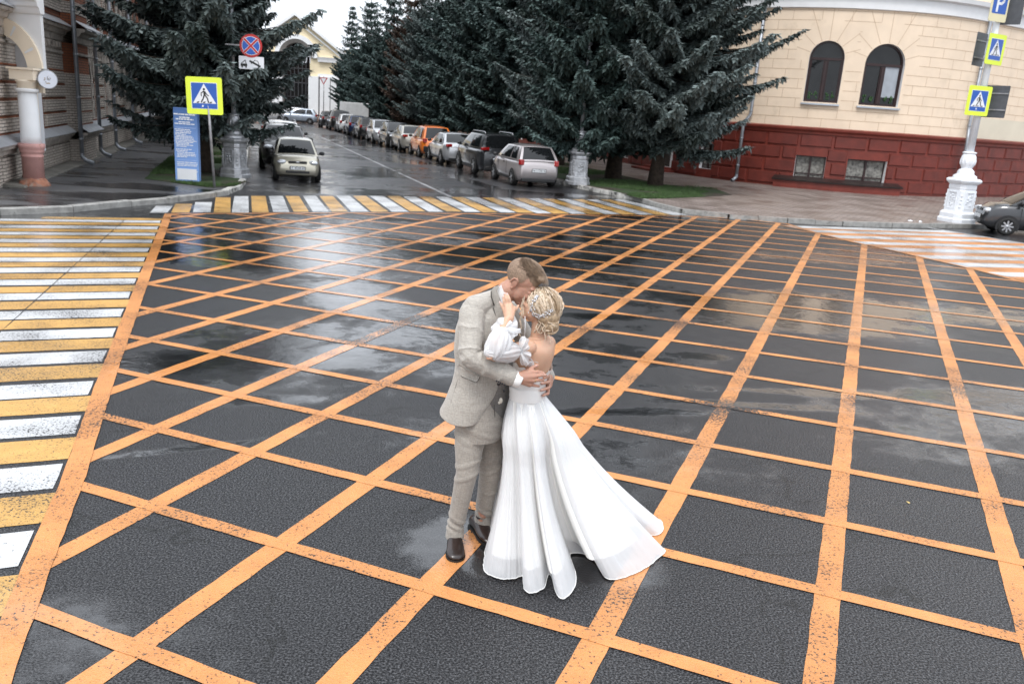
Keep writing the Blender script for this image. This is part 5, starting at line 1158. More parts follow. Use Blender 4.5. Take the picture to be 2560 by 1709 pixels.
# fallen leaves on the asphalt
LEAF = mat('fallen_leaf', (.50, .36, .12), .6, var=.3); rnd = random.Random(6)
for px, py, lab in [(2270, 1255, 'curled yellow leaf lying between the orange lines right of the dress train'), (1772, 1235, 'small yellow leaf on the asphalt just beyond the tip of the dress train')]:
    g = G(px, py, .006); q = MB(); a = rnd.uniform(0, 6.28); l = .022
    P = [(l * c * math.cos(a) - w_ * math.sin(a), l * c * math.sin(a) + w_ * math.cos(a), h) for c, w_, h in ((-1, 0, 0), (-.3, .3 * l, .004), (.5, .28 * l, .006), (1, 0, .002), (.5, -.28 * l, .0), (-.3, -.3 * l, .002))]
    q.add(P, [tuple(range(6))]); t_ = obj('fallen_leaf', q, LEAF); t_.location = (g.x, g.y, g.z); tag(t_, lab, 'leaf')
# ================================================================== cars
TYRE = mat('tyre_rubber', (.012, .012, .012), .75); RIM = mat('alloy_rim', (.45, .46, .48), .3, metal=.8, var=.1); CGL = mat('car_glass', (.008, .009, .010), .04, spec=.5); CBK = mat('black_trim', (.012, .012, .013), .45)
HLT = mat('headlight_lens', (.55, .57, .60), .08, metal=.3, coat=1.); TLT = mat('tail_light_lens', (.33, .008, .008), .12, coat=1.); AMB = mat('amber_lens', (.75, .20, .02), .2, coat=1.); PLT = mat('number_plate', (.62, .64, .66), .4); PLK = mat('plate_character', (.02, .02, .02), .5)
def paint(name, c, metal=.55): return mat(name, c, .32, metal=metal, var=.03, vs=1, coat=1.)
def lerp_tab(tab, x):
    for (x0, y0), (x1, y1) in zip(tab, tab[1:]):
        if x <= x1: f = (x - x0) / (x1 - x0); f = f * f * (3 - 2 * f) if 0 <= f <= 1 else max(0, min(1, f)); return y0 + (y1 - y0) * f
    return tab[-1][1]
def make_car(label, col, P, loc, head, plate=None, scale=1., group='parked cars along the side street', lower=None, rails=False, sides=True):
    Lc, Wc, Hc, zb_, zh, zt_ = P['L'], P['W'], P['H'], P['belt'], P['hood'], P['deck']; r0, r1, r2, r3 = P['roof']; wr = P.get('wr', .29); wb = P['wb']; fo = P.get('fo', (Lc - wb) / 2 * .95)
    t_ = thing('parked_car', label, 'car', (loc[0], loc[1], 0), math.pi / 2 - R_(head), group); t_.scale = (scale,) * 3; a, w_ = Lc / 2, Wc / 2
    top = [(-a, zt_ - .22), (-a + .10, zt_ - .03), (r0, zt_ if zt_ > zb_ - .2 else zb_), (r0 + .25, zb_), (r3 - .1, zb_), (r3, zb_ - .01), (a - .35, zh), (a - .08, zh - .16), (a, zh - .34)]
    top.sort(); bot = [(-a, .30), (-a + .2, .19), (0, .17), (a - .25, .18), (a, .26)]
    wid = [(-a, .80), (-a + .12, .93), (-a + .6, .99), (0, 1.), (a - .7, .98), (a - .18, .90), (a, .74)]
    xs_ = sorted(set([-a, -a + .04, -a + .12, -a + .3] + list(np.linspace(-a + .5, a - .5, 14)) + [a - .3, a - .14, a - .05, a])); rings = []
    for x in xs_:
        zt2, zb2, ww = lerp_tab(top, x), lerp_tab(bot, x), w_ * lerp_tab(wid, x); h = zt2 - zb2
        half = [(0, zb2), (.80, zb2), (.93, zb2 + .05 * h), (.99, zb2 + .30 * h), (1., zb2 + .55 * h), (.975, zb2 + .80 * h), (.93, zb2 + .93 * h), (.84, zb2 + .99 * h), (.45, zt2 + .02), (0, zt2 + .03)]
        rings.append([Vector((x, ww * y, z)) for y, z in half] + [Vector((x, -ww * y, z)) for y, z in half[-2:0:-1]])
    mb = MB(); mb.loft(rings, 0, True, True)
    obj('body', mb, [col], t_)
    # cabin: glass box under a painted roof with pillars
    bz, rz = zb_ - .03, Hc; bw, rw = w_ * .91, w_ * .70
    def cab(x0, x1, x2, x3, bw_, rw_, z0, z1_, off=0.):
        R0 = [Vector((x0 - off, bw_ + off, z0)), Vector((x3 + off, bw_ + off, z0)), Vector((x3 + off, -bw_ - off, z0)), Vector((x0 - off, -bw_ - off, z0))]
        R1 = [Vector((x1 - off, rw_ + off, z1_)), Vector((x2 + off, rw_ + off, z1_)), Vector((x2 + off, -rw_ - off, z1_)), Vector((x1 - off, -rw_ - off, z1_))]; return R0, R1
    c0, c1 = cab(r0, r1, r2, r3, bw, rw, bz, rz - .07); g = MB()
    def bil(q, u, v): return q[0].lerp(q[1], u).lerp(q[3].lerp(q[2], u), v)
    bow = .05
    def face(q, n_, u0, u1, v0, v1, mb_, off, mi=0, nu=6, nv=4):
        vs = []
        for j in range(nv + 1):
            for i in range(nu + 1):
                u, v = u0 + (u1 - u0) * i / nu, v0 + (v1 - v0) * j / nv; vs.append(bil(q, u, v) + n_ * (off + bow * 4 * u * (1 - u) * .8 + bow * .8 * v * (1 - v) * 4 * .6))
        mb_.add(vs, [(j * (nu + 1) + i, j * (nu + 1) + i + 1, (j + 1) * (nu + 1) + i + 1, (j + 1) * (nu + 1) + i) for j in range(nv) for i in range(nu)], mi, True)
    quads = {}
    for nm, (i, j) in {'left': (1, 0), 'front': (2, 1), 'right': (3, 2), 'rear': (0, 3)}.items():
        q = [c0[i], c0[j], c1[j], c1[i]]; n_ = (q[1] - q[0]).cross(q[3] - q[0]).normalized(); quads[nm] = (q, n_)
    for nm, (q, n_) in quads.items(): face(q, n_, 0, 1, 0, 1, g, 0)
    nx, ny = 8, 6; rv_ = []
    for i in range(nx + 1):
        for j in range(ny + 1):
            u, v = i / nx, j / ny; x = r1 + (r2 - r1) * u; y = rw * (2 * v - 1); ex = bow * .8 * 4 * v * (1 - v) * 1.0
            x += (ex if i == nx else -ex if i == 0 else 0); y2 = y * (1 + .8 * bow * 4 * u * (1 - u) * .0)
            rv_.append((x, y2 + (1 if j == ny else -1 if j == 0 else 0) * bow * .8 * 4 * u * (1 - u), rz - .07 + .07 * (1 - (2 * v - 1) ** 4) * (1 - (2 * u - 1) ** 6 * .8)))
    g.add(rv_, [(i * (ny + 1) + j, (i + 1) * (ny + 1) + j, (i + 1) * (ny + 1) + j + 1, i * (ny + 1) + j + 1) for i in range(nx) for j in range(ny)], 0, True)
    obj('roof', g, [col], t_)
    for nm, part_, u0, u1 in (('front', 'windscreen', .05, .95), ('rear', 'rear_window', .07, .93)):
        q, n_ = quads[nm]; m_ = MB(); face(q, n_, u0, u1, .07 if nm == 'front' else P.get('rwl', .16), .93, m_, .008); obj(part_, m_, CGL, t_)
    for nm in ('left', 'right'):
        q, n_ = quads[nm]; sp_ = P.get('split', [(.12, .50), (.53, .86)])
        for u0, u1 in sp_:
            if nm == 'right': u0, u1 = 1 - u1, 1 - u0
            m_ = MB(); face(q, n_, (1 - u1), (1 - u0), .10, .90, m_, .008); obj('side_window', m_, CGL, t_)
    fx, rx = a - fo, a - fo - wb
    for x, nm in ((fx, 'f'), (rx, 'r')):
        for s in (1, -1):
            M = Matrix.Translation((x, s * (w_ - .10), wr)) @ Matrix.Rotation(math.pi if s > 0 else 0, 4, 'Z')
            wh = MB(); wh.lathe([(wr * .62, -.09), (wr * .90, -.10), (wr, -.07), (wr, .07), (wr * .92, .11), (wr * .66, .115), (wr * .62, .10)], 28, (0, 0, 0), 0, 'y', M=Matrix.Translation((x, s * (w_ - .095), wr)) @ (Matrix.Rotation(math.pi, 4, 'Z') if s < 0 else Matrix.Identity(4)) @ Matrix.Scale(-1, 4, (0, 1, 0)))
            wo = obj('wheel', wh, TYRE, t_)
            rm = MB(); yy = s * (w_ + .0); rm.lathe([(.02, .0), (wr * .2, .0), (wr * .2, -.02), (wr * .55, -.035), (wr * .63, .01)], 24, (0, 0, 0), 1, 'y', caps=False, M=Matrix.Translation((x, yy, wr)) @ (Matrix.Rotation(math.pi, 4, 'Z') if s > 0 else Matrix.Identity(4)))
            for k in range(5 if not P.get('caps') else 8):
                an = k * 2 * math.pi / (5 if not P.get('caps') else 8); Mr = Matrix.Translation((x, yy + s * .006, wr)) @ Matrix.Rotation(an, 4, 'Y'); rm.box(Mr @ Vector((wr * .36, 0, 0)), (wr * .52, .03, wr * .16), 0, M=Matrix.Rotation(an, 4, 'Y'))
            rm.lathe([(.001, 0), (wr * .17, 0), (wr * .17, -.02)], 16, (0, 0, 0), 0, 'y', caps=False, M=Matrix.Translation((x, yy + s * .024, wr)) @ (Matrix.Rotation(math.pi, 4, 'Z') if s > 0 else Matrix.Identity(4)))
            obj('rim', rm, [RIM, CBK], wo)
            ar_ = MB(); R1_ = wr * 1.20; pts_o = [(x + R1_ * math.cos(R_(k)), wr + R1_ * math.sin(R_(k))) for k in range(-24, 205, 12)]; ww = w_ * lerp_tab(wid, x) + .012
            inner = [(x + wr * .9 * math.cos(R_(k)), wr + wr * .9 * math.sin(R_(k))) for k in range(-24, 205, 12)]; n_ = len(pts_o)
            ar_.add([(p[0], s * (ww * (1 if p[1] < zb_ * .8 else .985)), p[1]) for p in pts_o] + [(p[0], s * (ww + .0), p[1]) for p in inner], [(i, i + 1, n_ + i + 1, n_ + i) for i in range(n_ - 1)]); obj('wheel_arch', ar_, CBK, t_)
    # lights, grille, plates, mirrors
    hz = zh - .20
    for s in (1, -1):
        m_ = MB(); m_.sphere((a - .10, s * w_ * .66, hz), (.13, w_ * .22, .085), 14, 8, 0, M=Matrix.Rotation(-s * R_(22), 3, 'Z').to_4x4()); 
        if P.get('amber'): m_.sphere((a - .18, s * w_ * .83, hz - .01), (.11, w_ * .07, .06), 10, 6, 1)
        obj('headlight', m_, [HLT, AMB], t_)
        m_ = MB(); tz = P.get('tz', zt_ - .22); tw_, th_ = P.get('tw', .16), P.get('th', .11); m_.box((-a + .065, s * w_ * (.86 - tw_ * .35), tz), (.16, w_ * tw_ * 1.6, th_ * 2), 0, M=Matrix.Rotation(s * R_(16), 4, 'Z'), bev=.03); obj('tail_light', m_, TLT, t_)
        m_ = MB(); m_.sphere((r3 - .28, s * (w_ + .09), zb_ + .06), (.07, .11, .075), 10, 7); m_.box((r3 - .26, s * (w_ - .0), zb_ + .02), (.05, .14, .03)); obj('mirror', m_, P.get('mir', CBK), t_)
    m_ = MB(); m_.box((a - .015, 0, hz + .015), (.06, w_ * .78, .07), bev=.02); m_.box((a - .012, 0, .36), (.07, w_ * 1.0, .09), bev=.02); obj('grille', m_, CBK, t_)
    m_ = MB(); m_.sphere((a + .018, 0, hz + .015), (.012, .07, .028), 12, 6); obj('badge', m_, RIM, t_)
    for s, nm in ((1, 'f'), (-1, 'r')):
        pz = .50 if s > 0 else P.get('pz', .52); m_ = MB(); m_.box((s * (a + .012), 0, pz), (.02, .52, .112)); m_.box((s * (a + .006), 0, pz), (.02, .55, .14), 1); po_ = obj('number_plate', m_, [PLT, CBK], t_)
        if plate and plate[0] == nm:
            yy = math.pi / 2 if s > 0 else -math.pi / 2
            text('plate_text', plate[1], .115, (s * (a + .0235), 0, pz), (R_(90), 0, yy), PLK, po_, .0005)
    m_ = MB(); m_.box((-a + .02, 0, .26), (.10, Wc * .80, .14), bev=.03); 
    obj('bumper_insert', m_, CBK, t_)
    if lower: 
        m_ = MB(); m_.box((-a + .03, 0, .46), (.12, Wc * .90, .30), bev=.05); obj('rear_bumper', m_, lower, t_)
    if rails:
        for s in (1, -1):
            m_ = MB(); m_.tube([(r1 + .1, s * rw * .92, rz - .03), (r1 + .2, s * rw * .92, rz + .04), (r2 - .2, s * rw * .92, rz + .04), (r2 - .05, s * rw * .92, rz - .03)], .02, 8); obj('roof_rail', m_, RIM, t_)
    # door seams
    for s in (1, -1):
        m_ = MB()
        for x in P.get('seams', [(r3 - .35), (r0 + r3) / 2 - .05]):
            ww = w_ * lerp_tab(wid, x); m_.box((x, s * (ww + .002), (zb_ + .32) / 2), (.012, .006, (zb_ - .42)))
        m_.box(((r0 + r3) / 2 + .28, s * (w_ + .006), zb_ - .16), (.16, .02, .03)); m_.box(((r0 + r3) / 2, s * (w_ - .005), .27), (wb * .78, .05, .07)); obj('door_trim', m_, CBK, t_)
    if P.get('wiper'):
        m_ = MB(); m_.box((-a + .16, 0, zb_ + .02), (.02, .03, .10)); m_.box((-a + .22, .12, zb_ + .13), (.02, .30, .02)); obj('rear_wiper', m_, CBK, t_)
    return t_
HATCH = dict(L=3.65, W=1.66, H=1.50, belt=.95, hood=.92, deck=.96, roof=(-1.76, -1.38, .22, 1.02), wb=2.37, wr=.285, tz=.88, tw=.13, th=.10, pz=.60, split=[(.10, .34), (.38, .84)], wiper=1, rwl=.10)
SALOON = dict(L=4.55, W=1.78, H=1.46, belt=.94, hood=.86, deck=1.02, roof=(-1.55, -.85, .30, 1.15), wb=2.68, wr=.32, tz=.90, tw=.20, th=.07, pz=.80)
SUVP = dict(L=4.6, W=1.86, H=1.70, belt=1.08, hood=1.06, deck=1.10, roof=(-2.18, -1.85, .35, 1.20), wb=2.68, wr=.36, tz=1.08, tw=.24, th=.06, pz=.85, rwl=.10)
KAL = dict(L=4.0, W=1.70, H=1.50, belt=.93, hood=.90, deck=.96, roof=(-1.80, -1.42, .25, 1.12), wb=2.47, wr=.28, amber=0, mir=CBK)
def rowpos(y, P, face_away=True, head=-18.5):
    XL_ = lambda yy: -.35 - .385 * (yy - 31.66); p = Vector((XL_(y), y, 0)); fo = P.get('fo', (P['L'] - P['wb']) / 2 * .95); rx = P['L'] / 2 - fo - P['wb'] if face_away else -(P['L'] / 2 - fo)
    d = az(head); n_ = Vector((d.y, -d.x, 0)); return p - d * rx + n_ * (P['W'] / 2 - .09)
c_pink = paint('pale_rose_silver_paint', (.46, .42, .42)); c_dk = paint('charcoal_paint', (.030, .032, .036)); c_sil = paint('silver_paint', (.50, .51, .53)); c_or = paint('orange_paint', (.72, .17, .012), .1); c_be = paint('champagne_paint', (.44, .42, .37)); c_bk = paint('black_paint', (.008, .008, .009), .2); c_bl = paint('navy_paint', (.010, .025, .075)); c_wh = paint('white_paint', (.62, .63, .64), .1); c_gr = paint('dark_grey_paint', (.042, .044, .049)); c_lb = paint('pale_blue_silver_paint', (.40, .45, .52)); c_kal = paint('pale_gold_paint', (.50, .47, .38))
def car_at(y, lab, col, P, away=True, **kw):
    p = rowpos(y, P, away); return make_car(lab, col, P, (p.x, p.y), -18.5 if away else 161.5, **kw)
car_at(31.7, 'pale rose-silver hatchback with its rear to the crossing, nearest of the right-hand row', c_pink, HATCH, plate=('r', 'Н611ОК 62'))
car_at(36.1, 'charcoal off-roader with silver roof rails, parked ahead of the rose-silver hatchback', c_dk, SUVP, rails=True)
car_at(41.0, 'bright silver saloon with red tail lights, third in the right-hand row', c_sil, SALOON)
car_at(45.0, 'bright orange hatchback with a black rear bumper', c_or, dict(HATCH, L=3.9, H=1.62, W=1.72), lower=CBK, plate=('r', 'Н204КМ 62'))
car_at(49.4, 'champagne saloon with red tail lights, just beyond the orange hatchback', c_be, SALOON)
car_at(52.8, 'dark car facing the crossing, its windscreen towards us, beyond the champagne saloon', c_dk, KAL, False)
car_at(56.9, 'light silver car facing the crossing, between two dark cars', c_sil, KAL, False)
car_at(62.0, 'black hatchback with a red tail light, behind the light silver car', c_bk, HATCH)
car_at(66.2, 'dark blue hatchback with a red tail light', c_bl, HATCH)
car_at(70.4, 'greyish white car in front of the white box lorry', c_wh, HATCH)
car_at(75., 'black car, last but one of the right-hand row', c_bk, SUVP)
car_at(80., 'black car at the far end of the right-hand row', c_bk, HATCH)
ST_ = az(-17.5); q = Vector((-7.38, 27.75, 0)); make_car('pale gold hatchback facing the crossing, at the head of the left-hand row', c_kal, dict(KAL), tuple(q + ST_ * 1.1)[:2], 162.5, scale=.87, plate=('f', 'ВТ 4048 ВО'), group='parked cars along the side street')
q = Vector((-8.95, 31.9, 0)); make_car('black off-roader with a pale wet roof, parked behind the pale gold hatchback', c_bk, dict(SUVP, H=1.66), tuple(q + ST_ * 1.3)[:2], 162.5, scale=.95)
q = Vector((-10.9, 38.6, 0)); make_car('white estate car with only its roof showing behind the black off-roader', c_wh, dict(SUVP, H=1.5, belt=.95, hood=.95, deck=.98), tuple(q + ST_ * 1.4)[:2], 162.5, rails=True)
g = G(2487, 586); d = az(104); n_ = Vector((-d.y, d.x, 0)); MTZ = dict(L=3.5, W=1.52, H=1.49, belt=.93, hood=.90, deck=.95, roof=(-1.70, -1.35, .20, 1.12), wb=2.34, wr=.275, fo=.66, caps=1)
ctr = g + d * (1.75 - .66 + .28) + n_ * .72; mz = make_car('dark grey small hatchback cut off by the right edge, parked past the white lamp post', c_gr, MTZ, (ctr.x, ctr.y), 284, group='parked cars along the side street')
m_ = MB(); m_.sphere((.62, .755, .72), (.035, .012, .018), 8, 5); obj('side_repeater', m_, AMB, mz)
del mz['group']
make_car('pale blue-silver hatchback seen from the side, crossing the far end of the street', c_lb, HATCH, (-22.8, 86.5), 262, group='cars at the far junction')
make_car('second silver car, half hidden behind the pale blue-silver hatchback at the far junction', c_sil, HATCH, (-24.6, 90.5), 258, group='cars at the far junction')
make_car('white car under the spruce boughs at the left of the far junction', c_wh, SALOON, (-25.3, 83.0), 200, group='cars at the far junction')
bt = thing('box_lorry', 'white box lorry parked among the spruces behind the dark cars', 'lorry', (-16.6, 83, 0), math.pi / 2 - R_(-18))
q = MB(); q.box((0, 0, 1.52), (4.6, 2.2, 1.75), bev=.03); obj('box', q, mat('lorry_box_white', (.55, .56, .56), .5, var=.08), bt)
q = MB(); q.box((0, 0, .58), (6.2, 1.2, .2)); obj('chassis', q, CBK, bt); q = MB(); q.box((3.1, 0, 1.25), (1.4, 2.0, 1.5), bev=.15); obj('cab', q, c_wh, bt)
for x in (-1.5, 2.9):
    for s in (1, -1): q = MB(); q.lathe([(.2, -.12), (.38, -.12), (.4, -.1), (.4, .1), (.38, .12), (.2, .12)], 20, (x, s * .9, .4), 0, 'y'); obj('wheel', q, TYRE, bt)
q = MB()
for s in (1, -1): q.box((-2.315, s * .55, 1.5), (.02, 1.02, 1.6))
for y in (-.8, -.3, .3, .8): q.box((-2.335, y, 1.5), (.02, .03, 1.6))
obj('rear_door', q, mat('lorry_box_white', (.55, .56, .56), .5), bt)
# ================================================================== the couple
def melt(mb, vox, smooth=4, fac=.5, disp=None):
    """weld overlapping closed shapes into one continuous skin"""
    me = mb.mesh('tmp', SWH); o = bpy.data.objects.new('tmp', me); COL.objects.link(o)
    m = o.modifiers.new('r', 'REMESH'); m.mode = 'VOXEL'; m.voxel_size = vox; m.use_smooth_shade = True
    if smooth: s = o.modifiers.new('s', 'SMOOTH'); s.factor = fac; s.iterations = smooth
    dg = bpy.context.evaluated_depsgraph_get(); r = bpy.data.meshes.new_from_object(o.evaluated_get(dg)); bpy.data.objects.remove(o); r.materials.clear()
    if disp:
        r.update(); n = len(r.vertices); co = np.empty(n * 3); no = np.empty(n * 3); r.vertices.foreach_get('co', co); r.vertices.foreach_get('normal', no); co = co.reshape(-1, 3); no = no.reshape(-1, 3)
        d = np.array([disp(Vector(c)) for c in co]); co += no * d[:, None]; r.vertices.foreach_set('co', co.ravel()); r.update()
    r.polygons.foreach_set('use_smooth', [True] * len(r.polygons)); return r
def part(name, me, m, parent):
    if isinstance(me, MB): return obj(name, me, m, parent, world=True)
    me.transform(Matrix.Translation(-Vector(parent.location))); me.name = name; me.materials.append(m)
    o = bpy.data.objects.new(name, me); COL.objects.link(o); o.parent = parent; return o
def caps(mb, pts, rad, n=14):
    pts = [Vector(p) for p in pts]; rad = rad if hasattr(rad, '__len__') else [rad] * len(pts); P, R = [], []
    for i in range(len(pts) - 1):
        k = max(1, int((pts[i + 1] - pts[i]).length / .02))
        for j in range(k): P.append(pts[i].lerp(pts[i + 1], j / k)); R.append(rad[i] + (rad[i + 1] - rad[i]) * j / k)
    P.append(pts[-1]); R.append(rad[-1]); mb.tube(P, R, n); mb.sphere(pts[0], rad[0], 14, 9); mb.sphere(pts[-1], rad[-1], 14, 9)
def ring(c, a, b_, yaw, n=36, pw=2.3, tilt=(0, 0)):
    f = az(yaw); l = Vector((-f.y, f.x, 0)); R = []
    for k in range(n):
        t_ = 2 * math.pi * k / n; ct, st = math.cos(t_), math.sin(t_); x = a * math.copysign(abs(ct) ** (2 / pw), ct); y = b_ * math.copysign(abs(st) ** (2 / pw), st)
        p = Vector(c) + f * x + l * y; p.z += tilt[0] * x + tilt[1] * y; R.append(p)
    return R
SKM = mat('fair_skin_tanned', (.46, .255, .185), .5, var=.12, vs=22, sub=.25, spec=.35); SKF = mat('fair_skin_warm', (.58, .355, .245), .45, var=.05, vs=14, sub=.25, spec=.35)
def fabric(name, c1, c2, line=(.25, .27, .33)):
    m, t, b = nodes_of(name); tc = N(t, 'ShaderNodeTexCoord').outputs['Object']; f = None
    for sc_, seed in (((420, 420, 30), 0), ((40, 40, 420), 3)):
        mp = N(t, 'ShaderNodeMapping', i_Scale=sc_, i_Location=(seed, seed, 0)); L(t, tc, mp.inputs[0]); n = N(t, 'ShaderNodeTexNoise', i_Scale=1., i_Detail=1.); L(t, mp.outputs[0], n.inputs[0]); f = n.outputs[0] if f is None else mth(t, 'ADD', f, n.outputs[0])
    c = ramp(t, mth(t, 'MULTIPLY', f, .5), [(.36, c2), (.62, c1)])
    sp_ = N(t, 'ShaderNodeSeparateXYZ'); L(t, tc, sp_.inputs[0]); k = None
    for q, per in ((mth(t, 'ADD', sp_.outputs[0], mth(t, 'MULTIPLY', sp_.outputs[1], .7)), 26.), (sp_.outputs[2], 24.)):
        w_ = mth(t, 'FRACT', mth(t, 'MULTIPLY', q, per)); w_ = ramp(t, w_, [(0, (.55,) * 3), (.08, (0, 0, 0)), (.5, (0, 0, 0)), (.53, (.3,) * 3), (.57, (0, 0, 0))]); k = w_ if k is None else mth(t, 'ADD', k, w_)
    c = mixc(t, mth(t, 'MULTIPLY', k, .55), c, line); L(t, c, b.inputs['Base Color']); b.inputs['Roughness'].default_value = .85; b.inputs['Sheen Weight'].default_value = .25
    bp = N(t, 'ShaderNodeBump', i_Strength=.35, i_Distance=.0012); L(t, f, bp.inputs['Height']); L(t, bp.outputs[0], b.inputs['Normal']); return m
SUIT = fabric('grey_beige_linen', (.47, .437, .39), (.31, .285, .25), (.17, .16, .165)); SUIT_SHADED = fabric('shaded_linen_vest', (.19, .175, .16), (.13, .12, .11))  # second cloth, for the vest: shade beside the jacket put into its colour
SHIRT = mat('white_shirt_cotton', (.80, .79, .77), .7, var=.03); SHOE = mat('dark_brown_leather', (.022, .013, .011), .28, var=.3, vs=12, coat=.3); SEAM = mat('dark_seam', (.085, .078, .07), .8); BTN = mat('dark_button', (.02, .018, .02), .3)
def folds(p, segs, amp, freq=42.):
    """bunching across a limb: ridges that run round it, warped by noise"""
    best = 1e9; val = 0.
    for a, b_, k in segs:
        d = b_ - a; L_ = d.length; u = max(0, min(1, (p - a).dot(d) / L_ ** 2)); q = (p - (a + d * u)).length
        if q < best:
            best = q; w_ = mnoise.noise(p * 9) * 1.3 + mnoise.noise(p * 23 + Vector((5, 1, 2))) * .4; v = math.sin(u * L_ * freq * 2 + w_ * 3.2 + (p.z - p.x) * 14); val = k * ((1 - abs(math.sin(u * L_ * freq + w_ * 1.1 + (p.z - p.x) * 9))) ** 2.4 * 1.2 + .12 * v) * (.55 + .5 * max(0, mnoise.noise(p * 4 + Vector((3, 9, 4))) + .4))
    return val * amp
def refine(P, k=5):
    """more sections between the given ones, along a smooth curve"""
    P = [np.array(p, float) for p in P]; O = []
    for i in range(len(P) - 1):
        a, b_, c, d = P[max(i - 1, 0)], P[i], P[i + 1], P[min(i + 2, len(P) - 1)]
        for j in range(k): v = j / k; O.append(tuple(.5 * (2 * b_ + (c - a) * v + (2 * a - 5 * b_ + 4 * c - d) * v ** 2 + (3 * b_ - a - 3 * c + d) * v ** 3)))
    O.append(tuple(P[-1])); return O
# ---------------------------------------------------------------- groom
A = at
man = thing('person', 'man in a grey-beige linen suit and brown shoes, bending to kiss the woman', 'person', (-.2, 4.75, 0))
FY = 112.                                                     # the way his chest faces
shR, elR, wrR = A(1180, 786, 4.64), A(1174, 893, 4.50), A(1286, 945, 4.52)
shL, elL, wrL = A(1268, 778, 4.98), A(1330, 870, 5.06), A(1372, 950, 4.92)
nk0, nk1 = A(1252, 735, 4.80), A(1284, 706, 4.80)
hc = A(1307, 704, 4.79)                                       # head centre
hf = Vector((.72, -.38, -.56)).normalized(); hl_ = Vector((0, 0, 1)).cross(hf).normalized(); hu = hf.cross(hl_).normalized()
def HM(c, f, l, u): return Matrix(((f.x, l.x, u.x, c.x), (f.y, l.y, u.y, c.y), (f.z, l.z, u.z, c.z), (0, 0, 0, 1)))
MH = HM(hc, hf, hl_, hu); MHR = MH.to_3x3().to_4x4()
def head(mb, M, k=1., ears=True, nose=1.):
    R3 = M.to_3x3().to_4x4()
    def e(c, r, Mx=None): mb.sphere(M @ (Vector(c) * k), [q * k for q in r], 20, 14, 0, M=R3 if Mx is None else R3 @ Mx)
    e((-.016, 0, .032), (.098, .076, .086)); e((.030, 0, -.022), (.064, .062, .088)); e((.022, 0, -.062), (.058, .057, .050)); e((.052, 0, -.092), (.036, .036, .026)); e((.074, 0, -.101), (.018, .022, .017))
    e((.078, 0, .022), (.016, .045, .012)); e((.070, .030, -.030), (.022, .020, .020)); e((.070, -.030, -.030), (.022, .020, .020))
    for s in (1, -1): e((.079, s * .030, -.003), (.012, .015, .010)); e((.03, s * .050, -.045), (.03, .014, .04))
    caps(mb, [M @ (Vector((.088, 0, .006)) * k), M @ (Vector((.104 + .006 * nose, 0, -.030)) * k)], [.007 * k, .012 * k], 10)
    for s in (1, -1): e((.100, s * .010, -.036), (.009, .008, .008))
    e((.092, 0, -.060), (.010, .020, .006)); e((.090, 0, -.071), (.010, .018, .0065))
    if ears:
        for s in (1, -1):
            pts = [M @ (Vector((-.012 + .017 * math.cos(a), s * (.077 + .012 * math.sin(a * .5)), -.004 + .030 * math.sin(a))) * k) for a in np.linspace(-1.6, 3.4, 12)]; caps(mb, pts, .0048 * k, 8)
            e((-.014, s * .076, -.006), (.013, .008, .024)); e((-.006, s * .078, -.032), (.008, .006, .009))
bd = MB(); head(bd, MH, 1.08)
caps(bd, [A(1246, 752, 4.81), A(1268, 728, 4.80), A(1296, 712, 4.79)], [.060, .062, .060], 18)
caps(bd, [shR, A(1215, 775, 4.80), shL], [.05, .06, .05]); bd.loft([ring(A(px, py, 4.80), a, b_, FY) for px, py, a, b_ in ((1170, 1040, .12, .155), (1190, 960, .10, .14), (1205, 860, .115, .165), (1215, 775, .09, .15))])
caps(bd, [shR, elR, wrR], [.052, .042, .030]); caps(bd, [shL, elL, wrL], [.052, .042, .030])
hipR, knR, anR = A(1178, 1055, 4.76), A(1167, 1180, 4.70), A(1139, 1318, 4.75); hipL, knL, anL = A(1226, 1060, 4.88), A(1224, 1185, 4.88), A(1205, 1296, 4.93)
caps(bd, [hipR, knR, anR], [.075, .050, .034]); caps(bd, [hipL, knL, anL], [.075, .050, .034]); 
def finger(mb, pts, r): caps(mb, [A(*p) for p in pts], [r * q for q in np.linspace(1.08, .82, len(pts))], 10)
# right hand on her back
w0 = (1292, 943, 4.515)
for kx, ky, kY in ((1330, 930, 4.54), (1334, 940, 4.53), (1332, 950, 4.53), (1324, 960, 4.535)): caps(bd, [A(*w0), A(kx, ky, kY)], [.031, .0175])
caps(bd, [A(1300, 938, 4.53), A(1318, 928, 4.55)], [.022, .015])
finger(bd, [(1330, 930, 4.54), (1345, 929, 4.54), (1358, 932, 4.575)], .0112); finger(bd, [(1335, 940, 4.53), (1350, 938, 4.535), (1364, 938, 4.58)], .0115)
finger(bd, [(1333, 950, 4.53), (1346, 950, 4.535), (1358, 950, 4.57)], .0110); finger(bd, [(1324, 960, 4.535), (1336, 963, 4.54), (1347, 965, 4.565)], .0100)
finger(bd, [(1313, 931, 4.545), (1328, 920, 4.555), (1343, 913, 4.575)], .0125)
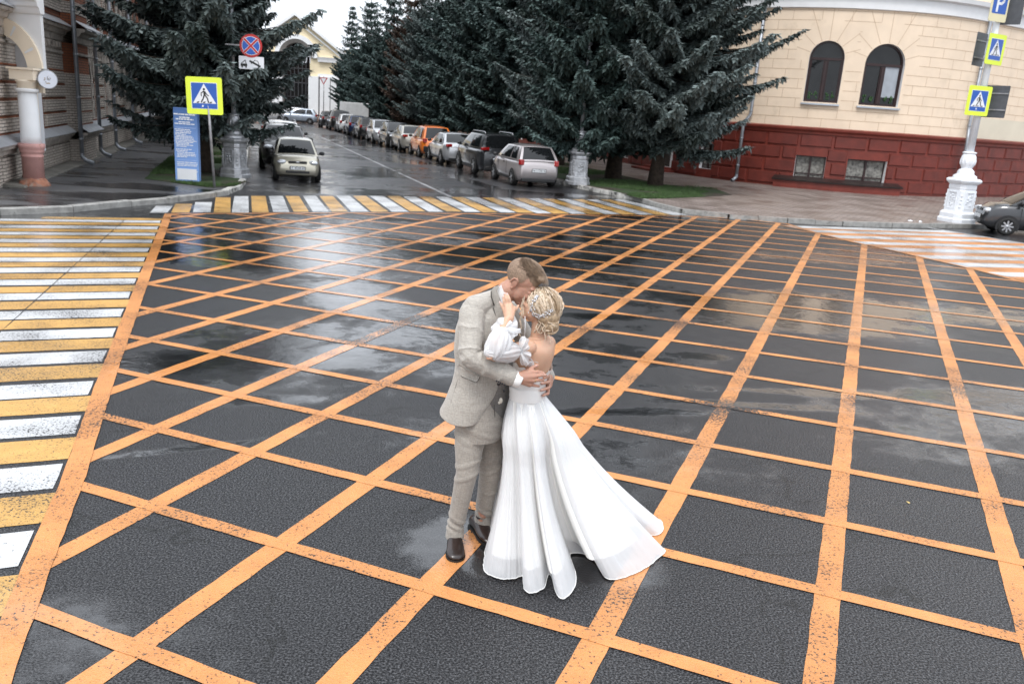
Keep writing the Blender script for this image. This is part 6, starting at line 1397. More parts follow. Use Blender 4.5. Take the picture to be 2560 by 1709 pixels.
# left hand curling round her far side
caps(bd, [wrL, A(1374, 945, 4.86), A(1372, 962, 4.84)], [.028, .026, .022])
for q in ([(1370, 928, 4.84), (1371, 940, 4.74), (1360, 944, 4.66)], [(1374, 940, 4.84), (1373, 954, 4.73), (1355, 958, 4.655)], [(1374, 953, 4.85), (1372, 969, 4.73), (1354, 975, 4.655)], [(1371, 965, 4.85), (1370, 983, 4.74), (1358, 988, 4.67)]): finger(bd, q, .0110)
part('body', melt(bd, .0042, 3), SKM, man)
q = MB()
for pts in ([(1356, 932), (1359, 933)], [(1361.5, 937), (1364.5, 938)], [(1355, 950), (1358.5, 950)], [(1340, 914), (1344, 912.5)], [(1355, 957), (1352.5, 958)], [(1354, 974), (1351.5, 975)]):
    Yf = 4.562 if pts[0][0] > 1345 or pts[0][1] < 915 else 4.56
    if pts[0][1] > 955: Yf = 4.642
    q.sphere(A(*pts[0], Yf), (.007, .004, .0055), 8, 6)
part('fingernails', q, mat('pale_nail', (.66, .42, .36), .3), man)
q = MB(); c = A(1338, 950.5, 4.532); q.lathe([(.0118, -.002), (.0130, -.002), (.0130, .002), (.0118, .002)], 20, c, 0, 'x'); part('ring', q, mat('gold', (.75, .48, .16), .2, metal=1.), man)
# jacket: trunk and sleeves welded
FYv = az(FY); LYv = Vector((-FYv.y, FYv.x, 0))
jk = MB(); prof = [(1170, 1040, .146, .190), (1184, 1000, .160, .190), (1197, 955, .150, .180), (1204, 915, .138, .178), (1204, 870, .146, .196), (1210, 820, .148, .200), (1216, 785, .132, .190), (1224, 762, .105, .155), (1236, 745, .080, .100), (1246, 736, .066, .072)]
rg_ = []
for i, (px, py, a, b_) in enumerate(prof):
    r_ = ring(A(px, py, 4.80), a, b_, FY, 48, 2.35)
    if i == 0:
        for k in range(48):
            th = min(k, 48 - k) * 7.5; lift = .16 * math.exp(-(th / 26.) ** 2) + .045 * max(0, (th - 90) / 90); r_[k] = r_[k] + Vector((0, 0, lift)) - FYv * (.02 * max(0, (th - 100) / 80))
    if i == 1:
        for k in range(48): th = min(k, 48 - k) * 7.5; r_[k] = r_[k] + Vector((0, 0, .09 * math.exp(-(th / 26.) ** 2)))
    rg_.append(r_)
jk.loft(rg_)
caps(jk, [A(1186, 776, 4.68), shR, shR.lerp(elR, .5), elR + Vector((.004, 0, 0)), elR.lerp(wrR, .45), wrR + (wrR - elR) * -.10], [.078, .076, .067, .062, .058, .054])
caps(jk, [A(1246, 772, 4.93), shL, shL.lerp(elL, .5), elL, wrL + (elL - wrL) * .12], [.078, .075, .066, .060, .05])
caps(jk, [A(1188, 768, 4.66), A(1232, 746, 4.74)], [.070, .050]); caps(jk, [A(1232, 748, 4.74), A(1240, 744, 4.86)], [.052, .052])
jk.tube([A(1225, 752, 4.92), A(1238, 741, 4.83), A(1228, 748, 4.70)], [.02, .02, .02], 8)
def jd(p):
    f = folds(p, [(shR, elR, .8), (elR, wrR, 1.0)], .0125, 38) if (p - shR).dot(elR - shR) > -.002 and min((p - shR.lerp(elR, k / 8)).length for k in range(9)) < .10 or min((p - elR.lerp(wrR, k / 8)).length for k in range(9)) < .085 else .0025 * mnoise.noise(p * 8) + .0035 * max(0, math.sin(p.z * 34 + p.x * 20 + 4 * mnoise.noise(p * 6))) * (1 if 1.08 < p.z < 1.3 else .25)
    e = (p - elR).length; return f + (.006 * math.sin((p - elR).dot(Vector((.6, 0, .8))) * 150 + 3 * mnoise.noise(p * 20)) * math.exp(-(e / .055) ** 2) if e < .13 else 0)
part('jacket', melt(jk, .0048, 2, disp=jd), SUIT, man)
def ribbon(pts, wd, Y, th=.004, name=None):           # thin cloth patch from an outline in the frame plane at depth Y (a number or one per point)
    mb = MB(); P = [A(x, y, Y[i] if hasattr(Y, '__len__') else Y) for i, (x, y) in enumerate(pts)]; c = sum(P, Vector()) / len(P); n = len(P); b_ = Vector((0, th, 0))
    mb.add(P + [c - b_ * .6] + [p + b_ * 2 for p in P], [(i, (i + 1) % n, n) for i in range(n)] + [((i + 1) % n, i, n + 1 + i, n + 1 + (i + 1) % n) for i in range(n)]); return mb
zc = Zx(1150, 640, 7.128); zd = Zx(1100, 820, 7.128)
q = MB(); 
for pts, Y in (([zc(*p) for p in [(735, 515), (665, 590), (690, 700), (740, 830), (790, 905), (800, 760), (790, 660), (760, 590)]], 4.685), ):
    r_ = ribbon(pts, 0, Y); q.add(r_.v, r_.f)
q.tube([A(1252, 716, 4.86), A(1246, 722, 4.78), A(1247, 728, 4.72), A(1256, 745, 4.69)], [.014, .016, .016, .010], 10)
part('shirt_collar', q, SHIRT, man)
q = ribbon([zc(*p) for p in [(700, 530), (610, 550), (555, 610), (560, 720), (600, 870), (640, 860), (720, 820), (690, 700), (655, 600)]], 0, 4.672)
r_ = ribbon([zc(*p) for p in [(600, 905), (640, 860), (715, 830), (770, 950), (800, 1100), (760, 1180), (665, 1190)]], 0, 4.668); q.add(r_.v, r_.f); part('lapel', q, SUIT, man)
q = MB()
for pts in ([(555, 620), (558, 720), (610, 878)], [(592, 915), (625, 1040), (662, 1188)]): q.tube([A(*zc(*p), 4.663) for p in pts], .0035, 6)
part('lapel_edge', q, SEAM, man)
# pocket flap, side seam, front edge
def onj(px, py, Y0=4.4):                                 # Y of the jacket surface under a point of the frame: his right side
    p0 = A(px, py, 4.8); best = None
    for Y in np.arange(4.50, 4.9, .004):
        p = A(px, py, Y); zc_ = p.z
        for (x0, y0, a0, b0), (x1, y1, a1, b1) in zip(prof, prof[1:]):
            c0, c1 = A(x0, y0, 4.80), A(x1, y1, 4.80)
            if c0.z <= zc_ <= c1.z:
                u = (zc_ - c0.z) / (c1.z - c0.z); c = c0.lerp(c1, u); a = a0 + (a1 - a0) * u; b_ = b0 + (b1 - b0) * u; d = p - c; d.z = 0; x = d.dot(FYv) / a; y = d.dot(LYv) / b_
                if abs(x) ** 2.35 + abs(y) ** 2.35 < 1: return Y
    return 4.66
def onpatch(pts, off, th=.004):
    return ribbon(pts, 0, [onj(*p) - off for p in pts], th)
part('pocket_flap', onpatch([zd(*p) for p in [(335, 630), (300, 700), (270, 785), (400, 860), (540, 925), (630, 962), (665, 950), (710, 870), (590, 800), (460, 720)]], .010, .003), SUIT, man)
q = MB(); q.tube([A(*zd(*p), onj(*zd(*p)) - .0115) for p in [(270, 788), (400, 864), (540, 928), (630, 965), (668, 950), (712, 868)]], .0016, 6); q.tube([A(*zd(*p), onj(*zd(*p)) - .002) for p in [(335, 860), (260, 1100), (180, 1370)]], .0011, 6); part('pocket_seam', q, SEAM, man)
q = MB()
for k in range(5): q.sphere(A(*zd(1010 + 34 * k, 940 + 16 * k), 4.462), (.006, .003, .006), 8, 6)
part('sleeve_buttons', q, BTN, man); q = MB(); q.sphere(A(*zd(1045, 995), 4.615), (.011, .006, .011), 12, 8); part('jacket_button', q, BTN, man)
# vest and shirt tail seen in the cutaway of the jacket
vs_ = MB(); vs_.loft([ring(A(px, py, 4.84), a, b_, FY, 40) for px, py, a, b_ in ((1208, 1035, .140, .172), (1214, 985, .146, .170), (1222, 930, .142, .165), (1226, 860, .125, .16))]); part('vest', melt(vs_, .008, 3), SUIT_SHADED, man)
q = MB()
q.sphere(A(1260, 977, 4.60), (.009, .005, .009), 10, 7)
part('vest_buttons', q, BTN, man)
q = MB(); q.sphere(A(1252, 1001, 4.645), (.011, .010, .018), 10, 8); q.sphere(A(1248, 1006, 4.645), (.008, .010, .009), 10, 8); part('shirt_tail', q, mat('cream_cotton', (.60, .56, .48), .8), man)
q = MB(); dW = (wrR - elR).normalized(); q.tube([wrR - dW * .03, wrR + dW * .034, wrR + dW * .040], [.046, .044, .041], 24); part('shirt_cuff', q, SHIRT, man)
# trousers
tr = MB(); tr.loft([ring(A(px, py, 4.81), a, b_, FY, 40, 2.2) for px, py, a, b_ in ((1206, 1088, .120, .17), (1206, 1050, .135, .178), (1206, 1010, .130, .170), (1204, 975, .118, .16))])
def leg(h, k, a, r): caps(tr, [h, h.lerp(k, .5), k, k.lerp(a, .55), a], r, 22)
leg(hipR + Vector((0, 0, -.02)), knR, A(1138, 1316, 4.75), [.098, .086, .066, .058, .050]); leg(hipL + Vector((0, 0, -.02)), knL, A(1207, 1292, 4.95), [.096, .084, .066, .058, .050])
for c, r in ((A(1138, 1316, 4.75), .052), (A(1207, 1292, 4.95), .052)): tr.lathe([(r * 1.12, -.072), (r * 1.11, -.062), (r * 1.04, -.01), (r * 1.0, .03)], 24, c)
def td(p):
    k = .5 if p.z > .35 else 1.5; 
    f = folds(p, [(hipR, knR, .5), (knR, anR, .55), (hipL, knL, .6), (knL, anL, .6)], .007 * k, 26)
    return f + .006 * math.exp(-((p.z - .16) / .04) ** 2) * math.sin(p.x * 60 + p.z * 120) + (.004 * max(0, math.sin((p.z * 70 + p.x * 25))) if .68 < p.z < .86 else 0) + (.005 * max(0, math.sin(p.z * 75 - p.x * 30 + 1)) if .46 < p.z < .62 else 0)
part('trousers', melt(tr, .006, 3, disp=td), fabric('shaded_trouser_linen', (.37, .337, .295), (.245, .222, .193), (.15, .14, .145)), man)  # suit linen in a darker copy: weaker light on upright cloth painted in
q = MB(); q.tube([A(1236, 1012, 4.68), A(1237, 1040, 4.69), A(1234, 1062, 4.70), A(1222, 1080, 4.70)], .0025, 6); part('fly_seam', q, SEAM, man)
def shoe(heel, toe, name='shoe'):
    h, t_ = Vector(heel), Vector(toe); WK = 1.14; d = (t_ - h).normalized(); l = Vector((-d.y, d.x, 0)); Ls = (t_ - h).length; mb = MB(); R = []
    for u, w_, zh_, zb_ in ((0, .012, .045, .020), (.03, .028, .072, .014), (.12, .036, .100, .014), (.25, .037, .112, .014), (.36, .038, .104, .014), (.48, .042, .086, .014), (.62, .047, .069, .014), (.76, .049, .060, .014), (.88, .045, .052, .015), (.96, .034, .042, .017), (1.0, .016, .030, .020)):
        c = h + d * (Ls * u); r_ = []
        for k in range(20):
            a = 2 * math.pi * k / 20; x = math.cos(a); z = math.sin(a); r_.append(c + l * (w_ * WK * math.copysign(abs(x) ** .8, x)) + Vector((0, 0, (zb_ + zh_) / 2 + (zh_ - zb_) / 2 * math.copysign(abs(z) ** .85, z))))
        R.append([c + (p - c) * 1.0 for p in r_])
    mb.loft(R); so_ = MB(); P = []
    for u, w_ in ((0, .018), (.05, .034), (.15, .039), (.35, .037), (.5, .043), (.64, .051), (.78, .053), (.9, .045), (.97, .030), (1.01, .010)): P.append((u, w_ * WK))
    pl_ = [h + d * (Ls * u) + l * w_ for u, w_ in P] + [h + d * (Ls * u) - l * w_ for u, w_ in P[::-1]]; so_.prism([(p.x, p.y) for p in pl_], .001, .016)
    s_ = part(name, mb, SHOE, man); so2 = obj('sole', so_, mat('black_rubber_sole', (.01, .01, .01), .6), s_, world=True)
    lc = MB()
    for k in range(5):
        c = h + d * (Ls * (.36 + .055 * k)); z = .108 - .0105 * k; lc.tube([c + l * .018 + Vector((0, 0, z - .004)), c + Vector((0, 0, z + .001)), c - l * .018 + Vector((0, 0, z - .004))], .0028, 6)
    obj('laces', lc, BTN, s_, world=True); c = h + d * (Ls * .60)
    sm = MB(); sm.tube([c + l * .044 + Vector((0, 0, .036)), c + d * .0 + l * .025 + Vector((0, 0, .066)), c - d * .008 + Vector((0, 0, .073)), c - l * .025 + Vector((0, 0, .066)), c - l * .044 + Vector((0, 0, .036))], .0016, 6); obj('toe_seam', sm, BTN, s_, world=True)
shoe((-.282, 4.835, 0), (-.246, 4.545, 0)); shoe((-.180, 5.04, 0), (-.035, 4.775, 0))
q = MB(); q.tube([anR + Vector((0, 0, .04)), Vector((anR.x - .002, 4.765, .07))], [.044, .043], 16); q.tube([anL + Vector((0, 0, .04)), Vector((anL.x, 4.965, .07))], [.044, .043], 16); part('socks', q, BTN, man)
# hair: short clipped sides, longer top combed forward
HAIRM = mat('brown_hair', (.26, .18, .12), .65, var=.22, vs=60); HAIRS = mat('clipped_brown_hair', (.235, .16, .11), .7, var=.35, vs=120)
hs = MB(); hs.sphere(MH @ Vector((-.018, 0, .036)), (.1075, .0835, .0945), 96, 64, 0, M=MHR)
vs2, fs2 = [], []; inv = MH.inverted()
def hairy(v): x, y, z = inv @ v; return (x < .034 and z > -.030 + max(0, (x + .012) * 1.6)) or z > .070 + .30 * max(0, x - .03) or (x < -.045 and z > -.058)
kk = [hairy(Vector(v)) for v in hs.v]; hs.f = [f for f in hs.f if all(kk[i] for i in f)]; hs.m = [0] * len(hs.f); hs.sm = [True] * len(hs.f); part('clipped_hair', hs, HAIRS, man)
rnd = random.Random(3); ht_ = MB()
for k in range(1500):
    u = rnd.uniform(-.92, 1.0); v = rnd.uniform(-1, 1); x = -.012 + .094 * u; y = .072 * v; e = 1 - ((x + .018) / .1075) ** 2 - (y / .0835) ** 2
    if e < .03: continue
    z = .036 + .0945 * math.sqrt(e)
    if x > .02 and z < .076: continue
    p = Vector((x, y, z)); ln = .024 + (.022 * max(0, u + .3) + .030 * max(0, u - .45)) * rnd.uniform(.6, 1.2); up_ = .5 + .25 * (1 - abs(v)) - .45 * max(0, u - .3); d = Vector((.9, .12 * rnd.uniform(-1, 1) - .15 * v, up_)).normalized(); p1 = p + d * ln * .55 + Vector((0, 0, .004)); p2 = p1 + Vector((d.x, d.y, d.z * .1 - .55 * max(0, u))).normalized() * ln * .6
    w_ = Vector((0, 1, 0)) * rnd.uniform(.0011, .0022); ht_.add([MH @ (p - w_ - Vector((0, 0, .004))), MH @ (p + w_ - Vector((0, 0, .004))), MH @ (p1 + w_), MH @ (p1 - w_), MH @ p2], [(0, 1, 2, 3), (3, 2, 4)], 0, True)
ht_.sphere(MH @ Vector((.002, 0, .062)), (.090, .069, .078), 20, 12, 0, M=MHR); ht_.sphere(MH @ Vector((.076, 0, .100)), (.034, .044, .022), 16, 10, 0, M=MHR); part('hair', ht_, HAIRM, man)
q = MB()
for s in (1, -1):
    q.tube([MH @ Vector((.090, s * .018, -.006)), MH @ Vector((.093, s * .030, -.010)), MH @ Vector((.083, s * .043, -.007))], .0018, 6)
    q.tube([MH @ Vector((.096, s * .014, .020)), MH @ Vector((.096, s * .030, .026)), MH @ Vector((.082, s * .046, .020))], [.002, .0035, .0015], 6)
part('brows_and_lashes', q, HAIRM, man)
q = MB(); q.sphere(MH @ Vector((.1045, 0, -.0605)), (.005, .019, .004), 12, 8, 0, M=MHR); q.sphere(MH @ Vector((.102, 0, -.071)), (.006, .017, .005), 12, 8, 0, M=MHR); part('lips', q, mat('male_lips', (.44, .19, .16), .45), man)

# ---------------------------------------------------------------- bride
wom = thing('person', 'blonde woman in a long white organza wedding dress, back turned, holding his face', 'person', (.15, 4.75, 0))
BY = 292.; bf = az(BY); bl_ = Vector((-bf.y, bf.x, 0)); YC = 4.745
bh = A(1351, 768, 4.74); f_ = (Vector((-.78, .12, .42))).normalized(); l_ = Vector((0, 0, 1)).cross(f_).normalized(); u_ = f_.cross(l_).normalized(); MB_ = HM(bh, f_, l_, u_); MBR = MB_.to_3x3().to_4x4()
bb = MB(); head(bb, MB_, .93, True, .4)
caps(bb, [A(1352, 792, YC), A(1348, 822, YC), A(1347, 846, YC)], [.050, .046, .052], 18)
TB = [(1318, 985, .088, .122), (1320, 965, .086, .116), (1326, 940, .092, .124), (1332, 912, .100, .136), (1338, 888, .102, .148), (1342, 868, .092, .158), (1344, 855, .070, .150), (1346, 843, .050, .085)]
bb.loft([ring(A(px, py, YC), a, b_, BY, 40, 2.2) for px, py, a, b_ in refine(TB)])
bsL, beL, bwL = A(1321, 868, 4.615), A(1228, 890, 4.43), A(1268, 800, 4.535); bsR = A(1370, 858, 4.87); beR = A(1330, 900, 5.02); bwR = A(1285, 800, 4.98)
caps(bb, [bsL, bsL.lerp(beL, .4), beL, beL.lerp(bwL, .4), bwL], [.048, .042, .034, .033, .022]); caps(bb, [bsR, beR, bwR], [.048, .034, .024])
caps(bb, [A(1320, 1020, YC), A(1326, 1100, YC)], [.088, .10]); caps(bb, [A(1310, 1100, 4.72), A(1290, 1330, 4.75)], [.075, .04]); caps(bb, [A(1330, 1100, 4.78), A(1320, 1330, 4.85)], [.07, .04])
for kx, ky, kY in ((1268, 763, 4.600), (1276, 763, 4.595), (1284, 770, 4.60), (1262, 771, 4.61)): caps(bb, [A(1273, 796, 4.545), A(kx, ky, kY)], [.027, .0155])
finger(bb, [(1276, 760, 4.597), (1273, 747, 4.60), (1268, 735, 4.625)], .0100); finger(bb, [(1269, 761, 4.60), (1266, 747, 4.605), (1262, 733, 4.63)], .0100)
finger(bb, [(1284, 766, 4.60), (1279, 752, 4.60), (1274, 741, 4.622)], .0085) if False else None
finger(bb, [(1264, 768, 4.605), (1260, 753, 4.61), (1258.5, 741, 4.63)], .0096); finger(bb, [(1260, 776, 4.607), (1255, 765, 4.61), (1250, 755, 4.625)], .0088); finger(bb, [(1280, 780, 4.59), (1290, 773, 4.60), (1296, 764, 4.63)], .0095)
part('body', melt(bb, .0042, 3), SKF, wom)
q = MB()
for px, py, Y in ((1268, 735.5, 4.614), (1262, 733.5, 4.619), (1258.5, 741.5, 4.62), (1250, 755.5, 4.617)): q.sphere(A(px, py, Y), (.005, .003, .008), 8, 6)
part('fingernails', q, mat('pearl_nail', (.75, .58, .55), .2), wom)
# cloth
m, t, b = nodes_of('white_organza'); b.inputs['Base Color'].default_value = (.87, .875, .885, 1); b.inputs['Roughness'].default_value = .75; b.inputs['Specular IOR Level'].default_value = .2; b.inputs['Sheen Weight'].default_value = .1
tl = N(t, 'ShaderNodeBsdfTranslucent'); tl.inputs[0].default_value = (.78, .79, .81, 1); tp_ = N(t, 'ShaderNodeBsdfTransparent'); m1 = N(t, 'ShaderNodeMixShader', i_Fac=.28); m2 = N(t, 'ShaderNodeMixShader'); L(t, b.outputs[0], m1.inputs[1]); L(t, tl.outputs[0], m1.inputs[2])
lw_ = N(t, 'ShaderNodeLayerWeight', i_Blend=.35); f2 = N(t, 'ShaderNodeMapRange', i_1=0., i_2=1., i_3=.30, i_4=.04); L(t, lw_.outputs['Facing'], f2.inputs[0]); L(t, f2.outputs[0], m2.inputs[0]); L(t, m1.outputs[0], m2.inputs[1]); L(t, tp_.outputs[0], m2.inputs[2]); L(t, m2.outputs[0], t.nodes['Material Output'].inputs[0]); ORG = m
SATIN = mat('white_satin', (.84, .835, .82), .4, var=.02, sheen=.2); LINING = mat('ivory_lining', (.82, .81, .78), .6, var=.02)
bo = MB(); R = []
for i, (px, py, g_) in enumerate(((1318, 988, .006), (1319, 972, .008), (1323, 952, .007), (1328, 930, .007), (1331, 920, .008), (1334, 908, .009))):
    P0 = A(px, py, YC); z = P0.z; k = min(range(len(TB) - 1), key=lambda j: 0 if A(*TB[j][:2], YC).z <= z + 1e-4 <= A(*TB[j + 1][:2], YC).z + 1e-3 else 9); c0, c1 = A(*TB[k][:2], YC), A(*TB[k + 1][:2], YC); u = (z - c0.z) / (c1.z - c0.z)
    r_ = ring(c0.lerp(c1, u), TB[k][2] + (TB[k + 1][2] - TB[k][2]) * u + g_, TB[k][3] + (TB[k + 1][3] - TB[k][3]) * u + g_, BY, 48, 2.2)
    if i >= 4:
        for j in range(48): back = math.cos(2 * math.pi * j / 48); r_[j].z += (.012 if i == 4 else .035) * (back * .9 + .15) + .008 * math.sin(j * 1.7)
    R.append(r_)
bo.loft(R, 0, False, True); part('bodice', bo, SATIN, wom)
wbn = MB(); R = []
for py, g_ in ((992, .013), (986, .016), (976, .014), (968, .016), (960, .012)): P0 = A(1319, py, YC); R.append([p + Vector((0, 0, .003 * math.sin(j * .9))) for j, p in enumerate(ring(P0, .086 + g_, .118 + g_, BY, 48, 2.2))])
wbn.loft(R, 0, False, True); part('waistband', wbn, SATIN, wom)
# skirt: hem traced on the asphalt, drawn up to the waist
zs = Zx(1060, 960, 2.8)
hem = [((455, 1060), 0), ((432, 1150), 2), ((420, 1230), 3), ((416, 1290), 5), ((440, 1325), 6), ((500, 1350), 8), ((570, 1364), 10), ((640, 1358), 12), ((688, 1342), 13.5), ((694, 1372), 14.5), ((700, 1430), 15), ((735, 1458), 16), ((790, 1452), 17.5), ((842, 1425), 19), ((856, 1378), 19.8), ((872, 1330), 20.6), ((896, 1352), 21.4), ((915, 1430), 22), ((945, 1492), 23), ((985, 1498), 24), ((1030, 1455), 25.2), ((1060, 1395), 26.2), ((1056, 1310), 27), ((1030, 1235), 27.8), ((1020, 1188), 28.6),
       ((1090, 1182), 29.6), ((1150, 1200), 30.6), ((1205, 1245), 31.5), ((1240, 1310), 32.3), ((1270, 1352), 33), ((1320, 1368), 34), ((1400, 1352), 35.5), ((1480, 1322), 37), ((1560, 1280), 38.5), ((1630, 1225), 40), ((1692, 1165), 41), ((1650, 1135), 42), ((1600, 1100), 43), ((1575, 1062), 44), ((1640, 1052), 45), ((1676, 1010), 46), ((1655, 950), 47), ((1600, 955), 48), ((1520, 968), 50)]
H3 = [(G(*zs(*p), .012), s) for p, s in hem]
# hidden far side, straight on the ground
back = [((.62, 5.45), 53), ((.42, 5.40), 57), ((.22, 5.52), 61), ((.02, 5.36), 65), ((-.10, 5.22), 68)]
H3 += [(Vector((x, y, .012)), s) for (x, y), s in back]; TOT = 72.
def crom(P, u):          # closed Catmull-Rom through (point, parameter)
    n = len(P); k = 0
    for i in range(n):
        s0_, s1_ = P[i][1], P[(i + 1) % n][1] + (TOT if i == n - 1 else 0)
        if s0_ <= u < s1_ or (i == n - 1): k = i; v = (u - s0_) / (s1_ - s0_); break
    p0, p1, p2, p3 = (P[(k + j) % n][0] for j in (-1, 0, 1, 2)); return .5 * ((2 * p1) + (p2 - p0) * v + (2 * p0 - 5 * p1 + 4 * p2 - p3) * v ** 2 + (3 * p1 - p0 - 3 * p2 + p3) * v ** 3)
NU, NV = 432, 64; wz = A(1319, 990, YC).z; WC = A(1319, 990, YC)
def waist_pt(u, g_=.011):
    # parameter 0 = his side (left of the picture), 22 = towards the camera, 44 = right, 58 = away
    ang = math.radians(-180 + 180 * (u / 44.)) if u <= 44 else math.radians(180 * ((u - 44) / (TOT - 44))); dx, dy = math.cos(ang), math.sin(ang)
    f_a, l_a = dx * bf.x + dy * bf.y, dx * bl_.x + dy * bl_.y; r = 1 / math.sqrt((f_a / (.086 + g_)) ** 2 + (l_a / (.118 + g_)) ** 2); return WC + Vector((dx, dy, 0)) * r
def skirt(off=0., zend=0., shrink=1., nu=NU, nv=NV, folds_=1.):
    V_ = []
    for i in range(nu):
        u = TOT * i / nu; h = crom(H3, u); w_ = waist_pt(u); ha = (h - WC); ha.z = 0
        for j in range(nv + 1):
            v = j / nv; e = v ** 1.08; hv = h.copy()
            if shrink != 1: hv = WC + ha * shrink; hv.z = zend
            fl = .10 * v * v * (1 - v) * 2.2; p = w_.lerp(hv, e); p.z = wz + (hv.z - wz) * v ** .985
            out = Vector((p.x - WC.x, p.y - WC.y, 0)); on = out.normalized() if out.length > 1e-5 else Vector((1, 0, 0))
            # hips push out just under the waist, cloth relaxes lower down
            p += on * (.026 * math.sin(math.pi * min(1, v / .35)) * (1 if v < .35 else 0) * .7 - .030 * math.sin(math.pi * max(0, (v - .25) / .75)) * (1 if u < 30 or u > 50 else .9))
            k = folds_ * (.005 + .020 * v) * (1 - v) ** .5; p += on * k * (math.sin(u * .95 + 1.4 * math.sin(u * .37)) + .5 * math.sin(u * 2.3 + 2 * math.sin(u * .53 + 1)) * (.4 + .6 * math.sin(u * .31) ** 2) + .35 * mnoise.noise(Vector((u * 1.1, v * .8, 3)))) ; p += on * (.0035 * v ** .5 * mnoise.noise(Vector((u * 2.4, v * 1.6, 7))) * 2) * (1 if v > .02 else 0)
            if v < .12: p += on * .0014 * mnoise.noise(Vector((u * 2.6, v * 3, 1))) * (v / .06 if v < .06 else (.12 - v) / .06) * 2
            if v > .93 and shrink == 1: p.z = max(.006, p.z * 1.0 + .012 * (1 - v) / .07 * 0 + (.010 * max(0, math.sin(u * .9)) * (1 - abs(v - .97) / .04) if v < .999 else 0))
            V_.append(tuple(p))
    F2 = [(i * (nv + 1) + j, ((i + 1) % nu) * (nv + 1) + j, ((i + 1) % nu) * (nv + 1) + j + 1, i * (nv + 1) + j + 1) for i in range(nu) for j in range(nv)]
    mb = MB(); mb.add(V_, F2, 0, True); return mb
sk = skirt(); part('skirt', sk, ORG, wom)
hb = MB(); P_ = [Vector(sk.v[i * (NV + 1) + NV]) + Vector((0, 0, .002)) for i in range(0, NU, 2)]; P_.append(P_[0]); hb.tube(P_, .0024, 6, caps=False); part('hem_binding', hb, SATIN, wom)
lin = skirt(0, .10, .80, 160, 30, .6); part('lining', lin, LINING, wom)
# puffed sleeve, ruffles and bow
def puff(mb, a, b_, r, n=96, m_=30, seed=0, am=.07):
    d = (b_ - a); Ld = d.length; d.normalize(); x = d.cross(Vector((0, 0, 1))).normalized(); y = x.cross(d); R = []
    for j in range(m_ + 1):
        u = j / m_; rr = r * (math.sin(math.pi * (.04 + .92 * u)) ** .62); R.append([a + d * (Ld * u) + x * (q := rr * (1 + am * math.sin(3 * th + seed + 2 * math.sin(3 * u + seed)) + (.11 - .07 * math.sin(math.pi * u)) * math.sin(13 * th + 2.5 * math.sin(2 * u + seed)) + .04 * math.sin(7 * th + 5 * u))) * math.cos(th) + y * q * math.sin(th) for th in [2 * math.pi * k / n for k in range(n)]])
    mb.loft(R, 0, True, True)
pf = MB(); puff(pf, A(1260, 820, 4.50), A(1232, 900, 4.425), .070, seed=1.); part('puff_sleeve', pf, ORG, wom)
pf = MB(); puff(pf, A(1214, 880, 4.41), A(1304, 877, 4.56), .062, seed=2.5, am=.08); part('puff_sleeve', pf, ORG, wom)
def ruffle(mb, c, nrm, r, a0=0., a1=6.283, waves=7, amp=.018, nr=8, na=72, cone=.35, sx=1.):
    nrm = Vector(nrm).normalized(); x = nrm.cross(Vector((0, 0, 1))).normalized(); y = x.cross(nrm).normalized() * -1; P = []
    for j in range(nr + 1):
        for k in range(na + 1):
            a = a0 + (a1 - a0) * k / na; q = j / nr; rr = r * q * (1 + .12 * math.sin(waves * .5 * a + 1)); P.append(c + x * rr * math.cos(a) * sx + y * rr * math.sin(a) + nrm * (-cone * r * q * q + amp * q * math.sin(waves * a) + .3 * amp * q * math.sin(2.3 * waves * a)))
    mb.add(P, [(j * (na + 1) + k, (j + 1) * (na + 1) + k, (j + 1) * (na + 1) + k + 1, j * (na + 1) + k + 1) for j in range(nr) for k in range(na)], 0, True)
rf = MB(); c = A(1262, 822, 4.475)
ruffle(rf, c + Vector((.004, .03, .008)), (-.1, -.75, .6), .074, waves=6, amp=.016, cone=.25); ruffle(rf, c + Vector((.0, .015, .0)), (-.15, -.85, .4), .060, waves=5, amp=.014, cone=.3); rf.sphere(c + Vector((0, .0, -.01)), (.017, .014, .02), 12, 8)
rf.tube([c + Vector((.02, 0, -.008)), A(1285, 830, 4.465), A(1302, 826, 4.47)], [(.004, .012), (.003, .016), (.003, .014)], 10)
part('cuff_ruffle', rf, ORG, wom)
bw = MB(); kc = A(1301, 876, 4.515)
def petal(c0, tip, wd, bulge=.03, seed=0):
    d = tip - c0; Lp = d.length; d.normalize(); s_ = d.cross(Vector((0, -1, 0))).normalized(); P = []; nu_, nv_ = 14, 20
    for i in range(nu_ + 1):
        u = i / nu_; w_ = wd * (.12 + .88 * math.sin(min(1, u * 1.15) * math.pi * .55) ** 1.2)
        for j in range(nv_ + 1):
            v = 2 * j / nv_ - 1; P.append(c0 + d * (Lp * u * (1 - .16 * v * v * u)) + s_ * (w_ * v) + Vector((0, -1, 0)) * (bulge * math.sin(math.pi * u) * (1 - v * v) + .014 * u * math.sin(4.5 * v + seed) + .006 * u * math.sin(11 * v)))
    bw.add(P, [(i * (nv_ + 1) + j, (i + 1) * (nv_ + 1) + j, (i + 1) * (nv_ + 1) + j + 1, i * (nv_ + 1) + j + 1) for i in range(nu_) for j in range(nv_)], 0, True)
petal(kc, A(1314, 842, 4.51), .028, .03, .5); petal(kc, A(1322, 862, 4.53), .024, .025, 1.5); petal(kc, A(1316, 914, 4.53), .026, .03, 2.2); petal(kc, A(1326, 893, 4.53), .022, .022, 3.); bw.sphere(kc, (.014, .012, .020), 12, 8); part('bow', bw, ORG, wom)
fr = MB(); ruffle(fr, A(1333, 903, 4.60), (.5, -.8, .3), .035, waves=5, amp=.012); part('bodice_frill', fr, ORG, wom)
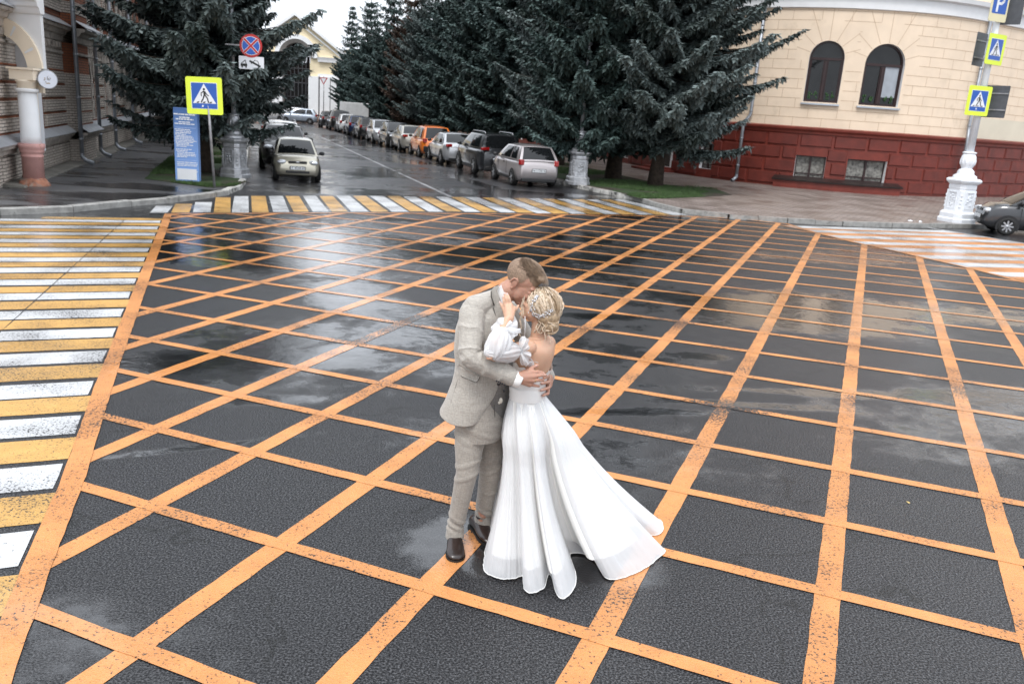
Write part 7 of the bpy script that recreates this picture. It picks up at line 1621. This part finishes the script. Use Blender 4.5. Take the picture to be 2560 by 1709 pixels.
# right sleeve, beyond her
pf = MB(); puff(pf, A(1366, 870, 4.93), A(1330, 900, 5.03), .06, seed=3); part('puff_sleeve', pf, ORG, wom)
# hair
BL1 = mat('blonde_hair', (.60, .485, .365), .42, var=.35, vs=70, spec=.6); BL2 = mat('dark_blonde_hair', (.36, .26, .165), .45, var=.35, vs=70); HR_ = MB()
hcn = MB_ @ Vector((-.014, 0, .030)); rad = (.107, .089, .098)
base = MB(); base.sphere(hcn, (.100, .083, .091), 28, 20, 0, M=MBR); bun = A(1376, 812, 4.70); base.sphere(bun, (.052, .050, .046), 20, 14); base.sphere(hcn.lerp(bun, .55), (.072, .070, .065), 20, 14); part('hair_base', melt(base, .005, 4), BL2, wom)
rnd = random.Random(9); inv = MBR.inverted()
def strand(mb, pts, r0, mi, n=5):
    k = len(pts); mb.tube(pts, [r0 * (.55 + .45 * math.sin(math.pi * (i + .5) / k)) if i < k - 1 else r0 * .15 for i in range(k)], n, mi, caps=False)
for k in range(330):
    # from the parting over the skull to the bun
    a = rnd.uniform(-2.9, 2.9); st = Vector((math.cos(a * .5) * rnd.uniform(.55, .98), math.sin(a * .62) * .95, rnd.uniform(.05, .95))).normalized(); 
    if st.x < -.4: st.x = -.4 * rnd.random(); st.normalize()
    en = (inv @ (bun - hcn)); en = Vector((en.x / rad[0], en.y / rad[1], en.z / rad[2])).normalized(); pts = []; m_ = 11; sw = Vector((0, rnd.uniform(-.25, .25), rnd.uniform(-.1, .25))); ph = rnd.uniform(0, 6)
    lift = rnd.uniform(.985, 1.045)
    for i in range(m_):
        u = i / (m_ - 1); q = st.lerp(en, u) + sw * math.sin(math.pi * u) + Vector((.02, .02, .02)) * math.sin(7 * u + ph); q.normalize(); q = Vector((q.x * rad[0], q.y * rad[1], q.z * rad[2])) * (lift - .02 * u); pts.append(hcn + MBR @ q)
    strand(HR_, pts, rnd.uniform(.0022, .0046), 0 if rnd.random() < .72 else 1)
for k in range(64):      # curls of the bun
    ax_ = Vector((rnd.gauss(0, 1), rnd.gauss(0, 1), rnd.gauss(0, 1))).normalized(); s_ = ax_.cross(Vector((.3, .5, .8))).normalized(); t2 = ax_.cross(s_); c = bun + Vector((rnd.uniform(-.018, .018), rnd.uniform(-.018, .008), rnd.uniform(-.02, .02))); r = rnd.uniform(.022, .047); a0 = rnd.uniform(0, 6.28); sp_ = rnd.uniform(2.5, 5.5)
    strand(HR_, [c + s_ * (r * (1 - .35 * i / 14) * math.cos(a0 + sp_ * i / 14)) + t2 * (r * (1 - .35 * i / 14) * math.sin(a0 + sp_ * i / 14)) for i in range(15)], rnd.uniform(.003, .0068), 0 if rnd.random() < .7 else 1, 6)
for k in range(26):      # loops below the bun and at the nape
    p0 = A(rnd.uniform(1335, 1372), rnd.uniform(800, 818), 4.66 + rnd.uniform(0, .05)); strand(HR_, [p0 + Vector((.018 * i / 6 * rnd.uniform(.2, 1) + .008 * math.sin(i * 1.1 + k), .0, -.010 * i + .004 * math.sin(i * 1.7 + k))) for i in range(6)], rnd.uniform(.002, .0045), 0, 5)
for pts in ([(1308, 745), (1303, 765), (1305, 785), (1300, 800), (1304, 818), (1298, 832), (1304, 848)], [(1312, 740), (1306, 762), (1309, 782), (1305, 797)], [(1372, 835), (1377, 850), (1374, 862)], [(1360, 830), (1364, 842), (1363, 852)]):
    for j in range(3): strand(HR_, [A(x + rnd.uniform(-1.5, 1.5), y, 4.62 if x < 1350 else 4.64) for x, y in pts], .0017, 0, 5)
part('hair', HR_, [BL1, BL2], wom)
# pearl hair vine
PRL = mat('pearl', (.80, .80, .82), .15, var=.05, coat=.6); SLV = mat('silver_wire', (.62, .63, .66), .2, metal=.9)
hv_ = MB(); path = [(1349, 738), (1340, 744), (1333, 754), (1330, 766), (1328, 777), (1333, 787), (1342, 792), (1352, 793), (1362, 788), (1371, 780), (1380, 776)]
def onh(px, py):       # Y of the hair surface
    d = ray(px, py); o = Vector((0, 0, CAM_H)); oc = MBR.inverted() @ (o - hcn); dc = MBR.inverted() @ d; s_ = Vector((oc.x / rad[0], oc.y / rad[1], oc.z / rad[2])) / 1.05; t2 = Vector((dc.x / rad[0], dc.y / rad[1], dc.z / rad[2])) / 1.05
    a, b_, c = t2.dot(t2), 2 * s_.dot(t2), s_.dot(s_) - 1; dd_ = b_ * b_ - 4 * a * c; return (o + d * ((-b_ - math.sqrt(dd_)) / 2 / a)).y if dd_ > 0 else 4.66
for (x0, y0), (x1, y1) in zip(path, path[1:]):
    hv_.tube([A(x0, y0, onh(x0, y0) - .004), A(x1, y1, onh(x1, y1) - .004)], .0012, 5, 1)
    for k in range(9):
        f = rnd.random(); x = x0 + (x1 - x0) * f + rnd.gauss(0, 3.2); y = y0 + (y1 - y0) * f + rnd.gauss(0, 3.0); p = A(x, y, onh(x, y) - .006)
        if k % 2: hv_.sphere(p, rnd.uniform(.0028, .0046), 7, 5, 0)
        else: M_ = Matrix.Rotation(rnd.uniform(0, 3.14), 4, 'Y'); hv_.sphere(p, (.0065, .0018, .0026), 7, 5, 1, M=M_)
part('hair_vine', hv_, [PRL, SLV], wom)
q = MB(); q.tube([A(1312.5, 790, 4.60), A(1313, 815, 4.585), A(1311.5, 842, 4.575)], .0016, 6); part('hanging_thread', q, PRL, wom)
